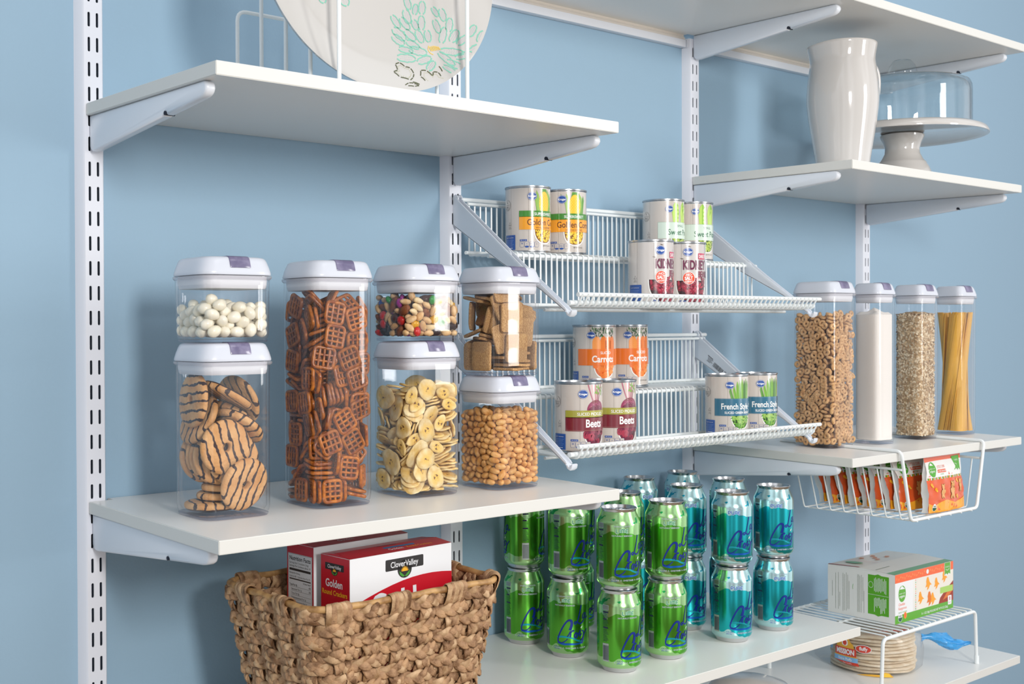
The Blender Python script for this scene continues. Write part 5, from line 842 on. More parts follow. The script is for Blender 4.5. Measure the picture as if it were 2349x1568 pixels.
# trail mix
m_nut, *_ = food_mat('blanched_peanut', 'c99a62', 'e6c596', 90, .5, .0004, rnd=.2)
m_rsn, *_ = food_mat('raisin_skin', '1d1113', '3a2020', 120, .4, .0012, 300, .3)
m_alb, *_ = food_mat('almond_skin', '6e3a1e', '8f5530', 160, .55, .0006, 300, .2)
m_csh, *_ = food_mat('cashew', 'dfc28e', 'ecd6ac', 60, .5, .0003, rnd=.12)
def nutm(nm, a, b, c, m, lump=.05, k=1.6, sub=2): return [bm_mesh(ico(egg(a, b, c, s, lump, k), sub), nm, m) for s in range(3)]
def bent(v):
    x = v.x; return Vector((x*.0095, v.y*.0040*(1-.2*x)+.0045*(x*x)-.002, v.z*.0042))
candies = {}
for nm, hx, cw in (('red', 'c41f1c', 'red'), ('blue', '1f52b4', 'blue'), ('green', '2f8f3a', 'green'), ('yellow', 'e0a81a', 'yellow'), ('magenta', 'b03a9a', 'magenta'), ('brown', '4a2418', 'dark brown')):
    candies[nm] = (f'{nm}_candy', [bm_mesh(ico(lambda v: Vector((v.x*.0068, v.y*.0068, v.z*.0040)), 2), 'candy', mat('shell_'+nm, hx, .22, spec=.5))], f'{cw} candy coated chocolate button in the trail mix canister', 'candy', f'{cw} candies in the trail mix')
ck_ = ['red', 'blue', 'green', 'yellow', 'magenta', 'blue', 'brown', 'green', 'magenta', 'yellow', 'red', 'brown']
T_ = {0: ('mixed_nut_peanut', nutm('p', .0158, .0092, .0084, m_nut, .24, 2.2), 'pale blanched peanut in the trail mix canister', 'peanut', 'peanuts in the trail mix'),
      1: lambda: candies[rn.choice(ck_)],
      2: lambda: _rs if rn.random() < .5 else candies[rn.choice(ck_)],
      99: ('raisin', nutm('r', .0165, .0125, .0095, m_rsn, .22, 3.), 'dark wrinkled raisin in the trail mix canister', 'raisin', 'raisins in the trail mix'),
      3: ('whole_almond', nutm('a', .024, .0135, .0105, m_alb, .04), 'brown skinned whole almond in the trail mix canister', 'almond', 'almonds in the trail mix'),
      4: ('cashew', [bm_mesh(ico(bent, 2), 'c', m_csh)], 'curved ivory cashew in the trail mix canister', 'cashew', 'cashews in the trail mix')}
_rs = T_[99]
drop('trail', T_)
# banana chips
m_bc, n, p, hs, co = food_mat('banana_chip', 'e0b866', 'f6e4b4', 90, .5, .0005, rnd=.28)
ln = N(n, 'ShaderNodeVectorMath', operation='LENGTH'); n.links.new(co.outputs['Object'], ln.inputs[0])
tn = N(n, 'ShaderNodeTexNoise'); tn.inputs['Scale'].default_value = 420; n.links.new(co.outputs['Object'], tn.inputs['Vector'])
seedf = mth('MULTIPLY', mth('LESS_THAN', ln.outputs['Value'], .0042), mth('GREATER_THAN', tn.outputs['Fac'], .545))
mx = N(n, 'ShaderNodeMix', data_type='RGBA'); n.links.new(seedf, mx.inputs[0]); n.links.new(hs.outputs[0], mx.inputs[6]); mx.inputs[7].default_value = (*lin('7d5630'), 1)
rim = N(n, 'ShaderNodeMapRange'); rim.inputs[1].default_value = .003; rim.inputs[2].default_value = .012; n.links.new(ln.outputs['Value'], rim.inputs[0])
m3 = N(n, 'ShaderNodeMix', data_type='RGBA'); n.links.new(rim.outputs[0], m3.inputs[0]); m3.inputs[6].default_value = (*lin('e6bc5c'), 1); n.links.new(hs.outputs[0], m3.inputs[7]); n.links.new(m3.outputs[2], mx.inputs[6]); n.links.new(mx.outputs[2], p.inputs['Base Color'])
def chip(a, b, th, seed):
    bm = bmesh.new(); rg = []
    r_ = random.Random(seed); ph = r_.uniform(0, 6)
    bmesh.ops.create_circle(bm, cap_ends=False, segments=22, radius=1)
    bm.clear(); mb = MB(); rings = []
    for f, z in ((.30, -1), (.7, -1), (.95, -.8), (1, 0), (.95, .8), (.7, 1), (.30, 1)):
        ring = []
        for k in range(22):
            t = 2*PI*k/22; q = 1+.07*math.sin(2*t+ph)+.04*math.sin(3*t+ph*2)+.02*math.sin(7*t)
            x = a/2*f*q*math.cos(t); y = b/2*f*q*math.sin(t)
            ring.append((x, y, z*th/2+.9*((x*x)/(a)-.12*y*y/b)*.14*(1 if seed % 2 else -1)+.0004*math.sin(5*t+ph)*f))
        rings.append(ring)
    mb.loft(rings, m_bc, True, True); bm.free(); return mb.mesh('banana_chip', 1.2)
lab = 'golden dried banana chip in the canister under the trail mix'
drop('chip', {0: ('banana_chip', [chip(.040, .034, .0030, k) for k in range(4)], lab, 'banana chip', 'dried banana chips'),
              1: ('banana_chip', [chip(.031, .028, .0028, k+5) for k in range(4)], lab, 'banana chip', 'dried banana chips'),
              2: ('banana_chip', [chip(.024, .016, .0028, k+9) for k in range(3)], lab, 'banana chip', 'dried banana chips')})
# square wheat crackers
m_cr, n, p, hs, co = food_mat('shredded_wheat', 'a9794a', 'dab27c', 1, .8, .0016, 1, .18)
for nd in n.nodes:
    if nd.type == 'TEX_NOISE':
        mp = N(n, 'ShaderNodeMapping'); mp.inputs['Scale'].default_value = (420, 1100, 600)
        n.links.new(co.outputs['Object'], mp.inputs[0]); n.links.new(mp.outputs[0], nd.inputs['Vector']); nd.inputs['Scale'].default_value = 1.0
def cracker(seed):
    r_ = random.Random(seed); mb = MB(); rings = []
    for f, z in ((.5, -.8), (.90, -.9), (.99, -.6), (1, 0), (.99, .6), (.90, .9), (.5, .8)):
        ring = []
        for k in range(64):
            t = 2*PI*(k+.5)/64; c, d = math.cos(t), math.sin(t); nn = 9
            jx = 1+(.018*_nz.noise(Vector((k*1.7, seed, z)))); x = .0204*f*math.copysign(abs(c)**(2/nn), c)*jx; y = .0192*f*math.copysign(abs(d)**(2/nn), d)*jx
            ring.append((x, y, z*.0026+.0007*math.sin(x*160+seed)))
        rings.append(ring)
    mb.loft(rings, m_cr, True, True); return mb.mesh('wheat_cracker', .9)
drop('cracker', {0: ('wheat_cracker', [cracker(k) for k in range(3)], 'brown square woven wheat cracker in the canister over the peanuts', 'cracker', 'square wheat crackers')})
# roasted peanuts
m_pn, *_ = food_mat('roasted_peanut', 'c8883f', 'e8b878', 110, .42, .0003, rnd=.3, spec=.45)
def split_nut(s):
    f = egg(.0160, .0094, .0090, s, .05)
    def fn(v):
        q = f(v)
        if abs(v.y) < .28 and v.z > .2: q.z -= .0005
        return q
    return fn
pn = [bm_mesh(ico(split_nut(k), 3), 'roasted_peanut', m_pn) for k in range(3)]
drop('peanut', {0: ('roasted_peanut', pn, 'golden roasted peanut in the short canister under the wheat crackers', 'peanut', 'roasted peanuts')}, 1.0, 300,
     ('loose_roasted_peanuts', 'golden roasted peanuts further back in the short canister', 'peanuts'))
def core(key, s, z0, z1, m, name, label, cat):
    c = CAN[key]; mb = MB(); h = [sup(s, z0), sup(s, z1)]
    mb.loft([sup(s*.96, z0), sup(s, z0+.002), sup(s, z1-.006), sup(s*.8, z1)], m, True, True)
    o = mb.build(name, loc=c.location+Vector((.0022, .0022, .0066)), rot=(0, 0, c.rotation_euler.z)); tag(o, label, cat, kind='stuff')
core('peanut', .062, .001, .092, mat('peanut_heap', '6e4218', .8, vary=('a06a30', 160, .4, .6), bump=(160, .002)), 'peanut_heap', 'heap of roasted peanuts filling the middle of the short canister', 'peanuts')  # core darker than the nuts: shade of the gaps put into its colour
# toasted oat rings
m_or, *_ = food_mat('oat_ring', 'bf8f5c', 'dfb684', 150, .75, .0006, 420, .25)
def ring(seed):
    mb = MB(); r_ = random.Random(seed); pts = []
    for k in range(14):
        t = 2*PI*k/14; q = .00425*(1+.05*math.sin(2*t+seed)); pts.append((q*math.cos(t), q*math.sin(t)*.97, 0))
    mb.tube(pts, .00265, m_or, 8, closed=True, rz=[.00265*(1+.08*math.sin(3*2*PI*k/14+seed)) for k in range(14)]); return mb.mesh('oat_ring', 1.5)
drop('ring', {0: ('oat_ring', [ring(k) for k in range(4)], 'small toasted oat ring in the tall canister beside the wire shelves', 'cereal', 'toasted oat rings')}, 1.0, 300,
     ('loose_oat_rings', 'toasted oat rings behind the front layer of the tall canister', 'cereal'))
core('ring', .060, .001, .226, mat('oat_ring_heap', '6e4e30', .9, vary=('8a6238', 200, .4, .6), bump=(200, .002)), 'oat_ring_heap', 'heap of toasted oat rings filling the middle of the tall canister', 'cereal')  # darkened core, the shade between the rings is painted in
# flour
c = CAN['flour']; mb = MB(); s = .0532
m_fl = mat('flour_powder', 'efe9e1', .95, spec=.1, bump=(300, .0003, 4))
rings = [sup(s*.94, .0005), sup(s, .002), sup(s, .004), sup(s, .012), sup(s, .12), sup(s, .232), sup(s, .240)]
mb.loft(rings, m_fl, True)
top = []
for k, f in enumerate((1, .8, .6, .4, .2, .02)):
    top.append([(x*f, y*f, .240+(.010*(1-f)+.004*math.sin(x*f*170+1)*math.cos(y*f*140))*(1 if f < 1 else 0)) for x, y, z in sup(s, 0)])
mb.loft(top, m_fl, False, True)
o = mb.build('white_flour', loc=c.location+Vector((0, 0, .0066)), rot=(0, 0, c.rotation_euler.z)); tag(o, 'white flour filling the narrowest tall canister', 'flour', kind='stuff')
# rolled oats
c = CAN['oats']; mb = MB(); s = .0586; OT = [mat('oat_flake_pale', 'ead8b8', .85), mat('oat_flake_tan', 'd6ba92', .85), mat('oat_flake_brown', 'b08c62', .85)]
mb.loft([sup(s*.93-.002, .0005), sup(s-.003, .002), sup(s-.003, .238), sup(s*.5, .246)], mat('oat_mass', 'bd9f76', .95), True, True)
ro = random.Random(9)
PER = sup(s-.0016, 0); PWT = [math.hypot(PER[(i+1) % 56][0]-PER[i][0], PER[(i+1) % 56][1]-PER[i][1]) for i in range(56)]
for k in range(5600):
    u = ro.random(); a_ = ro.random()
    if k < 5000:
        i = ro.choices(range(len(PER)), PWT)[0]; x, y, _ = PER[i]; nx = PER[(i+1) % len(PER)]; f = ro.random(); x += (nx[0]-x)*f; y += (nx[1]-y)*f; z = ro.uniform(.002, .240)
        nrm = Vector((abs(x)**4*math.copysign(1, x), abs(y)**4*math.copysign(1, y), 0)).normalized()
    else:
        x, y = ro.uniform(-s/2+.003, s/2-.003), ro.uniform(-s/2+.003, s/2-.003); z = .2405+.006*(1-max(abs(x), abs(y))/(s/2)); nrm = Vector((0, 0, 1))
    nrm = (nrm+Vector((ro.gauss(0, .35), ro.gauss(0, .35), ro.gauss(0, .35)))).normalized()
    q = nrm.to_track_quat('Z', 'Y').to_matrix().to_4x4(); a, b = ro.uniform(.0022, .0036), ro.uniform(.0014, .0024); r0 = Matrix.Rotation(ro.uniform(0, 6), 4, 'Z')
    pts = [(a*math.cos(R(60*j)), b*math.sin(R(60*j)), ro.uniform(-.0003, .0003)) for j in range(6)]
    mb.add(pts+[(0, 0, .0005)], [[j, (j+1) % 6, 6] for j in range(6)], ro.choice((OT[0], OT[0], OT[1], OT[1], OT[2])), False, Matrix.Translation((x, y, z)) @ q @ r0)
o = mb.build('rolled_oats', loc=c.location+Vector((0, 0, .0066)), rot=(0, 0, c.rotation_euler.z)); tag(o, 'flaky rolled oats filling the second narrow canister from the far end', 'oats', kind='stuff')
# spaghetti
c = CAN['pasta']; X = cmat(c); m_sp = mat('dry_spaghetti', 'ecb94e', .38, vary=('dca434', 30, .3, .7)); s = .0560
def sp_pt(th, f, z, H=.246, tw=R(86)):
    a = th+tw*(0); p0 = Vector((math.copysign(abs(math.cos(th))**.45, math.cos(th)), math.copysign(abs(math.sin(th))**.45, math.sin(th))))*s/2*.99*f
    t2 = th+tw; p1 = Vector((math.copysign(abs(math.cos(t2))**.45, math.cos(t2)), math.copysign(abs(math.sin(t2))**.45, math.sin(t2))))*s/2*.99*f
    p = p0*(1-z/H)+p1*(z/H); return (p.x-.004*math.sin(PI*z/H), p.y-.004*math.sin(PI*z/H), z)
unit = MB(); unit.tube([(0, 0, 0), (0, 0, .25), (0, 0, .5), (0, 0, .75), (0, 0, 1)], 1, m_sp, 6)
ume = unit.mesh('spaghetti_strand', 1.2)
rp = random.Random(3)
for k in range(230):
    f = 1 if k < 130 else rp.uniform(.80, .97); th = 2*PI*((k % 130)/130)+rp.uniform(-.02, .02); zt = .2460-rp.random()**2*.006
    a = Vector(sp_pt(th, f, .001)); b = Vector(sp_pt(th, f, zt))
    d = b-a; o = bpy.data.objects.new('spaghetti_strand', ume); COL.objects.link(o)
    o.matrix_world = X @ Matrix.Translation(a) @ d.to_track_quat('Z', 'Y').to_matrix().to_4x4() @ Matrix.Diagonal((.00098, .00098, d.length, 1))
    tag(o, 'thin straight strand of dry spaghetti in the far canister', 'spaghetti', 'dry spaghetti strands')
mb = MB(); mb.loft([[sp_pt(2*PI*k/40, .80, z) for k in range(40)] for z in (.001, .03, .06, .09, .12, .15, .18, .21, .236)], m_sp, True, True)
o = mb.build('spaghetti_bundle', loc=c.location+Vector((0, 0, .0066)), rot=(0, 0, c.rotation_euler.z)); tag(o, 'tight middle of the spaghetti bundle in the far canister', 'spaghetti', kind='stuff')
# ------------------------------------------------------------------ soup cans
TIN = mat('tin_plate', 'b9bcc0', .25, 1)
INKB = mat('blue_print', '1d4fa0', .25, coat=.9); INKW = mat('white_print', 'f4f4f2', .25, coat=.9); INKG = mat('grey_line', '6f6a66', .5)
PAPER = mat('whitewashed_wood_label', 'ded6cf', .25, coat=.9, vary=('c9bfb6', 9, .35, .7, (1, 1, .12)), bump=None)
PAPER2 = mat('weathered_wood_label', 'd8d2ce', .25, coat=.9, vary=('a9a29d', 14, .42, .8, (2.2, 2.2, .10)))
def P_(n, h): return mat('print_'+n, h, .25, coat=.9)
CR = .0365; CH = .108
def can_body():
    mb = MB(); r = CR
    mb.lathe([(.030, .0035), (r-.0016, .0015), (r-.0006, 0), (r+.0008, .0006), (r+.0009, .0022), (r-.0002, .0036), (r-.0003, .006), (r-.0003, CH-.006), (r-.0002, CH-.0036), (r+.0009, CH-.0024), (r+.0009, CH-.0004), (r+.0001, CH), (r-.0012, CH-.0002), (r-.0016, CH-.003), (r-.006, CH-.0034), (r-.008, CH-.0028), (r-.010, CH-.0034), (.014, CH-.0034), (.012, CH-.003), (.0005, CH-.003)], TIN, 56)
    return mb.mesh('can_body', .6)
cb = can_body()
LT = CH-.0044                       # label top
def label_print(paper):
    pr = Print(cyl_fn(CR, LT), 3.0); n = 72; hh = LT-.0046
    vs = []; fs = []
    for z in (LT, LT-hh*.25, LT-hh*.5, LT-hh*.75, LT-hh):
        for k in range(n): a = 2*PI*k/n; vs.append((CR*math.sin(a), -CR*math.cos(a), z))
    for i in range(4):
        for k in range(n): fs.append([i*n+k, (i+1)*n+k, (i+1)*n+(k+1) % n, i*n+(k+1) % n])
    pr.add(vs, fs, paper, True)
    return pr
def logo(pr, x, y, w):
    pr.ell(x, y, w/2, w/2*.86, INKB, 8, n=26); pr.ell(x, y, w/2*.93, w/2*.79, INKW, 9, n=26); pr.ell(x, y, w/2*.88, w/2*.74, INKB, 10, n=26)
    pr.text('Kroger', x, y+w*.09, w*.30, INKW, 11, bold=.03, sx=.95)
def common(pr, kcal='20', seam=True, netx=26):
    if seam:
        for x in (-30, 1, 27, 60, 90, -62, -95): pr.rect(x, 0, x+.28, 98.6, INKG, 1)
        # round seal
        S = P_('seal', '4c4745'); pr.ell(-39, 26, 8.6, 8.6, S, 2, n=30); pr.ell(-39, 26, 8.2, 8.2, PAPER, 3, n=30); pr.ell(-39, 26, 7.3, 7.3, S, 4, n=30); pr.ell(-39, 26, 7.0, 7.0, PAPER, 5, n=30)
        pr.stroke([(-39.6, 20), (-38.4, 21.4), (-39.6, 23)], .9, S, 6); pr.stroke([(-38.6, 20.4), (-39.4, 22), (-38.2, 23.4)], .8, S, 6)
        pr.text('GUARANTEE', -39, 26.4, 2.1, S, 6); pr.text('Taste of', -39, 29.2, 2.8, S, 6, bold=.02); pr.text('GOODNESS', -39, 31.6, 1.8, S, 6)
    K = P_('ink', '3a3431')
    pr.stroke([(-35.2, 58.6), (-32.4, 53.4), (-29.6, 58.6), (-35.2, 58.6)], .45, K, 6, 0); pr.text('PLEASE', -32.4, 62, 1.6, K, 6); pr.text('RECYCLE', -32.4, 64, 1.6, K, 6)
    pr.rect(-46, 74, -21, 98, INKB, 6, 1.0); pr.rect(-45.4, 74.6, -21.6, 97.4, P_('pale_line', '6d8fc8'), 7, .8); pr.rect(-45.1, 74.9, -21.9, 97.1, INKB, 8, .7)
    pr.text('QUALITY GUARANTEE', -33.4, 79, 1.7, INKW, 9)
    for k in range(5): pr.rect(-43, 82+k*2.3, -24+(k % 3)*-1.5, 82.55+k*2.3, P_('pale_line', '6d8fc8'), 9)
    pr.rect(-38, 94.6, -26, 95.3, INKW, 9)
    pr.rect(-13, 81.6, -1.5, 84.6, INKB, 6); pr.text('PER 1/2 CUP', -7.3, 83.8, 1.7, INKW, 7)
    for k, tt in enumerate((kcal, '0g', '300mg', '5g')):
        x = -9.6+k*7.9; pr.rect(x-3.6, 85.4, x+3.6, 94, INKB, 6, 1.6); pr.rect(x-3.3, 85.7, x+3.3, 93.7, PAPER, 7, 1.4)
        pr.text(tt, x, 89.6, 3.6 if k == 0 else 2.0, INKB, 8, bold=.02)
        if k in (1, 2): pr.ell(x, 93.2, 3.3, 1.6, INKB, 8, n=12)
    if netx: pr.text('NET WT 15.25 OZ', netx, 92.6, 3.1, K, 6, align='LEFT', sx=.7)
rl = random.Random(21)
def oval_clip(x, y, cx, cy, rx, ry): return ((x-cx)/rx)**2+((y-cy)/ry)**2 < 1
def bowl(pr, cx, y0, w, bot, base, items, seed=1, white=True):
    """U shaped photo panel below a band with a white border"""
    def U(w, b, m, lay):
        pts = [(cx-w, y0)]+[(cx-w*math.cos(R(a))**.8, y0+(b-y0)*math.sin(R(a))**.9) for a in range(10, 90, 10)]+[(cx, b)]+[(cx+w*math.cos(R(a))**.8, y0+(b-y0)*math.sin(R(a))**.9) for a in range(80, 0, -10)]+[(cx+w, y0)]
        pr.poly(pts, m, lay)
    U(w+1.8, bot+1.8, P_('bowl_rim', 'f5f4f0'), 4); U(w, bot, base, 5)
    r_ = random.Random(seed)
    for k in range(items[0]):
        for _ in range(30):
            x = r_.uniform(cx-w, cx+w); y = r_.uniform(y0+1, bot-1)
            if ((x-cx)/(w*.93))**2+((y-y0)/((bot-y0)*.93))**2 < 1: break
        else: continue
        m = r_.choice(items[3]); a = r_.uniform(0, 3.1); s_ = r_.uniform(.8, 1.15)
        pr.ell(x, y, items[1]*s_, items[2]*s_, m, 6+(k % 3), a, 9)
def corn(pr):
    common(pr, '70'); G1, G2, Y1, Y2 = P_('husk', '5f9a3a'), P_('husk_pale', '98bf5a'), P_('corn', 'f2c21c'), P_('corn_light', 'f9dd55')
    pr.poly([(4, 4), (9, 10), (12, 22), (14, 36), (16, 36), (12, 14), (7, 6)], G1, 2); pr.poly([(14, 3), (18, 10), (22, 36), (15, 36), (12, 20)], G2, 3)
    pr.poly([(24, 1), (34, 1), (36, 10), (22, 10)], G1, 3); pr.poly([(40, 36), (44, 12), (47, 6), (49, 14), (46, 36)], G1, 3); pr.poly([(36, 2), (43, 10), (43, 36), (38, 36)], G2, 3)
    pr.ell(29, 24, 10.5, 19, Y1, 4, n=26)
    for i in range(-4, 5):
        for j in range(-7, 6):
            x = 29+i*2.3*math.cos(min(1.4, abs(j)*.13)); y = 22+j*2.4
            if oval_clip(x, y, 29, 24, 10, 18): pr.ell(x, y, .95, 1.0, Y2 if (i+j) % 2 else P_('corn_mid', 'f7cd33'), 5, n=7)
    pr.rect(-14, 36, 70, 46, P_('green_band', '3f8a2a'), 12); pr.rect(-14, 45.4, 70, 66, P_('orange_band', 'f5a31a'), 12)
    pr.text('SUPERSWEET', 28, 43.4, 6.4, INKW, 13, bold=.015, sx=.95)
    B = P_('brown_ink', '5a2a12'); pr.text('Golden Corn', 29, 59, 14, B, 13, bold=.012, sx=.80); pr.text('WHOLE KERNEL', 28, 64.4, 4.2, B, 13, sx=1.0)
    bowl(pr, 29, 65.5, 18, 87, P_('corn_shadow', '8a5a10'), (150, 1.5, 1.1, [Y1, Y2, P_('corn_mid', 'f7cd33')]), 2)
    logo(pr, 7, 13, 15.6)
def peas(pr):
    common(pr, '60'); P1, P2, P3 = P_('pod', '8fc43a'), P_('pod_light', 'bfe06a'), P_('pea', '6a9a2a')
    for x0, lean in ((18, 0), (36, 8)):
        pr.poly([(x0-5, 37), (x0-7, 20), (x0-4, 6), (x0+1+lean*.2, 0), (x0+6+lean*.3, 6), (x0+8, 20), (x0+6, 37)], P1, 2)
        pr.poly([(x0-5, 37), (x0-6.5, 20), (x0-3.5, 6), (x0, 2), (x0, 37)], P2, 3)
        for k in range(4): pr.ell(x0+4.5, 12+k*7, 2.6, 3.0, P2, 4, n=12)
    pr.poly([(30, 37), (34, 24), (44, 8), (48, 10), (44, 37)], P2, 5)
    pr.rect(-14, 37, 70, 66, P_('mint_band', 'd6e6d8'), 12); pr.rect(-14, 37, 70, 37.4, P_('mint_line', '9cc0a4'), 13)
    D = P_('dark_green_ink', '1f6b43'); pr.text('SMALL', 29, 45.6, 6, D, 13, sx=.95); pr.text('Sweet Peas', 29, 59.5, 14.5, D, 13, bold=.012, sx=.78)
    bowl(pr, 29, 65.5, 18, 87, P_('pea_shadow', '3c5a14'), (120, 1.6, 1.5, [P_('pea_a', 'a6bf3c'), P_('pea_b', '8aa82c'), P_('pea_c', 'c2d35e')]), 3)
    logo(pr, 6, 14, 14.5)
def carrots(pr):
    common(pr, '30'); O1, O2, O3 = P_('carrot', 'ee7d22'), P_('carrot_light', 'f79a45'), P_('carrot_deep', 'd9601a')
    for x, w_, lean in ((12, 7, -1), (24, 6, 1), (33, 6.5, 0), (42, 6, 2)):
        pr.poly([(x-w_, 38), (x-w_, 24), (x-w_*.6, 17), (x, 14), (x+w_*.6, 17), (x+w_, 24), (x+w_, 38)], random.Random(x).choice((O1, O2, O1)), 3)
        for k in range(5): pr.stroke([(x-w_*.7, 21+k*3.4), (x+w_*.2, 21.4+k*3.4)], .28, O3, 4, 0)
    F = [P_('fern_a', '2f5c34'), P_('fern_b', '4a7c40'), P_('fern_c', '1f4426')]
    for k in range(70):
        x = rl.uniform(2, 46); y = rl.uniform(1, 15); pr.ell(x, y, rl.uniform(.5, 1.1), rl.uniform(1.2, 3.2), rl.choice(F), 5+(k % 2), rl.uniform(-.7, .7), 8)
    pr.rect(-21, 36.5, 70, 64, P_('carrot_band', 'ee7417'), 12); pr.text('SLICED', 28, 45, 6.2, INKW, 13, bold=.01); pr.text('Carrots', 24, 58.5, 15.5, INKW, 13, bold=.025, sx=.80)
    bowl(pr, 27, 63.5, 18, 84, O3, (34, 4.6, 4.2, [O1, O2, P_('carrot_hot', 'f2741c')]), 4)
    logo(pr, 3, 13.5, 15)
def beets(pr):
    common(pr, '20'); M1, M2 = P_('beet', '6d1f3a'), P_('beet_light', '93385a')
    for x, x2, w_, h in ((14, 22, 2.2, 'b06a7c'), (20, 25, 2.4, 'e2b3b4'), (27, 28, 2.6, 'c98a92'), (34, 31, 2.2, 'a85668'), (40, 34, 2.0, '8a3c50')):
        pr.stroke([(x, 0), ((x+x2)/2-.6, 12), (x2, 24)], w_, P_('stem'+h, h), 2, 1)
    for k in range(16): pr.ell(rl.uniform(26, 42), rl.uniform(1, 15), 1.1, 2.2, P_('beet_leaf', '7aa83c'), 3, rl.uniform(-.6, .6), 8)
    pr.ell(29, 38, 17, 15, M2, 4, n=28); pr.ell(29, 43, 16.5, 12.5, M1, 5, n=28)
    for k in range(22): pr.ell(29+rl.uniform(-13, 13), 29+rl.uniform(-2, 6), rl.uniform(.6, 1.8), .35, P_('beet_streak', 'b8607a'), 6, 0, 7)
    for k in range(12): pr.stroke([(29+rl.uniform(-8, 8), 24), (29+rl.uniform(-10, 10), 28)], .5, P_('beet_root', '7a4030'), 7, 0)
    pr.rect(-21, 38.5, 70, 49.5, P_('olive_band', 'a9a442'), 12); pr.rect(-21, 48.5, 70, 69.5, P_('maroon_band', '7c2230'), 12)
    pr.text('SLICED PICKLED', -3, 46, 6.4, INKW, 13, align='LEFT', bold=.01, sx=.95); pr.text('Beets', 24, 63.5, 16.5, INKW, 13, bold=.025, sx=.80)
    for k in range(60): pr.rect(-20+k*1.5, 68.2, -19.2+k*1.5, 68.5, P_('olive_dash', 'c9b9a0'), 13)
    bowl(pr, 26, 69, 18, 91, P_('beet_dark', '571427'), (22, 5.2, 4.4, [M1, P_('beet_slice', '8e2440'), P_('beet_red', 'a83048')]), 5)
    logo(pr, 6, 14, 15.6)
def beans(pr):
    common(pr, '20'); B1, B2, B3 = P_('bean_a', '5f9a34'), P_('bean_b', '86bb4c'), P_('bean_c', '3f7426')
    for k, (x, y, x2) in enumerate(((6, 17, 10), (12, 15, 16), (18, 8, 19), (23, 5, 24), (28, 4, 29), (33, 6, 33), (38, 3, 37), (43, 7, 41))):
        pr.poly([(x2-2.6, 40), (x-2.3, y+8), (x-.4, y), (x+.5, y), (x+2.4, y+8), (x2+2.6, 40)], (B1, B2, B2, B1, B2, B3, B1, B2)[k], 3+(k % 2))
        pr.stroke([(x, y+5), (x2+.6, 40)], .5, B3, 5, 0)
    pr.rect(-21, 37, 70, 66.5, P_('teal_band', '2f6c88'), 12); pr.text('French Style', -10, 55, 14, INKW, 13, align='LEFT', bold=.022, sx=.76); pr.text('SLICED GREEN BEANS', -4, 62.8, 5.4, INKW, 13, align='LEFT', bold=.02, sx=.95)
    for y in (38, 65.4):
        for k in range(60): pr.rect(-20+k*1.5, y, -19.2+k*1.5, y+.25, P_('teal_dash', '8fb4c4'), 13)
    bowl(pr, 26, 66, 18, 88, P_('bean_shadow', '2b4a18'), (48, 6.0, 1.3, [B1, B2, P_('bean_d', '9cbf5c')]), 6)
    logo(pr, 5, 14, 15.2)
def kidney(pr):
    pr.rect(-27, 0, -26.7, 98.6, INKG, 1); pr.rect(1, 0, 1.3, 98.6, INKG, 1)
    K = P_('ink', '3a3431')
    for x, y in ((2, 24), (10, 30), (14, 4)):
        pr.ell(x, y, 3.4, .8, P_('knot', '8d7f77'), 2, .2, 12); pr.ell(x, y, 1.2, .6, K, 3, .2, 8)
    pr.stroke([(-33.6, 58.6), (-30.8, 53.4), (-28, 58.6), (-33.6, 58.6)], .45, K, 6, 0); pr.text('PLEASE', -30.8, 62, 1.6, K, 6); pr.text('RECYCLE', -30.8, 64, 1.6, K, 6)
    pr.rect(-46, 68, -19, 97, INKB, 6, 1.2); pr.text('QUALITY GUARANTEE', -32.5, 73.5, 1.8, INKW, 9)
    for k in range(6): pr.rect(-42, 77+k*2.4, -23-(k % 3)*1.5, 77.6+k*2.4, P_('pale_line', '6d8fc8'), 9)
    C1 = P_('plum', '6e2448'); pr.text('KIDNEY', 3, 41.5, 21, C1, 9, align='LEFT', bold=.035, sx=.60); pr.text('BEANS', 30, 54.5, 14.5, P_('wine', '7a2040'), 9, align='LEFT', bold=.035, sx=.60)
    pr.rect(30, 15, 47, 25, P_('pink_tag', 'c22a55'), 9); pr.text('DARK RED', 31.5, 22.8, 8, INKW, 10, align='LEFT', bold=.02, sx=.55)
    bowl(pr, 20, 60, 27, 96, P_('kidney_shadow', '2f0812'), (70, 4.2, 2.1, [P_('kid_a', '8c1630'), P_('kid_b', 'a81f3c'), P_('kid_c', '6a0f24')]), 7)
    r_ = random.Random(8)
    for k in range(60):
        x = 22+r_.uniform(-16, 22); y = r_.uniform(56, 97)
        pr.ell(x, y, 4.4, 2.3, r_.choice((P_('kid_a', '8c1630'), P_('kid_b', 'a81f3c'), P_('kid_c', '6a0f24'))), 7+k % 3, r_.uniform(0, 3), 10); pr.ell(x-.8, y-.7, 1.2, .4, P_('kid_glint', 'd77a8c'), 10, r_.uniform(0, 3), 7)
    S1 = P_('salt_badge', 'e8502e'); pts = []
    for k in range(48): a = 2*PI*k/48; q = 10.6 if k % 2 else 9.9; pts.append((13+q*math.cos(a), 56+q*math.sin(a)))
    pr.poly(pts, INKW, 11); pr.ell(13, 56, 9.6, 9.6, S1, 12, n=30)
    pr.text('-NO-', 13, 52.2, 5.4, INKW, 13, bold=.02, rot=-.05); pr.text('SALT', 13, 58.6, 7.4, INKW, 13, bold=.04, sx=.8, rot=-.05); pr.text('ADDED', 13, 63, 4.0, INKW, 13, bold=.02, rot=-.05)
    pr.rect(-2, 92.5, 9, 96, INKB, 12); pr.text('PER 1/2 CUP', 3.5, 95, 1.8, INKW, 13)
    logo(pr, 12, 13, 17)
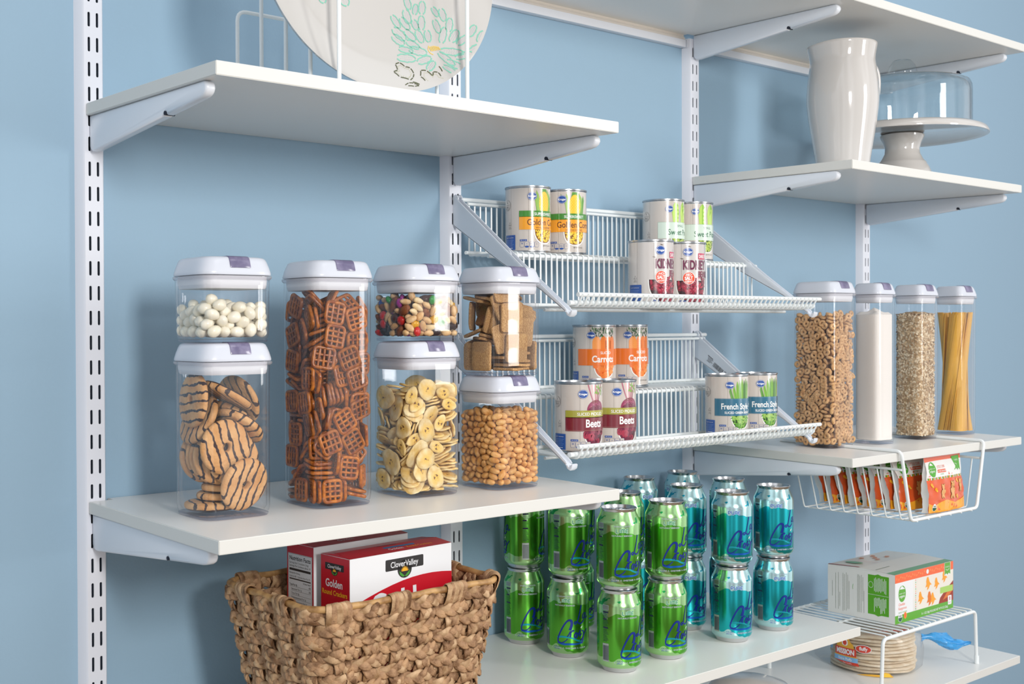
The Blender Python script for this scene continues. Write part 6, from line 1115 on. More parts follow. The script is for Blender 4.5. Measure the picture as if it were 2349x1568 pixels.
def cat_can(kind, fn, paper, places, zf):
    pr = label_print(paper); fn(pr); lm = pr.mesh('can_label', .6)
    for x, y, ang, lab in places:
        az = math.atan2(x+.63826, y+1.48179)
        t = thing('food_can', (x, y, zf+.0003), -az+R(ang)*1, lab, 'food can', 'food cans on the wire shelves')
        put('can_body', cb, t); put('can_label', lm, t)
# ang: how far the label is turned past the camera direction (degrees, positive turns it right)
Zu1, Zu2, Zl1, Zl2 = -.2808, -.3668, -.5028, -.5888
cat_can('corn', corn, PAPER, [(.7125, -.080, 0, 'golden corn can on the upper wire shelf, fully in view'), (.7965, -.080, -17, 'golden corn can standing behind the other corn can')], Zu1)
cat_can('peas', peas, PAPER, [(1.0470, -.082, 7, 'sweet peas can standing directly behind the kidney beans, nearer one'), (1.1290, -.082, -1, 'sweet peas can farther along the wire, beside the sloping bracket')], Zu1)
cat_can('kidney', kidney, PAPER2, [(.8770, -.197, 6, 'dark red kidney beans can with its blue guarantee panel showing'), (.9590, -.197, -6, 'dark red kidney beans can half hidden behind its twin')], Zu2)
cat_can('carrots', carrots, PAPER, [(.8660, -.082, -13, 'sliced carrots can with an orange band, nearer of the pair'), (.9480, -.082, -2, 'sliced carrots can behind the other carrots can')], Zl1)
cat_can('beets', beets, PAPER, [(.6905, -.212, 2, 'sliced pickled beets can nearest the peanut canister'), (.7755, -.205, 1, 'sliced pickled beets can below the carrots, second of the pair')], Zl2)
cat_can('beans', beans, PAPER, [(1.0760, -.197, 1, 'french style green beans can on the lower wire shelf, nearer one'), (1.1600, -.197, 5, 'french style green beans can at the far end of the lower wire shelf')], Zl2)

# ------------------------------------------------------------------ seltzer cans
ALU = mat('brushed_aluminium', 'cfd0d2', .22, 1)
def soda_paint(name, body, dark, pale):
    m, n, p = nodes_mat(name, .20, .5); p.inputs['Metallic'].default_value = .92
    co = N(n, 'ShaderNodeTexCoord'); sp = N(n, 'ShaderNodeSeparateXYZ'); n.links.new(co.outputs['Object'], sp.inputs[0])
    mp = N(n, 'ShaderNodeMapping'); mp.inputs['Rotation'].default_value = (.5, .6, .2); mp.inputs['Scale'].default_value = (22, 90, 60); n.links.new(co.outputs['Object'], mp.inputs[0])
    t = N(n, 'ShaderNodeTexNoise'); t.inputs['Scale'].default_value = 1.; t.inputs['Detail'].default_value = 3; n.links.new(mp.outputs[0], t.inputs['Vector'])
    big = N(n, 'ShaderNodeTexNoise'); big.inputs['Scale'].default_value = 26; big.inputs['Detail'].default_value = 2; n.links.new(co.outputs['Object'], big.inputs['Vector'])
    def mthn(op, a, b):
        x = N(n, 'ShaderNodeMath', operation=op)
        for i, q in enumerate((a, b)):
            if isinstance(q, (int, float)): x.inputs[i].default_value = q
            else: n.links.new(q, x.inputs[i])
        return x.outputs[0]
    z = sp.outputs[2]
    # shoulder: pale with darker splashes; middle: body colour with wavy upper limit; foot pale edge
    zz = mthn('ADD', z, mthn('MULTIPLY', mthn('SUBTRACT', big.outputs['Fac'], .5), .055))
    body_f = mthn('MULTIPLY', mthn('LESS_THAN', zz, .087), mthn('GREATER_THAN', zz, .018))
    spl = mthn('GREATER_THAN', t.outputs['Fac'], .60)
    mid = mthn('LESS_THAN', z, .1005)
    c1 = N(n, 'ShaderNodeMix', data_type='RGBA'); c1.inputs[6].default_value = (*lin(pale), 1); c1.inputs[7].default_value = (*lin(dark), 1); n.links.new(spl, c1.inputs[0])
    c2 = N(n, 'ShaderNodeMix', data_type='RGBA'); c2.inputs[6].default_value = (*lin(pale), 1); c2.inputs[7].default_value = (*lin(body), 1); n.links.new(body_f, c2.inputs[0])
    c3 = N(n, 'ShaderNodeMix', data_type='RGBA'); n.links.new(mid, c3.inputs[0]); n.links.new(c1.outputs[2], c3.inputs[6]); n.links.new(c2.outputs[2], c3.inputs[7])
    n.links.new(c3.outputs[2], p.inputs['Base Color']); return m
LIME = soda_paint('lime_can_paint', '60b23c', '2fae5c', 'aad896'); TEAL = soda_paint('teal_can_paint', '2ab4bc', '22a0b8', 'bfe3e4')
SR = .0331; SHT = .1225
def soda_body(paint):
    mb = MB(); r = SR
    mb.lathe([(.0005, .010), (.018, .006), (.0235, .0012), (.0245, 0), (.0255, .0006), (.0262, .003), (r-.0035, .0075)], ALU, 48)
    mb.lathe([(r-.0035, .0075), (r-.0008, .0105), (r, .014), (r, .098), (r-.0006, .1015), (r-.0022, .1055), (r-.0055, .1130), (.0268, .1155), (.0262, .1175)], paint, 48)
    mb.lathe([(.0262, .1175), (.0266, .1190), (.0278, .1205), (.0280, .1218), (.0274, SHT), (.0264, .1222), (.0256, .1195), (.0245, .1165), (.0238, .1165), (.0232, .1178), (.0005, .1178)], ALU, 48)
    return mb.mesh('can_body', .7)
def soda_tab():
    mb = MB(); z = .1185
    pts = [(.0085*math.cos(R(a)), .012*math.sin(R(a))*.9+.002, z) for a in range(0, 360, 24)]
    mb.tube(pts, .0011, ALU, 6, closed=True); mb.tube([(-.006, -.001, z), (.006, -.001, z)], .0016, ALU, 6)
    mb.lathe([(.0005, .1200), (.0022, .1200), (.0026, .1190), (.0026, .1178)], ALU, 12, c=(0, -.003))
    mb.ell = None; pts = [(.0075*math.cos(R(a)), -.0105+.0065*math.sin(R(a)), .1179) for a in range(0, 360, 30)]; mb.tube(pts, .0004, mat('score_line', '707276', .4, .8), 5, closed=True)
    return mb.mesh('pull_tab', .8)
GLY = {'L': (.62, [[(0, 0), (0, .86), (.10, 1), (.62, 1)]]), 'I': (.08, [[(.04, 0), (.04, 1)]]), 'M': (1.0, [[(0, 1), (0, .22), (.10, 0), (.38, 0), (.5, .2), (.5, 1)], [(.5, .2), (.62, 0), (.9, 0), (1, .22), (1, 1)]]),
       'E': (.60, [[(.60, 0), (.10, 0), (0, .14), (0, .86), (.10, 1), (.60, 1)], [(0, .5), (.52, .5)]]), 'P': (.64, [[(0, 1), (0, .12), (.08, 0), (.5, 0), (.64, .14), (.64, .44), (.5, .58), (.02, .58)]]),
       'U': (.66, [[(0, 0), (0, .86), (.12, 1), (.54, 1), (.66, .86), (.66, 0)]]), 'R': (.66, [[(0, 1), (0, .14), (.10, 0), (.54, 0), (.66, .14), (.66, 1)], [(.02, .56), (.64, .56)]])}
def word(pr, t, cx, y, h, foil, ink):
    """rounded capital letters drawn as strokes with a pale outline"""
    wd = sum(GLY[c][0]*h+h*.34 for c in t)-h*.34; x = cx-wd/2
    for c in t:
        for st in GLY[c][1]:
            pts = [(x+a*h, y+b*h) for a, b in st]; pr.stroke(pts, 2.1, foil, 2, 1); pr.stroke(pts, 1.15, ink, 3, 1)
        x += GLY[c][0]*h+h*.34
def soda_print(kind, off):
    pr = Print(cyl_fn(SR, .1010), 3.0); pr.dh = .00009
    NAVY = mat('navy_print', '16308f', .25, .3); AQ = mat('aqua_print', '1aa0b0', .25, .5); BL = mat('azure_print', '1660c0', .25, .5); SIL = mat('silver_print', 'c9cfe0', .35, .5)
    nm, ink, foil = ('LIME', mat('green_print', '0d8a55', .3), mat('foil_glow', 'dfeee4', .3)) if kind == 'lime' else ('PURE', mat('blue_soda_print', '1a58b8', .3), mat('foil_glow', 'dfeee4', .3))
    if off == 0:
      pr.text('SPARKLING WATER', 6, 4.6, 3.1, SIL, 2, bold=.01, sx=.95)
      word(pr, nm, 6, 7.6, 5.4, foil, ink)
    if kind == 'lime' and off == 0: pr.text('NATURALLY ESSENCED', 6, 18.6, 3.3, SIL, 2, bold=.02, sx=.92)
    for off in (off,):
        def S(pts, w, w1=None, m=NAVY, lay=4): pr.stroke([(x+off, y) for x, y in pts], w*1.05, m, lay, 3, w1*1.15 if w1 else None)
        # water strokes
        S([(-6, 68), (0, 66), (9, 66.5), (18, 68), (26, 72), (34, 73)], 3.4, 1.2, AQ, 3); S([(-5, 75), (4, 78), (14, 77.4), (24, 77.8), (36, 76)], 3.4, 2.0, BL, 3); S([(20, 70), (30, 75), (40, 74)], 1.2, .6, AQ, 3)
        # C
        S([(14.5, 55), (17.2, 47), (17.5, 41.5), (14.2, 39.4), (9, 42), (3, 51), (-2.4, 62), (-5.4, 71), (-4.2, 76), (1, 76.2), (6.5, 73.4), (10.5, 69.4)], 3.3, 1.1)
        S([(14.2, 56), (16.6, 49), (17.2, 43), (14.5, 40.4)], 4.4, 3.0)
        # roi
        S([(10, 66), (13, 62), (15, 57), (15.6, 61), (14.6, 67)], 1.6, 2.2); S([(15.4, 60), (18.5, 56), (20.6, 57.2)], 1.6, 2.4)
        S([(23.6, 60), (21, 64), (21.8, 68), (25, 67), (26.4, 62), (24, 59.6), (22.4, 62)], 2.2, 1.8); S([(26.4, 62.4), (29.4, 59.6)], 1.2)
        S([(31, 56.4), (29, 63), (30.4, 66), (34, 62)], 2.3, 1.4); S([(34.6, 50), (32.4, 53.4)], 1.4, 2.0, foil, 5)
        # x
        S([(34.5, 57), (38, 59), (38, 66), (35, 75), (33.4, 77)], 2.0, 2.6); S([(45, 56), (40, 62), (35, 70), (31, 73)], 1.8, 1.0)
        # L a
        S([(33, 17.6), (31, 26), (27.6, 38), (25, 45), (22.4, 47), (20.6, 44.6), (22.6, 42.4), (26.5, 43.6), (30, 46.6), (34.4, 45.4), (38, 41)], 1.5, 1.9); S([(33, 17.6), (30.6, 27)], 2.0, 1.5)
        S([(41, 30), (37, 32), (35.4, 38), (38, 40), (41.4, 34), (42.4, 29), (41.6, 37), (43.6, 40), (47, 36)], 1.7, 1.2)
        pr.text('0 - CALORIE  0 - SWEETENER  0 - SODIUM', 13+off, 85, 3.4, SIL, 3, bold=.015, sx=.9)
        pr.text('12 FL OZ', -7+off, 83, 2.6, BL, 3); pr.text('(355 mL)', -7+off, 86, 2.6, BL, 3)
    # nutrition block
    if off: return pr.mesh('can_lettering', .6)
    K = mat('dark_nutrition', '1c2a44', .4); pr.rect(-35, -.5, -24, 7, SIL, 2, .8); pr.rect(-34.6, -.1, -24.4, 6.6, mat('seam_foil', '9ea8a0', .3, .8), 3, .7)
    for k in range(22): pr.rect(-34, 9+k*2.1, -24.6-(k*7 % 4), 9.6+k*2.1+(1.6 if k in (0, 5, 11) else 0), K, 3)
    pr.rect(-35, 57, -24, 84, mat('silver_panel', 'b8c2bc', .35, .6), 2)
    for k in range(16): pr.rect(-34+k*.62, 60, -33.7+k*.62, 82, K, 3)
    return pr.mesh('can_lettering', .6)
smesh = {'lime': (soda_body(LIME), soda_print('lime', 0), soda_print('lime', 104)), 'pure': (soda_body(TEAL), soda_print('pure', 0), soda_print('pure', 104))}; stab = soda_tab()
SG = {}
def soda(kind, x, y, lev, ang, lab):
    az = math.atan2(x+.63826, y+1.48179); z0 = shz(SH['soda'], y)+lev*(SHT+.0002)
    t = thing('seltzer_can', (x, y, z0), -az+R(ang-11), lab, 'drink can', f'{"green" if kind == "lime" else "teal"} seltzer cans')
    a = put('can_body', smesh[kind][0], t); b = put('can_lettering', smesh[kind][1], t); b = put('can_lettering', smesh[kind][2], t)
    if lev: put('pull_tab', stab, t, rot=(0, 0, R(40)))
G = 'green lime seltzer can'; T = 'teal pure seltzer can'
soda('lime', .726, -.2615, 0, 25, G+' at the bottom of the front stack beside the basket'); soda('lime', .7255, -.2610, 1, 11, G+' on top of the front stack closest to the viewer')
soda('lime', .836, -.2605, 0, 19, G+' at the bottom of the front stack next to the teal ones'); soda('lime', .8365, -.2615, 1, 10, G+' on top of the front stack next to the teal ones')
soda('lime', .7215, -.1585, 0, -8, G+' at the bottom of the middle stack by the basket'); soda('lime', .723, -.1600, 1, 26, G+' on top of the middle stack, under the shelf corner')
soda('lime', .7190, -.0615, 0, 12, G+' at the bottom of the wall-side stack beside the basket'); soda('lime', .7190, -.0620, 1, 66, G+' on top of the wall-side stack by the basket, lettering turned away')
soda('lime', .8490, -.1600, 0, 30, G+' at the bottom of the stack hidden behind the front pair'); soda('lime', .8510, -.1605, 1, 14, G+' peeking over the front stacks just beyond the shelf corner')
soda('lime', .8400, -.0600, 0, 20, G+' at the bottom of the last green row, dark between stacks'); soda('lime', .8410, -.0600, 1, 20, G+' on top of the last green row, mostly covered')
soda('pure', .9990, -.2640, 0, 16, T+' at the bottom of the front stack beside the lime cans'); soda('pure', 1.0000, -.2640, 1, 8, T+' on top of the front stack, reflecting the lime cans')
soda('pure', 1.1150, -.2640, 0, 22, T+' at the bottom of the outermost front stack'); soda('pure', 1.1160, -.2640, 1, 10, T+' on top of the outermost front stack, below the wire basket')
soda('pure', 1.0000, -.1700, 0, 14, T+' at the bottom of the stack half behind the lime cans'); soda('pure', 1.0010, -.1700, 1, 14, T+' on top of the middle row stack half behind the lime cans')
soda('pure', 1.1230, -.1650, 0, 14, T+' at the bottom of the middle row, hidden behind the front pair'); soda('pure', 1.1240, -.1650, 1, -20, T+' on top of the middle row behind the front teal pair')
soda('pure', 1.0080, -.0570, 0, 14, T+' at the bottom of the last row nearest the lime cans'); soda('pure', 1.0090, -.0570, 1, 30, T+' on top of the last row, beside the shelf corner')
soda('pure', 1.1340, -.0530, 0, 14, T+' at the bottom of the last row beside the upright'); soda('pure', 1.1350, -.0530, 1, -40, T+' highest in view, on top of the last row beside the upright')
# ------------------------------------------------------------------ platter in its wire plate rack
ZP = shz(SH['plate'], -.2)
t = thing('plate_rack', (.27, -.2, ZP), 0, 'white wire plate rack with upright loops standing behind and before the platter', 'plate rack')
O = Vector((.27, -.2, ZP))
for k, (y, zt) in enumerate(((-.0897, .0237), (-.1506, .075), (-.2090, .075), (-.2641, .075), (-.3250, .118))):
    zb = ZP+.0010
    mb = MB(); mb.tube([q-O for q in bend([(.1701, y, zb), (.1701, y, zt), (.3698, y, zt), (.3698, y, zb)], .014, 5)], .0027, WIRE, 10); mb.build('loop', t)
for x in (.1701, .3698):
    mb = MB(); mb.tube([Vector((x, -.322, ZP+.0028))-O, Vector((x, -.07, ZP+.0052))-O], .0032, WIRE, 10); mb.build('base_rail', t)
PA, PB = .180, .165
def pdep(f):  # distance of the face in front (-y) of the back plane
    return .010+.012*max(0, (f-.74)/.26)**1.3 if f > .74 else .010
pc = Vector((.2535, -.2800, ZP+.0030+.165))
def plat(f, a, back=False):
    x, z = PA*f*math.cos(a), PB*f*math.sin(a); return (x, -(pdep(f)-(.005 if back else 0)), z)
mb = MB(); AN = [2*PI*k/144 for k in range(144)]
rings = [[plat(f, a) for a in AN] for f in (.02, .3, .6, .70, .73, .75, .77, .79, .81, .83, .85, .87, .89, .91, .93, .95, .97, .985)]+[[(x*1.006, y-.0006, z*1.006) for x, y, z in [plat(1, a) for a in AN]]]+[[plat(.995, a, True) for a in AN]]+[[plat(f, a, True) for a in AN] for f in (.93, .8, .72, .4, .02)]
PLC = mat('platter_glaze', 'bfbcb8', .09, spec=.6, coat=.6)
mb.loft([r[::-1] for r in rings], PLC, True, True)
def pf(a, tt, h):
    x, z = a*.001, -tt*.001; f = min(1, math.hypot(x/PA, z/PB)); return (x, -(pdep(f)+h+.0002), z)
pr = Print(pf); pr.dh = .00012
GN, DOT, OLV, YEL, OL2 = mat('sage_glaze', '7fbfaa', .15), mat('dusty_dots', '9fb0bd', .3), mat('olive_glaze', '4a4f2c', .2), mat('yellow_glaze', 'f0c455', .2), mat('lime_dots', 'a9ab5c', .3)
FX, FT = 84., 100.
def zp(x, y): dx = (x-1810)/3.789; return (FX+dx*.735, FT+((y-455)/3.789-.19*dx)*.567)
def inside(q): return math.hypot(q[0]/180, q[1]/165) < .985
def petal(cx, cy, l, w, ang):
    l *= 1.06; w *= 1.12
    a = R(ang); c, d = math.cos(a), math.sin(a)
    def q(u, v): return zp(cx+u*c-v*d, cy+u*d+v*c)
    for sg in (-1, 1):
        pts = [q(l*math.cos(R(k)), sg*w*math.sin(R(k))*(1+.1*math.sin(k))) for k in range(8, 173, 15)]
        pts = [p for p in pts if inside(p)]
        if len(pts) > 2: h_ = len(pts)//2+1; pr.stroke(pts[:h_], 1.9, GN, 1, 0, 1.3); pr.stroke(pts[h_-1:], 1.3, GN, 1, 0, 1.9)
    for i in range(-4, 5):
        for j in (-1.5, -.5, .5, 1.5):
            u, v = l*i/5.2, w*j/2.1
            if (u/l)**2+(v/w)**2 < .62:
                p = q(u+(3 if int(j*2+9) % 4 == 0 else 0), v)
                if inside(p): pr.ell(p[0], p[1], .46, .46, DOT, 1, 0, 5)
for P0 in [(1610, 60, 50, 24, 75), (1600, 170, 60, 28, 75), (1730, 95, 55, 26, -85), (1672, 110, 45, 20, -80), (1720, 225, 60, 26, -88), (1665, 240, 45, 22, 70), (1505, 215, 60, 22, 60), (1580, 230, 60, 24, 55), (1530, 320, 70, 30, 45), (1620, 330, 60, 25, 45), (1700, 340, 55, 26, 65), (1520, 370, 60, 28, 40), (1640, 410, 60, 24, 30), (1770, 335, 50, 25, 80), (1580, 455, 60, 22, 15), (1680, 465, 75, 30, 15), (1580, 525, 75, 30, 8), (1725, 545, 60, 28, -20), (1840, 125, 45, 20, 60), (1905, 150, 55, 26, 75), (1850, 250, 60, 24, 70), (1960, 240, 60, 26, -80), (1900, 330, 70, 26, -75), (1990, 340, 60, 28, -60), (1950, 480, 90, 28, 10), (2050, 380, 60, 24, -40), (2130, 300, 55, 24, -60), (2190, 360, 55, 24, -65), (2130, 470, 65, 28, -35), (2040, 520, 70, 26, -15), (1900, 540, 80, 24, 50), (1960, 600, 75, 26, 35), (1910, 640, 60, 20, 40), (1770, 600, 50, 24, -50), (930, 20, 55, 26, 70), (1095, 30, 65, 34, 65), (590, -20, 60, 24, 10)]: petal(*P0)
for k in range(7): x = 1778+k*12; pr.stroke([zp(x, 420+3*abs(k-3)), zp(x+16, 470-k*2)], 1.3, YEL, 2, 0)
pr.stroke([zp(1775, 420), zp(1765, 450), zp(1780, 485), zp(1805, 500)], 1.0, YEL, 2, 1)
def dashes(pts, w, m):
    for a, b in zip(pts[:-1], pts[1:]):
        a_, b_ = zp(*a), zp(*b)
        if inside(a_) and inside(b_):
            k = .1; pr.stroke([(a_[0]*(1-k)+b_[0]*k, a_[1]*(1-k)+b_[1]*k), ((a_[0]+b_[0])/2+.5, (a_[1]+b_[1])/2-.4), (a_[0]*k+b_[0]*(1-k), a_[1]*k+b_[1]*(1-k))], w, m, 3, 1)
L1 = [(1575, 715), (1500, 690), (1458, 642), (1495, 630), (1484, 575), (1520, 562), (1560, 600), (1600, 612), (1620, 665), (1605, 700), (1578, 722)]
L2 = [(1700, 735), (1668, 690), (1680, 636), (1725, 640), (1765, 692), (1775, 655), (1812, 660), (1830, 700), (1872, 715), (1888, 758), (1930, 788)]
dashes(L1, 1.25, OLV); dashes(L2, 1.25, OLV); dashes([(1590, 735), (1650, 765), (1760, 780), (1870, 785)], 1.3, OLV); dashes([(1640, 785), (1720, 797), (1800, 800), (1870, 805)], 1.2, OLV); dashes([(1525, 765), (1560, 745), (1600, 750), (1640, 775), (1600, 778), (1545, 770)], 1.1, OLV); dashes([(1828, 600), (1850, 660), (1890, 705), (1950, 735), (1980, 750)], 1.3, OLV); dashes([(1870, 645), (1920, 690), (1965, 725), (1975, 760)], 1.2, OLV)
for Lx, c_ in ((L1, (1545, 650)), (L2, (1760, 720))):
    for (x, y), (x2, y2) in zip(Lx[:-1], Lx[1:]):
        for g in (0, .33, .66):
            px, py = x+(x2-x)*g, y+(y2-y)*g; p = zp(px*.72+c_[0]*.28, py*.72+c_[1]*.28)
            if inside(p): pr.ell(p[0], p[1], .42, .42, OL2, 3, 0, 5)
for i, m in enumerate(pr.m): pass
o0 = len(mb.v)
for f, m, sm in zip(pr.f, pr.m, pr.sm): mb.f.append([i+o0 for i in f]); mb.m.append(mb.mi(pr.mats[m])); mb.sm.append(sm)
mb.v += pr.v
o = mb.build('oval_platter', loc=pc, rot=(R(-3.0), 0, 0), ang=1.1); tag(o, 'large glossy white oval platter with a sage green flower, upright in the wire rack', 'platter')

# ------------------------------------------------------------------ pitcher
ZR = shz(SH['pitcher'], -.22)
px_, py_ = 1.368, -.240; az = math.atan2(px_+.63826, py_+1.48179)
Lf = Vector((-math.cos(az), math.sin(az), 0)); Cm = Vector((-math.sin(az), -math.cos(az), 0))
sp_dir = (Lf*.90+Cm*.44).normalized(); sa = math.atan2(sp_dir.y, sp_dir.x); ha = math.atan2((-Lf*.74-Cm*.67).y, (-Lf*.74-Cm*.67).x)
t = thing('ceramic_pitcher', (px_, py_, ZR), 0, 'tall glossy white ceramic pitcher with a pouring lip beside the cake stand', 'pitcher')
H = .1210-ZR
prof = [(.040, .0), (.0445, .003), (.0470, .012), (.0520, .045), (.0590, .085), (.0637, .120), (.0645, .140), (.0625, .170), (.0585, .195), (.0572, .206), (.0585, .219), (.0615, H)]
def pring(r, z, inner=0):
    out = []
    k_ = max(0, (z-.175)/(H-.175))**1.6
    for i in range(72):
        a = 2*PI*i/72; d = (a-sa+PI) % (2*PI)-PI; g = math.exp(-(d/.42)**2)*k_
        rr = r-inner+.0050*g; zz = z-(.004*(math.exp(-(d/.55)**2))*k_ if z > H-.012 else .006*g)+.004*k_*(1-math.exp(-(d/1.4)**2))*0
        out.append((rr*math.cos(a), rr*math.sin(a), zz))
    return out
mb = MB(); pp = []
for (r0, z0), (r1, z1) in zip(prof[:-1], prof[1:]):
    for q in range(4): pp.append((r0+(r1-r0)*q/4, z0+(z1-z0)*q/4))
pp.append(prof[-1])
for _ in range(3): pp = [pp[0]]+[((pp[i-1][0]+2*pp[i][0]+pp[i+1][0])/4, pp[i][1]) for i in range(1, len(pp)-1)]+[pp[-1]]
mb.loft([pring(r, z) for r, z in pp]+[pring(.0603, H+.0012)]+[pring(r, z, .0035) for r, z in pp[::-1] if z > .01], CER, True, True)
mb.build('pitcher_body', t, ang=1.2)
mb = MB(); hd = Vector((math.cos(ha), math.sin(ha), 0)); pts = []
for r_, z in ((.052, .204), (.064, .208), (.075, .202), (.0825, .188), (.084, .170), (.082, .152), (.077, .132), (.068, .119), (.058, .113)): pts.append(hd*r_+Vector((0, 0, z)))
Q = pts
for _ in range(2):
    W = [Q[0]]
    for a, b in zip(Q[:-1], Q[1:]): W += [a*.75+b*.25, a*.25+b*.75]
    Q = W+[Q[-1]]
mb.tube(Q, .0060, CER, 14); mb.build('pitcher_handle', t)

# ------------------------------------------------------------------ cake stand with dome
cx, cy = 1.6644, -.1915; t = thing('cake_stand', (cx, cy, ZR), 0, 'white footed cake stand holding the glass dome', 'cake stand'); z0 = -ZR
mb = MB(); mb.lathe([(.0005, -.0085-ZR), (.0400, -.0085-ZR), (.0424, -.0105-ZR), (.0418, -.0150-ZR), (.0365, -.0255-ZR), (.0332, -.0375-ZR), (.0342, -.0480-ZR), (.0400, -.0590-ZR), (.0445, -.0645-ZR), (.0468, -.0665-ZR), (.0474, -.0695-ZR), (.0520, -.0765-ZR), (.0560, -.0870-ZR), (.0585, -.1000-ZR), (.0588, .0030), (.0575, .0002), (.0005, .0002)][::-1], CER, 64); mb.build('pedestal', t)
mb = MB(); mb.lathe([(.0005, -.0080-ZR), (.1400, -.0075-ZR), (.1500, -.0115-ZR), (.1590, -.0145-ZR), (.1622, -.0140-ZR), (.1628, -.0115-ZR), (.1590, -.0035-ZR), (.1520, .0010-ZR), (.1470, .0014-ZR), (.1430, -.0010-ZR), (.0005, -.0016-ZR)], CER, 96); mb.build('cake_plate', t)
mb = MB(); zb = -.0003-ZR
mb.lathe([(.1313, zb), (.1314, .070-ZR), (.1306, .083-ZR), (.1270, .0915-ZR), (.1180, .0958-ZR), (.080, .0982-ZR), (.030, .0990-ZR), (.0240, .1000-ZR), (.0235, .1030-ZR), (.0285, .1100-ZR), (.0290, .1180-ZR), (.0255, .1310-ZR), (.0170, .1420-ZR), (.0005, .1458-ZR)], GLASS, 96)
mb.lathe([(.1285, zb), (.1286, .070-ZR), (.1270, .082-ZR), (.1230, .0880-ZR), (.1150, .0925-ZR), (.0005, .0955-ZR)], GLASS, 96)
mb.lathe([(.1313, zb), (.1285, zb)], GLASS, 96)
o = mb.build('glass_dome', loc=(cx, cy, ZR)); tag(o, 'clear glass cake dome with a round knob on the footed stand', 'cake dome')

# ------------------------------------------------------------------ woven basket
BC = Vector((.2635, -.2390)); BZ0, BZ1 = shz(SH['soda'], -.24)+.0115, -.7240
def rrect(u, hw, hd, r):
    """point and outward normal of a rounded rectangle, u in [0,1)"""
    sx, sy = 2*(hw-r), 2*(hd-r); q = PI*r/2; L = 2*sx+2*sy+4*q; d = (u % 1)*L
    for (px, py, dx, dy, ln), (ccx, ccy, a0) in zip(((-hw+r, -hd, 1, 0, sx), (hw, -hd+r, 0, 1, sy), (hw-r, hd, -1, 0, sx), (-hw, hd-r, 0, -1, sy)), ((hw-r, -hd+r, -90), (hw-r, hd-r, 0), (-hw+r, hd-r, 90), (-hw+r, -hd+r, 180))):
        if d < ln: return Vector((px+dx*d, py+dy*d)), Vector((dy, -dx)), L
        d -= ln
        if d < q:
            a = R(a0)+d/r; return Vector((ccx+r*math.cos(a), ccy+r*math.sin(a))), Vector((math.cos(a), math.sin(a))), L
        d -= q
    return Vector((-hw+r, -hd)), Vector((0, -1)), L
def bwall(u, z, off=0):
    f = (z-BZ0)/(BZ1-BZ0); f = max(0, min(1.05, f)); hw = .121+(.1490-.121)*f-.0045; hd = .0890+(.1145-.0890)*f-.0045
    p, n, L = rrect(u, hw, hd, .030); return Vector((BC.x+p.x+n.x*off, BC.y+p.y+n.y*off, z)), Vector((n.x, n.y, 0)), L
m_sea, n, p, hs, co = food_mat('seagrass', '6a4a2f', 'c49c74', 70, .62, .0012, 420, .0, .3)
for nd in list(n.nodes):
    if nd.type == 'VALTORGB':
        e_ = nd.color_ramp.elements.new(.5); e_.color = (*lin('a98463'), 1)
m_sea2 = food_mat('seagrass_pale', '93704c', 'd4b28c', 80, .6, .0006, 500, .0, .3)[0]
m_rod = mat('rattan_rod', 'c49a64', .5, vary=('8a6238', 60, .4, .65))
def braid(mb, path, a, b, r1, r2, pitch, m, ph=0, step=.0030, jit=0, seed=0):
    """three flat strands plaited along path(s)->(point, tangent-plane side vector, normal); s in metres"""
    L, fn = path; n = max(8, int(L/step)); rr = random.Random(seed)
    for j in range(3):
        C = []
        for i in range(n+1):
            s = L*i/n; P, S, Nn = fn(s); q = 2*PI*s/pitch+2*PI*j/3+ph
            w_ = 1+.12*math.sin(s*61+j*2+seed); C.append((P+S*(a*math.sin(q)*w_)+Nn*(b*math.sin(2*q)), Nn))
        vs = []; K = 8
        for i in range(n+1):
            t_ = (C[min(i+1, n)][0]-C[max(i-1, 0)][0]).normalized(); Nn = C[i][1]; sd = t_.cross(Nn).normalized(); nn = sd.cross(t_)
            bulge = 1+.16*math.sin(2*PI*2*(L*i/n)/pitch+j*2.1+ph)
            for k in range(K):
                c_, d_ = math.cos(2*PI*k/K), math.sin(2*PI*k/K); vs.append(C[i][0]+sd*(r1*bulge*c_)+nn*(r2*d_*(1+.35*(k % 2))))
        fs = [[i*K+k, i*K+(k+1) % K, (i+1)*K+(k+1) % K, (i+1)*K+k] for i in range(n) for k in range(K)]
        mb.add(vs, fs, m if (j+seed) % 3 else m_sea2, True)
bt = thing('woven_basket', (BC.x, BC.y, BZ0-.0113), 0, 'brown woven seagrass basket holding the cracker boxes', 'basket')
OB = Vector((BC.x, BC.y, BZ0-.0113)); NS = 22; AMP = .0058
mb = MB(); rows = []; z = BZ0; rowh = .0152
nrow = int((BZ1-.006-BZ0)/rowh)+1; rowh = (BZ1-.008-BZ0)/(nrow-1)
for i in range(nrow):
    z = BZ0+rowh*i; L = bwall(0, z)[2]; ph = PI*((i//1) % 2)
    def fn(s, z=z, L=L, ph=ph):
        u = s/L; off = AMP*math.cos(PI*NS*u+ph); dz = .0010*math.sin(9*2*PI*u+z*200)
        P, Nn, _ = bwall(u, z+dz, off); return P-OB, Vector((0, 0, 1)), Nn
    braid(mb, (L, fn), .0043, .0017, .0049, .0014, .042, m_sea, ph=i*1.7, seed=i)
mb.build('woven_rows', bt, ang=3)
mb = MB()
for k in range(NS):
    for sd in (-1, 1):
        u0 = k/NS+sd*.0050
        def fn(s, k=k, u0=u0):
            z = BZ0-.006+s; i = (z-BZ0)/rowh; off = -AMP*.75*math.cos(PI*k+PI*i)*1.0
            P, Nn, _ = bwall(u0, z, off); T = Vector((-Nn.y, Nn.x, 0)); return P-OB, T, Nn
        braid(mb, (BZ1-BZ0+.006, fn), .0034, .0014, .0042, .0013, .040, m_sea, ph=k*1.3+sd, seed=k+40)
mb.build('woven_stakes', bt, ang=3)
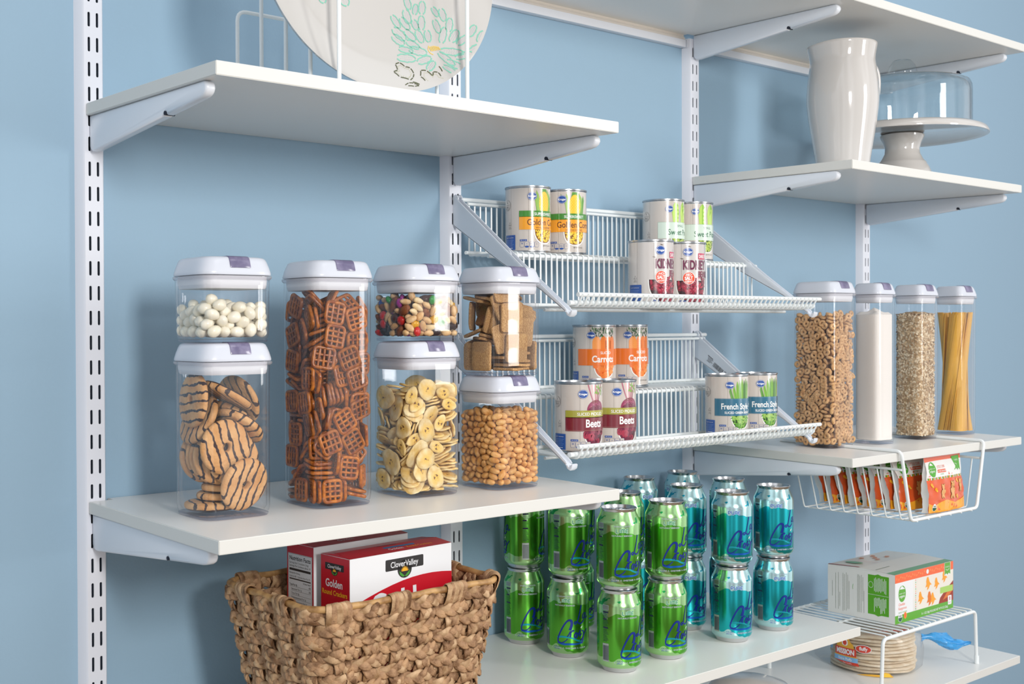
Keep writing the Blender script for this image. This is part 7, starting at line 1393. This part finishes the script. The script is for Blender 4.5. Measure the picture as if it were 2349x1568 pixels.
mb = MB(); L = bwall(0, BZ1)[2]
mb.tube([bwall(i/140, BZ1+.0015+.0006*math.sin(i*.7))[0]-OB for i in range(140)], .0042, m_rod, 10, closed=True); mb.build('basket_rim', bt)
rw_ = random.Random(6)
for k in range(NS):
    if k % 2: continue
    mb = MB()
    for g in range(6):
        u = k/NS+(g-2.5)*.0046; tilt = rw_.uniform(-.0045, .0045); C = []
        for q in range(15):
            a = R(-75+q*23); c_, d_ = math.cos(a), math.sin(a); uu = u+tilt*(q-7)/7
            lift = .0004*(g % 3); P, Nn, _ = bwall(uu, BZ1+.0012+(.0066+lift)*d_-(0 if d_ > 0 else .013*-d_), (.0068+lift)*c_)
            rad = (Nn*c_+Vector((0, 0, 1))*d_).normalized(); C.append((P-OB, rad))
        vs = []; K = 6
        for q in range(15):
            t_ = (C[min(q+1, 14)][0]-C[max(q-1, 0)][0]).normalized(); sd = t_.cross(C[q][1]).normalized()
            for kk in range(K): vs.append(C[q][0]+sd*(.0042*math.cos(2*PI*kk/K))+C[q][1]*(.0011*math.sin(2*PI*kk/K)))
        mb.add(vs, [[q*K+kk, q*K+(kk+1) % K, (q+1)*K+(kk+1) % K, (q+1)*K+kk] for q in range(14) for kk in range(K)], m_sea if g % 2 else m_sea2)
    mb.build('rim_wrap', bt)
mb = MB(); f0 = [bwall(i/60, BZ0-.0107)[0]-OB for i in range(60)]; f1 = [q+Vector((0, 0, .004)) for q in f0]; mb.loft([f0, f1], m_sea, True, True); mb.build('basket_base', bt)

# ------------------------------------------------------------------ printed boxes
RED = mat('carton_red', 'c41226', .32, coat=.2); CW = mat('carton_white', 'e9eaec', .38, coat=.15); BLK = mat('carton_black', '2c2a2a', .35); YLW = mat('carton_yellow', 'f2b32a', .35); LEAF = mat('carton_leaf', '4f9e3a', .35); CBL = mat('carton_blue', '1f7fb8', .35)
CG = mat('carton_green', '58a621', .33, coat=.2); CO = mat('carton_orange', 'f0642a', .33, coat=.2)
def carton(name, w, d, h, loc, rz, face, side, top, label, cat, group=None):
    t = thing(name, loc, rz, label, cat, group)
    mb = MB(); mb.box(0, w, 0, d, 0, h, face, .0006)
    vs = [(0, 0, 0), (0, d, 0), (0, d, h), (0, 0, h)]
    e_ = .0002
    mb.add([(-e_, .0005, .0005), (-e_, d-.0005, .0005), (-e_, d-.0005, h-.0005), (-e_, .0005, h-.0005)], [[3, 2, 1, 0]], side, False)
    mb.add([(w+e_, .0005, .0005), (w+e_, d-.0005, .0005), (w+e_, d-.0005, h-.0005), (w+e_, .0005, h-.0005)], [[0, 1, 2, 3]], side, False)
    # slightly lifted lid flaps
    mb.add([(0, 0, h+.0003), (w, 0, h+.0003), (w, d*.52, h+.0035), (0, d*.52, h+.0035)], [[0, 1, 2, 3]], top, False)
    mb.add([(0, d*.48, h+.0026), (w, d*.48, h+.0026), (w, d, h+.0003), (0, d, h+.0003)], [[0, 1, 2, 3]], top, False)
    mb.add([(0, 0, h), (0, d*.5, h+.0033), (0, d, h)], [[0, 1, 2]], side, False); mb.add([(w, 0, h), (w, d*.5, h+.0033), (w, d, h)], [[2, 1, 0]], side, False)
    mb.build('carton', t)
    F = Print(flat_fn((0, -.0001, h), (1, 0, 0), (0, 0, -1), (0, -1, 0))); S = Print(flat_fn((-.0003, d, h), (0, -1, 0), (0, 0, -1), (-1, 0, 0)))
    fl = math.hypot(d*.52, .0032); Tp = Print(flat_fn((0, d*.52, h+.0036), (1, 0, 0), (0, -d*.52/fl, -.0032/fl), (0, -.06, 1)))
    return t, F, S, Tp
def clover(pr, cx, cy, k=1.0):
    pr.rect(cx-32*k, cy-8.5*k, cx+32*k, cy+6*k, BLK, 1, 1.6*k); pr.ell(cx, cy+6*k, 12*k, 11.5*k, BLK, 1, n=26)
    pr.text('CloverValley', cx-.5*k, cy+2.4*k, 10.5*k, CW, 2, bold=.012, sx=.86)
    for s_ in (-1, 1): pr.poly([(cx, cy+15*k), (cx+s_*9*k, cy+8*k), (cx+s_*8*k, cy+13*k), (cx+s_*3*k, cy+16*k)], LEAF, 2)
    pr.ell(cx, cy+9*k, 5*k, 4.6*k, YLW, 3, a0=180, a1=360, n=12)
    for q in range(9):
        a = R(190+q*20); pr.stroke([(cx+4.6*k*math.cos(a), cy+9*k+4.6*k*math.sin(a)), (cx+6.4*k*math.cos(a), cy+9*k+6.4*k*math.sin(a))], .8*k, YLW, 3, 0)
def cracker_front(F, w, h):
    pts = [(0, 62)]+[(w*f, 62-28*math.sin(PI*(.03+.62*f))) for f in (.1, .2, .3, .4, .5, .6, .7, .8, .9, 1)]+[(w, h*1000-2), (0, h*1000-2)]
    pts = [(x, y) for x, y in pts]; F.poly(pts, RED, 1)
    F.text('Golden', w*.53, 78, 44, CW, 2, bold=.03, sx=.88, rot=-.04)
    F.text('Round Crackers', w*.5, 100, 17, YLW, 2, bold=.02)
wA, dA, hA = .1710, .0580, .2180
t, F, S, Tp = carton('cracker_box', wA, dA, hA, (.2030, -.2955, -.8985), R(3.4), CW, RED, RED, 'white and red round cracker box in the basket, front panel with a black logo', 'box', 'cracker boxes in the basket')
cracker_front(F, 171, hA); clover(F, 89, 17, 1.0); F.build('front_print', t)
clover(S, 28, 14, .58); S.text('Golden', 27, 38.5, 13.5, CW, 2, bold=.02, sx=.85); S.text('Round Crackers', 28, 48.5, 8.6, YLW, 2, bold=.02, sx=.88); S.build('side_print', t)
Tp.rect(70, 8.5, 122, 13.5, CBL, 1); Tp.text('Golden', 84, 22.0, 9, CW, 2, bold=.01, sx=.9); Tp.text('Round Crackers', 124, 21.4, 7.6, YLW, 2, bold=.01, sx=.85); Tp.rect(68, .4, 100, 1.4, BLK, 1); Tp.build('top_print', t)
wB, dB = .158, .058
t, F, S, Tp = carton('cracker_box', wB, dB, hA, (.1990, -.2225, -.8935), R(3.0), CW, RED, RED, 'rear cracker box in the basket with a nutrition facts panel on its red side', 'box', 'cracker boxes in the basket')
F.poly([(0, 92), (8, 84), (20, 74), (40, 64), (70, 56), (100, 54), (130, 58), (158, 66), (158, 214), (0, 214)], RED, 1); F.text('Golden', 84, 104, 44, CW, 2, bold=.03, sx=.85); F.build('front_print', t)
S.rect(3, 13, 55, 140, mat('nutrition_panel', 'd9dcdf', .4), 1); S.rect(3.4, 13.4, 54.6, 139.6, BLK, 2); S.rect(3.7, 13.7, 54.3, 139.3, mat('nutrition_panel', 'd9dcdf', .4), 3)
S.text('Nutrition Facts', 29, 21.5, 7.6, BLK, 4, bold=.02, sx=.98); S.text('Serving Size 5 crackers (16g)', 6, 26, 3.6, BLK, 4, align='LEFT'); S.text('Servings Per Container about 19', 6, 30, 3.6, BLK, 4, align='LEFT', sx=.95)
S.rect(6, 32, 52, 35, BLK, 4); S.text('Amount Per Serving', 6, 39, 2.8, BLK, 4, align='LEFT', bold=.01); S.text('Calories 80   Calories from Fat 35', 6, 43.5, 3.2, BLK, 4, align='LEFT'); S.rect(6, 45, 52, 46.6, BLK, 4); S.text('% Daily Value*', 52, 50.2, 2.8, BLK, 4, align='RIGHT', bold=.01)
for k, (a_, b_, ind, bo) in enumerate((('Total Fat 4g', '6%', 0, 1), ('Saturated Fat 1g', '5%', 4, 0), ('Trans Fat 0g', '', 4, 0), ('Polyunsaturated Fat 2g', '', 4, 0), ('Monounsaturated Fat 1g', '', 4, 0), ('Cholesterol 0mg', '0%', 0, 1), ('Sodium 100mg', '4%', 0, 1), ('Potassium 10mg', '0%', 0, 1), ('Total Carbohydrate 10g', '3%', 0, 1), ('Dietary Fiber 0g', '0%', 4, 0), ('Sugars 1g', '', 4, 0), ('Protein 1g', '', 0, 1))):
    y = 54.5+k*5.4; S.text(a_, 6+ind, y, 3.6, BLK, 4, align='LEFT', bold=.015*bo, sx=.95); S.text(b_, 52, y, 3.6, BLK, 4, align='RIGHT', bold=.015); S.rect(6+ind, y+1.0, 52, y+1.25, BLK, 4)
S.build('side_print', t); Tp.text('Golden', 60, 22, 9, CW, 2); Tp.build('top_print', t)

# ------------------------------------------------------------------ under-shelf wire basket with snack pouches
ZC = shz(SH['cereal'], -.3); t = thing('under_shelf_basket', (1.51, -.25, ZC), 0, 'white wire basket hung under the cereal shelf, full of snack pouches', 'wire basket'); OU = Vector((1.51, -.25, ZC))
yb = -.112
def arm(x0, x1): return [(x0, yb, shz(SH['cereal'], yb)+.0030), (x0, -.3615, shz(SH['cereal'], -.3615)+.0034), (x1, -.3590, -.7500)]
mb = MB(); A_, B_ = arm(1.3575, 1.3950), arm(1.6620, 1.6380)
mb.tube([q-OU for q in bend(A_+B_[::-1], .010, 5)], .0032, WIRE, 12); mb.build('front_hoop', t)
for x in (1.3640, 1.6590):
    mb = MB(); mb.tube([Vector((x, -.3590, -.6560))-OU, Vector((x, -.132, -.6540))-OU], .0024, WIRE, 10); mb.build('side_rail', t)
mb = MB()
for k in range(8):
    y = -.140-k*.0285; mb.tube([q-OU for q in bend([(1.3640, y, -.6560), (1.3960, y, -.7500), (1.6370, y, -.7500), (1.6590, y, -.6560)], .006, 3)], .0014, WIRE, 7)
for x in (1.41, 1.45, 1.49, 1.53, 1.57, 1.61): mb.tube([Vector((x, -.3640, -.7520))-OU, Vector((x, -.139, -.7520))-OU], .0014, WIRE, 7)
for z, a in ((-.6860, 1.375), (-.72, 1.387)): pass
mb.build('wire_cage', t)
PO, PWH, PAM = mat('pouch_orange', 'dd5a28', .25, coat=.3), mat('pouch_white', 'e4e3e0', .3, coat=.3), mat('pouch_amber', 'efa424', .28, coat=.3); PGN = mat('pouch_green', '4ea32a', .3); PTN = mat('pouch_tan', 'e2a865', .35); PBR = mat('pouch_brown', '5a2c16', .35)
PW, PH = .140, .106
def pedge(z):      # half depth of the side gusset: nothing at the top seal, full at the base
    v = (z+PH/2)/PH; return .0002+.0062*max(0, min(1, (.93-v)/.45))**.7
def pb(x, z, seed=0):
    u = min(1, abs(x)/(PW/2)); v = (z+PH/2)/PH; top = max(0, min(1, (.94-v)/.30)); b = .0044*(1-u**2.4)*top*(.45+.55*math.sin(PI*min(1, max(0, v*.95+.05))))
    return pedge(z)+b+(.0009*math.sin(x*170+seed)*math.cos(z*130+seed*2)+.0006*math.sin(z*330+x*90+seed))*top
def pxz(x, z, seed):
    v = (z+PH/2)/PH; sg = 1 if x > 0 else -1; e_ = abs(x)/(PW/2)
    return x-sg*e_**3*(.0035*math.sin(PI*v)+.0022*math.sin(v*9+seed+sg)), z-.0035*e_**3*(v-.5)
def pouch_mesh(seed):
    mb = MB(); NXg, NZg = 26, 20; nr = NXg+1; EV = {}
    for side in (0, 1):
        vs = []
        for j in range(NZg+1):
            for i in range(nr):
                x = -PW/2+PW*i/NXg; z = -PH/2+PH*j/NZg; xx, zz = pxz(x, z, seed); d = pb(x, z, seed); vs.append((xx, -d if side == 0 else d, zz))
        fs = []
        for j in range(NZg):
            for i in range(NXg):
                f = [j*nr+i, j*nr+i+1, (j+1)*nr+i+1, (j+1)*nr+i]; fs.append(f if side == 0 else f[::-1])
        mb.add(vs, fs, PO if side == 0 else PWH); EV[side] = vs
    for i, flip in ((0, 1), (NXg, 0)):
        vs = []
        for j in range(NZg+1): a, b = EV[0][j*nr+i], EV[1][j*nr+i]; vs += [a, ((a[0]+b[0])/2+(.0022 if i == 0 else -.0022)*min(1, (b[1]-a[1])/.008), (a[1]+b[1])/2, a[2]), b]
        fs = []
        for j in range(NZg):
            for q in (0, 1): f = [3*j+q, 3*j+q+1, 3*j+q+4, 3*j+q+3]; fs.append(f[::-1] if flip else f)
        mb.add(vs, fs, PWH, False)
    b0 = [EV[0][i] for i in range(nr)]+[EV[1][i] for i in range(nr)]; mb.add(b0, [[i, nr+i, nr+i+1, i+1] for i in range(NXg)], PAM)
    def fn(a, tt, h):
        x, z = a*.001, PH/2-tt*.001; x = max(-PW/2, min(PW/2, x)); d = pb(x, z, seed); xx, zz = pxz(x, z, seed); return (xx, -d-.0003-h*2, zz)
    pr = Print(fn, 4.0)
    for k in range(12):
        x0 = -70+k*11.66
        pr.rect(x0, 10, x0+11.67, 20, PWH, 1); pr.rect(x0, 20, x0+11.67, 30, PWH, 1); pr.rect(x0, 30, x0+11.67, 40, PWH, 1); pr.poly([(x0, 88+4*math.sin(k*.9)), (x0+11.67, 88+4*math.sin((k+1)*.9)), (x0+11.67, 105.5), (x0, 105.5)], PAM, 1)
        pr.rect(x0, 40, x0+3, 44, PWH, 2); pr.rect(x0+4, 40, x0+7, 44, PGN, 2); pr.rect(x0+7.5, 40, x0+10, 44, PAM, 2)
    pr.ell(-48, 25, 13, 14, PGN, 3, n=22); pr.poly([(-56, 17), (-50, 12.5), (-42, 18)], PWH, 4); pr.text('organic', -48, 30.5, 6.2, PWH, 4, bold=.01); pr.text('simple truth', -48, 24.5, 3.8, PWH, 4)
    pr.text('LITTLE CUBS', -30, 24, 7, PO, 3, align='LEFT', sx=.75); pr.rect(-30, 26.5, 0, 32.5, PO, 3, 1.5); pr.text('HONEY GRAHAM', -15, 31, 4.2, PWH, 4, bold=.01, sx=.85); pr.text('CRACKERS', -18, 36.5, 3.2, PGN, 3)
    pr.poly([(34, 6), (62, 4), (62, 33), (54, 28), (50, 33), (44, 28), (36, 32)], PGN, 3); pr.text('FAVORITE', 48, 15, 4.6, PWH, 4, sx=.9); pr.stroke([(42, 19), (48, 22), (56, 18)], 1.0, PWH, 4)
    def bear(x, y, k=1.0):
        for q, m, lay in ((1.12, PBR, 3), (1.0, PTN, 4)):
            for ex, ey, rx, ry in ((0, 0, 5.2, 5), (-3.8, -4.2, 1.9, 1.9), (3.8, -4.2, 1.9, 1.9), (0, 10, 6, 7.5), (-3.5, 17.5, 2.6, 3.4), (3.5, 17.5, 2.6, 3.4), (-6, 8, 2, 3.6), (6, 8, 2, 3.6)): pr.ell(x+ex*k, y+ey*k, rx*k*q, ry*k*q, m, lay, n=12)
    bear(-18, 60); bear(52, 54, .95); bear(18, 58, 1.25)
    for x, y in ((-58, 53), (-44, 62), (38, 50), (34, 80)): pr.ell(x, y, 4, 3, PAM, 3, .5, 12); pr.ell(x+3, y+3.5, 2.4, 1.8, mat('pouch_yellow', 'f7cc3c', .3), 4, .5, 10)
    pr.ell(-52, 96, 7, 7, PWH, 3, n=18); pr.ell(-52, 96, 6.2, 6.2, mat('organic_seal', '1f5c46', .35), 4, n=18, a0=0, a1=180); pr.text('USDA', -52, 94.5, 3.6, mat('organic_seal', '1f5c46', .35), 5, bold=.02)
    o0 = len(mb.v)
    for f, m, sm in zip(pr.f, pr.m, pr.sm): mb.f.append([i+o0 for i in f]); mb.m.append(mb.mi(pr.mats[m])); mb.sm.append(sm)
    mb.v += pr.v
    # printed lines on the white back near the edge, seen from the side
    GL = mat('pouch_small_print', '6d9a58', .4)
    bk = Print(lambda a, tt, h: (a*.001, pb(a*.001, PH/2-tt*.001, seed)+.0004+h, PH/2-tt*.001)); bk.dh = .0001
    for k in range(22): x1 = -60+rn.uniform(8, 20); y = 30+k*3.2; bk.add([bk.fn(-64, y, .0001), bk.fn(x1, y, .0001), bk.fn(x1, y+1, .0001), bk.fn(-64, y+1, .0001)], [[0, 1, 2, 3], [3, 2, 1, 0]], GL, False)
    o0 = len(mb.v)
    for f in bk.f: mb.f.append([i+o0 for i in f]); mb.m.append(mb.mi(GL)); mb.sm.append(False)
    mb.v += bk.v
    return mb.mesh('snack_pouch', 1.0)
pm = [pouch_mesh(1), pouch_mesh(4)]
PL = ['orange and white snack pouch at the front of the hanging basket, face fully in view', 'snack pouch right behind the front one, its green oval showing', 'snack pouch third from the front of the hanging basket',
      'snack pouch fourth from the front, leaning on the next', 'snack pouch fifth from the front of the hanging basket', 'snack pouch in the middle of the row with a crumpled white edge',
      'snack pouch near the back with its small bees and green print', 'snack pouch second from the back of the hanging basket', 'rearmost snack pouch leaning toward the wall in the hanging basket']
for k, (y, rz, lean, roll) in enumerate(((-.3395, -1, 2, 0), (-.3055, 12, 8, 3), (-.2825, 12, 9, 5), (-.2595, 13, 9, 2), (-.2365, 13, 10, 6), (-.2135, 13, 11, 3), (-.1905, 14, 11, 7), (-.1675, 13, 12, 4), (-.1450, 13, 12, 7))):
    le = R(lean); cz = PH/2*math.cos(le)+PW/2*math.sin(R(roll))*.96
    M_ = Matrix.Translation((1.5320-.0015*k+(0.012 if k == 0 else 0), y+math.sin(R(rz))*.012, -.7478+cz)) @ Matrix.Rotation(R(-rz), 4, 'Z') @ Matrix.Rotation(-le, 4, 'X') @ Matrix.Rotation(R(-roll), 4, 'Y')
    o = put('snack_pouch', pm[k % 2]); o.matrix_world = M_
    tag(o, PL[k], 'snack pouch', 'snack pouches in the hanging basket')

# ------------------------------------------------------------------ wire riser, kangaroo cracker box, tortillas
ZL = lambda y: shz(SH['low'], y)
t = thing('wire_riser', (1.53, -.21, ZL(-.21)), 0, 'white wire riser rack on the lowest shelf, bridging the tortillas', 'wire riser'); OR = Vector((1.53, -.21, ZL(-.21)))
X0, X1 = 1.357, 1.697; zt = -.9645
for y, nm in ((-.3270, 'front_leg_hoop'), (-.0905, 'rear_leg_hoop')):
    mb = MB(); mb.tube([q-OR for q in bend([(X0-.006, y, ZL(y)+.0002), (X0, y, zt), (X1, y, zt), (X1+.006, y, ZL(y)+.0002)], .012, 5)], .0034, WIRE, 12)
    for x in (X0-.006, X1+.006): mb.tube([Vector((x, y, ZL(y)+.0002))-OR, Vector((x, y, ZL(y)+.016))-OR], .0046, WIRE, 12)
    mb.build(nm, t)
mb = MB(); nW = 17
for k in range(nW): x = X0+.012+(X1-X0-.024)*k/(nW-1); mb.tube([q-OR for q in bend([(x, -.3275, zt-.001), (x, -.3245, zt+.0042), (x, -.0930, zt+.0042), (x, -.0900, zt-.001)], .002, 2)], .0015, WIRE, 7)
for y in (-.21,): mb.tube([Vector((X0+.004, y, zt+.0012))-OR, Vector((X1-.004, y, zt+.0012))-OR], .0020, WIRE, 8)
mb.build('wire_top', t)
w, d, h = .2175, .1410, .0930
t, F, S, Tp = carton('snack_cracker_box', w, d, h, (1.4500, -.2975, -.9585), 0, mat('carton_greywhite', 'e6e6e2', .36, coat=.2), mat('carton_greywhite', 'e6e6e2', .36, coat=.2), mat('carton_oat', 'dcd8ce', .35, coat=.25), 'white, green and orange organic cracker box lying on the wire riser', 'box')
F.rect(0, 0, 217, 16, CO, 1)
for k in range(26): F.ell(6+k*7.2, 8+2*math.sin(k*2.1), 1.6, 2.6, mat('orange_motif', 'f78a4e', .35), 2, k*.7, 8)
F.ell(118, 8, 4.5, 4.5, CW, 3, n=14); F.rect(0, 77, 217, 92.6, CG, 1); F.rect(0, 16, 64, 77, CW, 1)
F.ell(25, 38, 13, 15.5, CG, 3, n=26); F.poly([(15, 29), (24, 22.8), (35, 30)], CW, 4); F.text('organic', 25, 45, 7.4, CW, 4, bold=.015, sx=.9); F.text('simple truth', 25, 38.5, 4.2, CW, 4)
F.text('Cheddar', 12, 60, 7.5, CO, 3, align='LEFT', sx=.9); F.text('Kangaroos', 12, 67.5, 7.5, CO, 3, align='LEFT', sx=.9); F.text('SNACK CRACKERS', 12, 74, 3.6, CG, 3, align='LEFT')
for k in range(14): F.ell(74, 19+k*4.2, 1.1, 1.5, (CO, CG, YLW)[k % 3], 2, n=8)
K1, K2 = mat('cheddar_cracker', 'f5a12a', .4), mat('cheddar_cracker_dark', 'e0761c', .4)
F.rect(78, 16, 217, 77, mat('photo_cream', 'e8e2d8', .4), 1)
for x, y, s_, m in ((90, 56, 1, K1), (118, 32, 1.05, K1), (150, 36, .95, K1), (180, 27, .95, K1), (124, 62, 1.15, K2), (136, 64, 1.0, K1)):
    P0 = [(-2, -12), (2.5, -13), (5, -8), (7, -3), (15, 3), (9, 3), (4, 9), (-2, 12), (0, 5), (-8, 6), (-4, 0), (-5, -5)]
    F.poly([(x+a*s_, y+b*s_) for a, b in P0], m, 3+(x % 3)*.7+(.5 if x == 136 else 0))
F.poly([(160, 77), (166, 66), (182, 56), (200, 47), (217, 38), (217, 77)], mat('apple_red', '9c3420', .4), 2); F.poly([(176, 72), (190, 60), (217, 46), (217, 56), (196, 68)], mat('apple_orange', 'd8702c', .4), 3)
F.rect(166, 46, 215, 58, mat('pale_green_ribbon', 'a8cf68', .4), 4); F.rect(196, 66, 210, 84, CW, 4, 1.5); F.text('8', 203, 75.5, 10, RED, 5, bold=.02); F.text('PACKS', 203, 81, 3, RED, 5)
F.text('8 - 1 OZ (28g) POUCHES NET WT 8 OZ (226g)', 96, 88.6, 6.2, CW, 3, align='LEFT', bold=.012, sx=.80)
F.rect(182, -0.4, 206, 25, CW, 4); F.poly([(183, 0), (205, 0), (205, 24), (199, 21), (194, 24), (189, 21), (183, 24)], CG, 5); F.text('FAVORITE', 194, 10, 4.2, CW, 6, sx=.85); F.stroke([(188, 13), (194, 16), (201, 12)], .9, CW, 6)
F.ell(18, 82, 7.6, 8.6, CW, 4, n=20); F.ell(18, 82, 6.8, 7.8, mat('organic_seal', '1f5c46', .35), 5, n=20, a0=0, a1=180); F.text('USDA', 18, 80.5, 4.2, mat('organic_seal', '1f5c46', .35), 6, bold=.02); F.ell(36, 80, 5.2, 6.4, YLW, 4, n=18); F.ell(36, 80, 4.2, 5.4, CO, 5, n=18)
F.build('front_print', t)
S.rect(86, 6, 129, 81, CG, 1, 1.0); S.poly([(100, 6), (107, 3.6), (114, 6)], CG, 1); S.poly([(100, 81), (107, 83.4), (114, 81)], CG, 1); S.rect(86, 43, 128, 43.5, CW, 2); S.ell(92, 25, 5, 6, CW, 2, n=20); S.ell(92, 25, 4.4, 5.4, CG, 3, n=20)
rs = random.Random(12); GT = mat('grey_small_print', '8e9488', .45)
for k in range(10): x = 99+k*2.6; S.rect(x, 10+rs.uniform(0, 5), x+1.0, 40-rs.uniform(0, 6), CW, 2); S.rect(x-6*(k < 3)*0, 47+rs.uniform(0, 4), x+1.0, 78-rs.uniform(0, 16), CW, 2)
for x, a_, b_ in ((10, 30, 60), (17, 14, 84), (23, 12, 84), (26, 50, 78), (33, 12, 86), (36, 14, 84), (40, 10, 84), (43, 14, 80), (46, 26, 80), (64, 10, 82), (66.4, 10, 82), (69, 12, 82), (72, 10, 82), (75, 14, 60), (77.4, 40, 82)): S.rect(x, a_, x+.8, b_, GT, 1)
S.stroke([(55, 30), (53.5, 36), (54.5, 40)], .8, CG, 1); S.build('side_print', t)
FD = mat('carton_top_green', '5f9a4e', .3, coat=.3)
Tp.rect(0, 56, 217, 73, FD, 1); Tp.poly([(8, 28), (60, 26), (60, 29), (8, 31)], GT, 1); Tp.build('top_print', t)
T2 = Print(flat_fn((0, d, h+.0009), (1, 0, 0), (0, -1, .045), (0, 0, 1)))
T2.rect(0, 0, 6, 66, mat('carton_rust', 'a8483a', .35), 1); T2.ell(44, 30, 11, 18, FD, 2, n=24); T2.rect(70, 4, 71, 66, CO, 2)
for x, y in ((96, 14), (118, 30), (104, 44), (134, 16), (146, 40)): T2.poly([(x-9, y), (x+6, y-6), (x+9, y), (x+3, y+5)], mat('cheddar_top', 'd98a58', .4), 2)
T2.build('lid_print', t)
# tortillas in a clear bag
tcx, tcy = 1.5290, -.2060; ZT = ZL(tcy); m_tor, *_ = food_mat('flour_tortilla', 'd9c3a2', 'f0e4d0', 55, .8, .0004, 200, .05)
mb = MB(); rg = []
for f, z in ((.1, -1), (.8, -1), (.97, -.7), (1, 0), (.97, .7), (.8, 1), (.1, 1)): rg.append([(.0790*f*math.cos(2*PI*k/56)*(1+.008*math.sin(5*k)), .0790*f*math.sin(2*PI*k/56)*(1+.008*math.cos(7*k)), z*.0030+.0008*math.sin(2*PI*k/56*5)*f) for k in range(56)])
mb.loft(rg, m_tor, True, True); tm = mb.mesh('flour_tortilla', 1.2); rt_ = random.Random(2)
for k in range(11):
    o = put('flour_tortilla', tm, loc=(tcx+rt_.uniform(-.002, .002), tcy+rt_.uniform(-.002, .002), ZT+.0052+k*.0066), rot=(R(rt_.uniform(-.4, .4)), R(rt_.uniform(-.4, .4)), rt_.uniform(0, 6)))
    tag(o, 'round white flour tortilla stacked inside the clear bag', 'tortilla', 'flour tortillas in the bag')
az = math.atan2(tcx+.63826, tcy+1.48179); t = thing('tortilla_bag', (tcx, tcy, ZT), -az, 'clear plastic tortilla bag with a red logo and twisted blue end', 'bag')
FILM = clear('bag_film', (.95, .955, .96), 1.4, .06, .75, .05)
def bagr(a):  # a measured from +x (image right) toward +y (away)
    r = .0835
    for a0, k, w_ in ((PI-.35, .040, .55), (.35, .014, .5)):
        d_ = (a-a0+PI) % (2*PI)-PI; r += k*math.exp(-(d_/w_)**2)
    return r
mb = MB(); rings = []
for f, z in ((.4, .0006), (.93, .0012), (.99, .008), (1.0, .022), (1.0, .04), (.995, .058), (.97, .070), (.90, .0775), (.6, .0800), (.05, .0805)):
    ring = []
    for k in range(90):
        a = 2*PI*k/90; r = bagr(a); r = .0830+(r-.0830)*(1-.5*abs(z-.03)/.05 if f > .9 else .3)
        ring.append((f*r*math.cos(a)*(1+.006*math.sin(11*a+z*150)), f*r*math.sin(a)*(1+.006*math.sin(13*a+z*90)), z+.0012*math.sin(9*a+f*7)*(f > .5)*(z > .01)))
    rings.append(ring)
mb.loft(rings, FILM, True, True); mb.build('bag_film', t)
TB = mat('blue_twisted_film', '3f9fe0', .2, coat=.4)
mb = MB(); rings = []
for q in range(15):
    u = q/14; x = .090+.092*u; wv = (.010, .006, .007, .010, .013, .016, .018, .018, .017, .015, .013, .010, .007, .005, .003)[q]; zc = .052-.016*u+.004*math.sin(u*7)
    rings.append([(x+.003*_nz.noise(Vector((q*.5, k*.9, 1))), .045+(x-.09)*.5+wv*.8*math.cos(2*PI*k/36)*(1+.30*_nz.noise(Vector((q*.55, k*.45, 3)))), zc+wv*.72*math.sin(2*PI*k/36)*(1+.45*_nz.noise(Vector((q*.5, k*.6, 7))))) for k in range(36)])
mb.loft(rings, TB, True, True); mb.build('twisted_end', t, ang=.4)
pr = Print(lambda a, tt, h: (( .0842+h+.0012)*math.sin(a*.001/.0842), -(.0842+h+.0012)*math.cos(a*.001/.0842), .078-tt*.001), 4.0); pr.dh = .0002
YG, RD, SB = mat('bag_gold', 'e0a838', .35), mat('bag_red', 'd0402c', .3), mat('bag_sky', '7eb2dc', .3)
pr.poly([(-74, 30), (-72, 22), (-66, 20), (-64, 12), (-60, 8), (-52, 6), (-45, 9), (-42, 18), (-36, 22), (-34, 30)], YG, 1); pr.rect(-60, 14, -47, 26, CW, 2, 4); pr.ell(-53.5, 20, 4.4, 5.2, RD, 3, n=16)
pr.rect(-77, 30, -30, 45, RD, 2, 1); pr.text('MISSION', -53.5, 42, 13.5, CW, 3, bold=.04, sx=.78); pr.rect(-79, 45, -28, 48, YG, 1); pr.rect(-80, 47, -27, 56, SB, 2); pr.text('Extra Fluffy', -53.5, 53.8, 6.6, CW, 3, bold=.02); pr.poly([(-78, 56), (-27, 56), (-24, 62), (-50, 61)], RD, 2); pr.text('Flour Tortillas', -48, 59.8, 3.2, CW, 3)
pr.ell(-17, 27, 15, 8, CW, 1, n=18); pr.ell(-17, 27, 14, 7, RD, 2, n=18); pr.text('fluffy', -17, 29.6, 9.5, CW, 3, bold=.03, sx=.8)
pr.rect(-96, 20, -86, 40, SB, 1, 3)
pr.poly([(-30, 77), (-14, 74), (-2, 73), (14, 73), (22, 68), (30, 70), (38, 77.4)], YG, 1); pr.poly([(10, 73.6), (22, 69.4), (29, 71), (34, 76.6), (12, 77)], mat('bag_gold_light', 'ecc03c', .35), 2)
pr.build('bag_print', t)
pt = Print(flat_fn((0, 0, .0828), (1, 0, 0), (0, -1, 0), (0, 0, 1))); pt.dh = .0002
pt.poly([(-16, 44), (0, 52), (26, 46), (48, 34), (60, 26), (62, 34), (50, 50), (24, 62), (-6, 62)], RD, 1); pt.text('Fluffy', 22, 58, 21, CW, 2, bold=.03, sx=.85, rot=-.42)
pt.build('top_print', t)
# white bowl at the lower edge, standing on the lowest shelf
mb = MB(); mb.lathe([(.052, .0), (.072, .006), (.078, .020), (.075, .036), (.064, .050), (.040, .058), (.0005, .060)][::1], CER, 56, capb=True)
o = mb.build('white_bowl', loc=(1.103, -.225, ZL(-.225)+.0004)); tag(o, 'upturned white bowl on the lowest shelf under the soda shelf, cut by the frame', 'bowl')
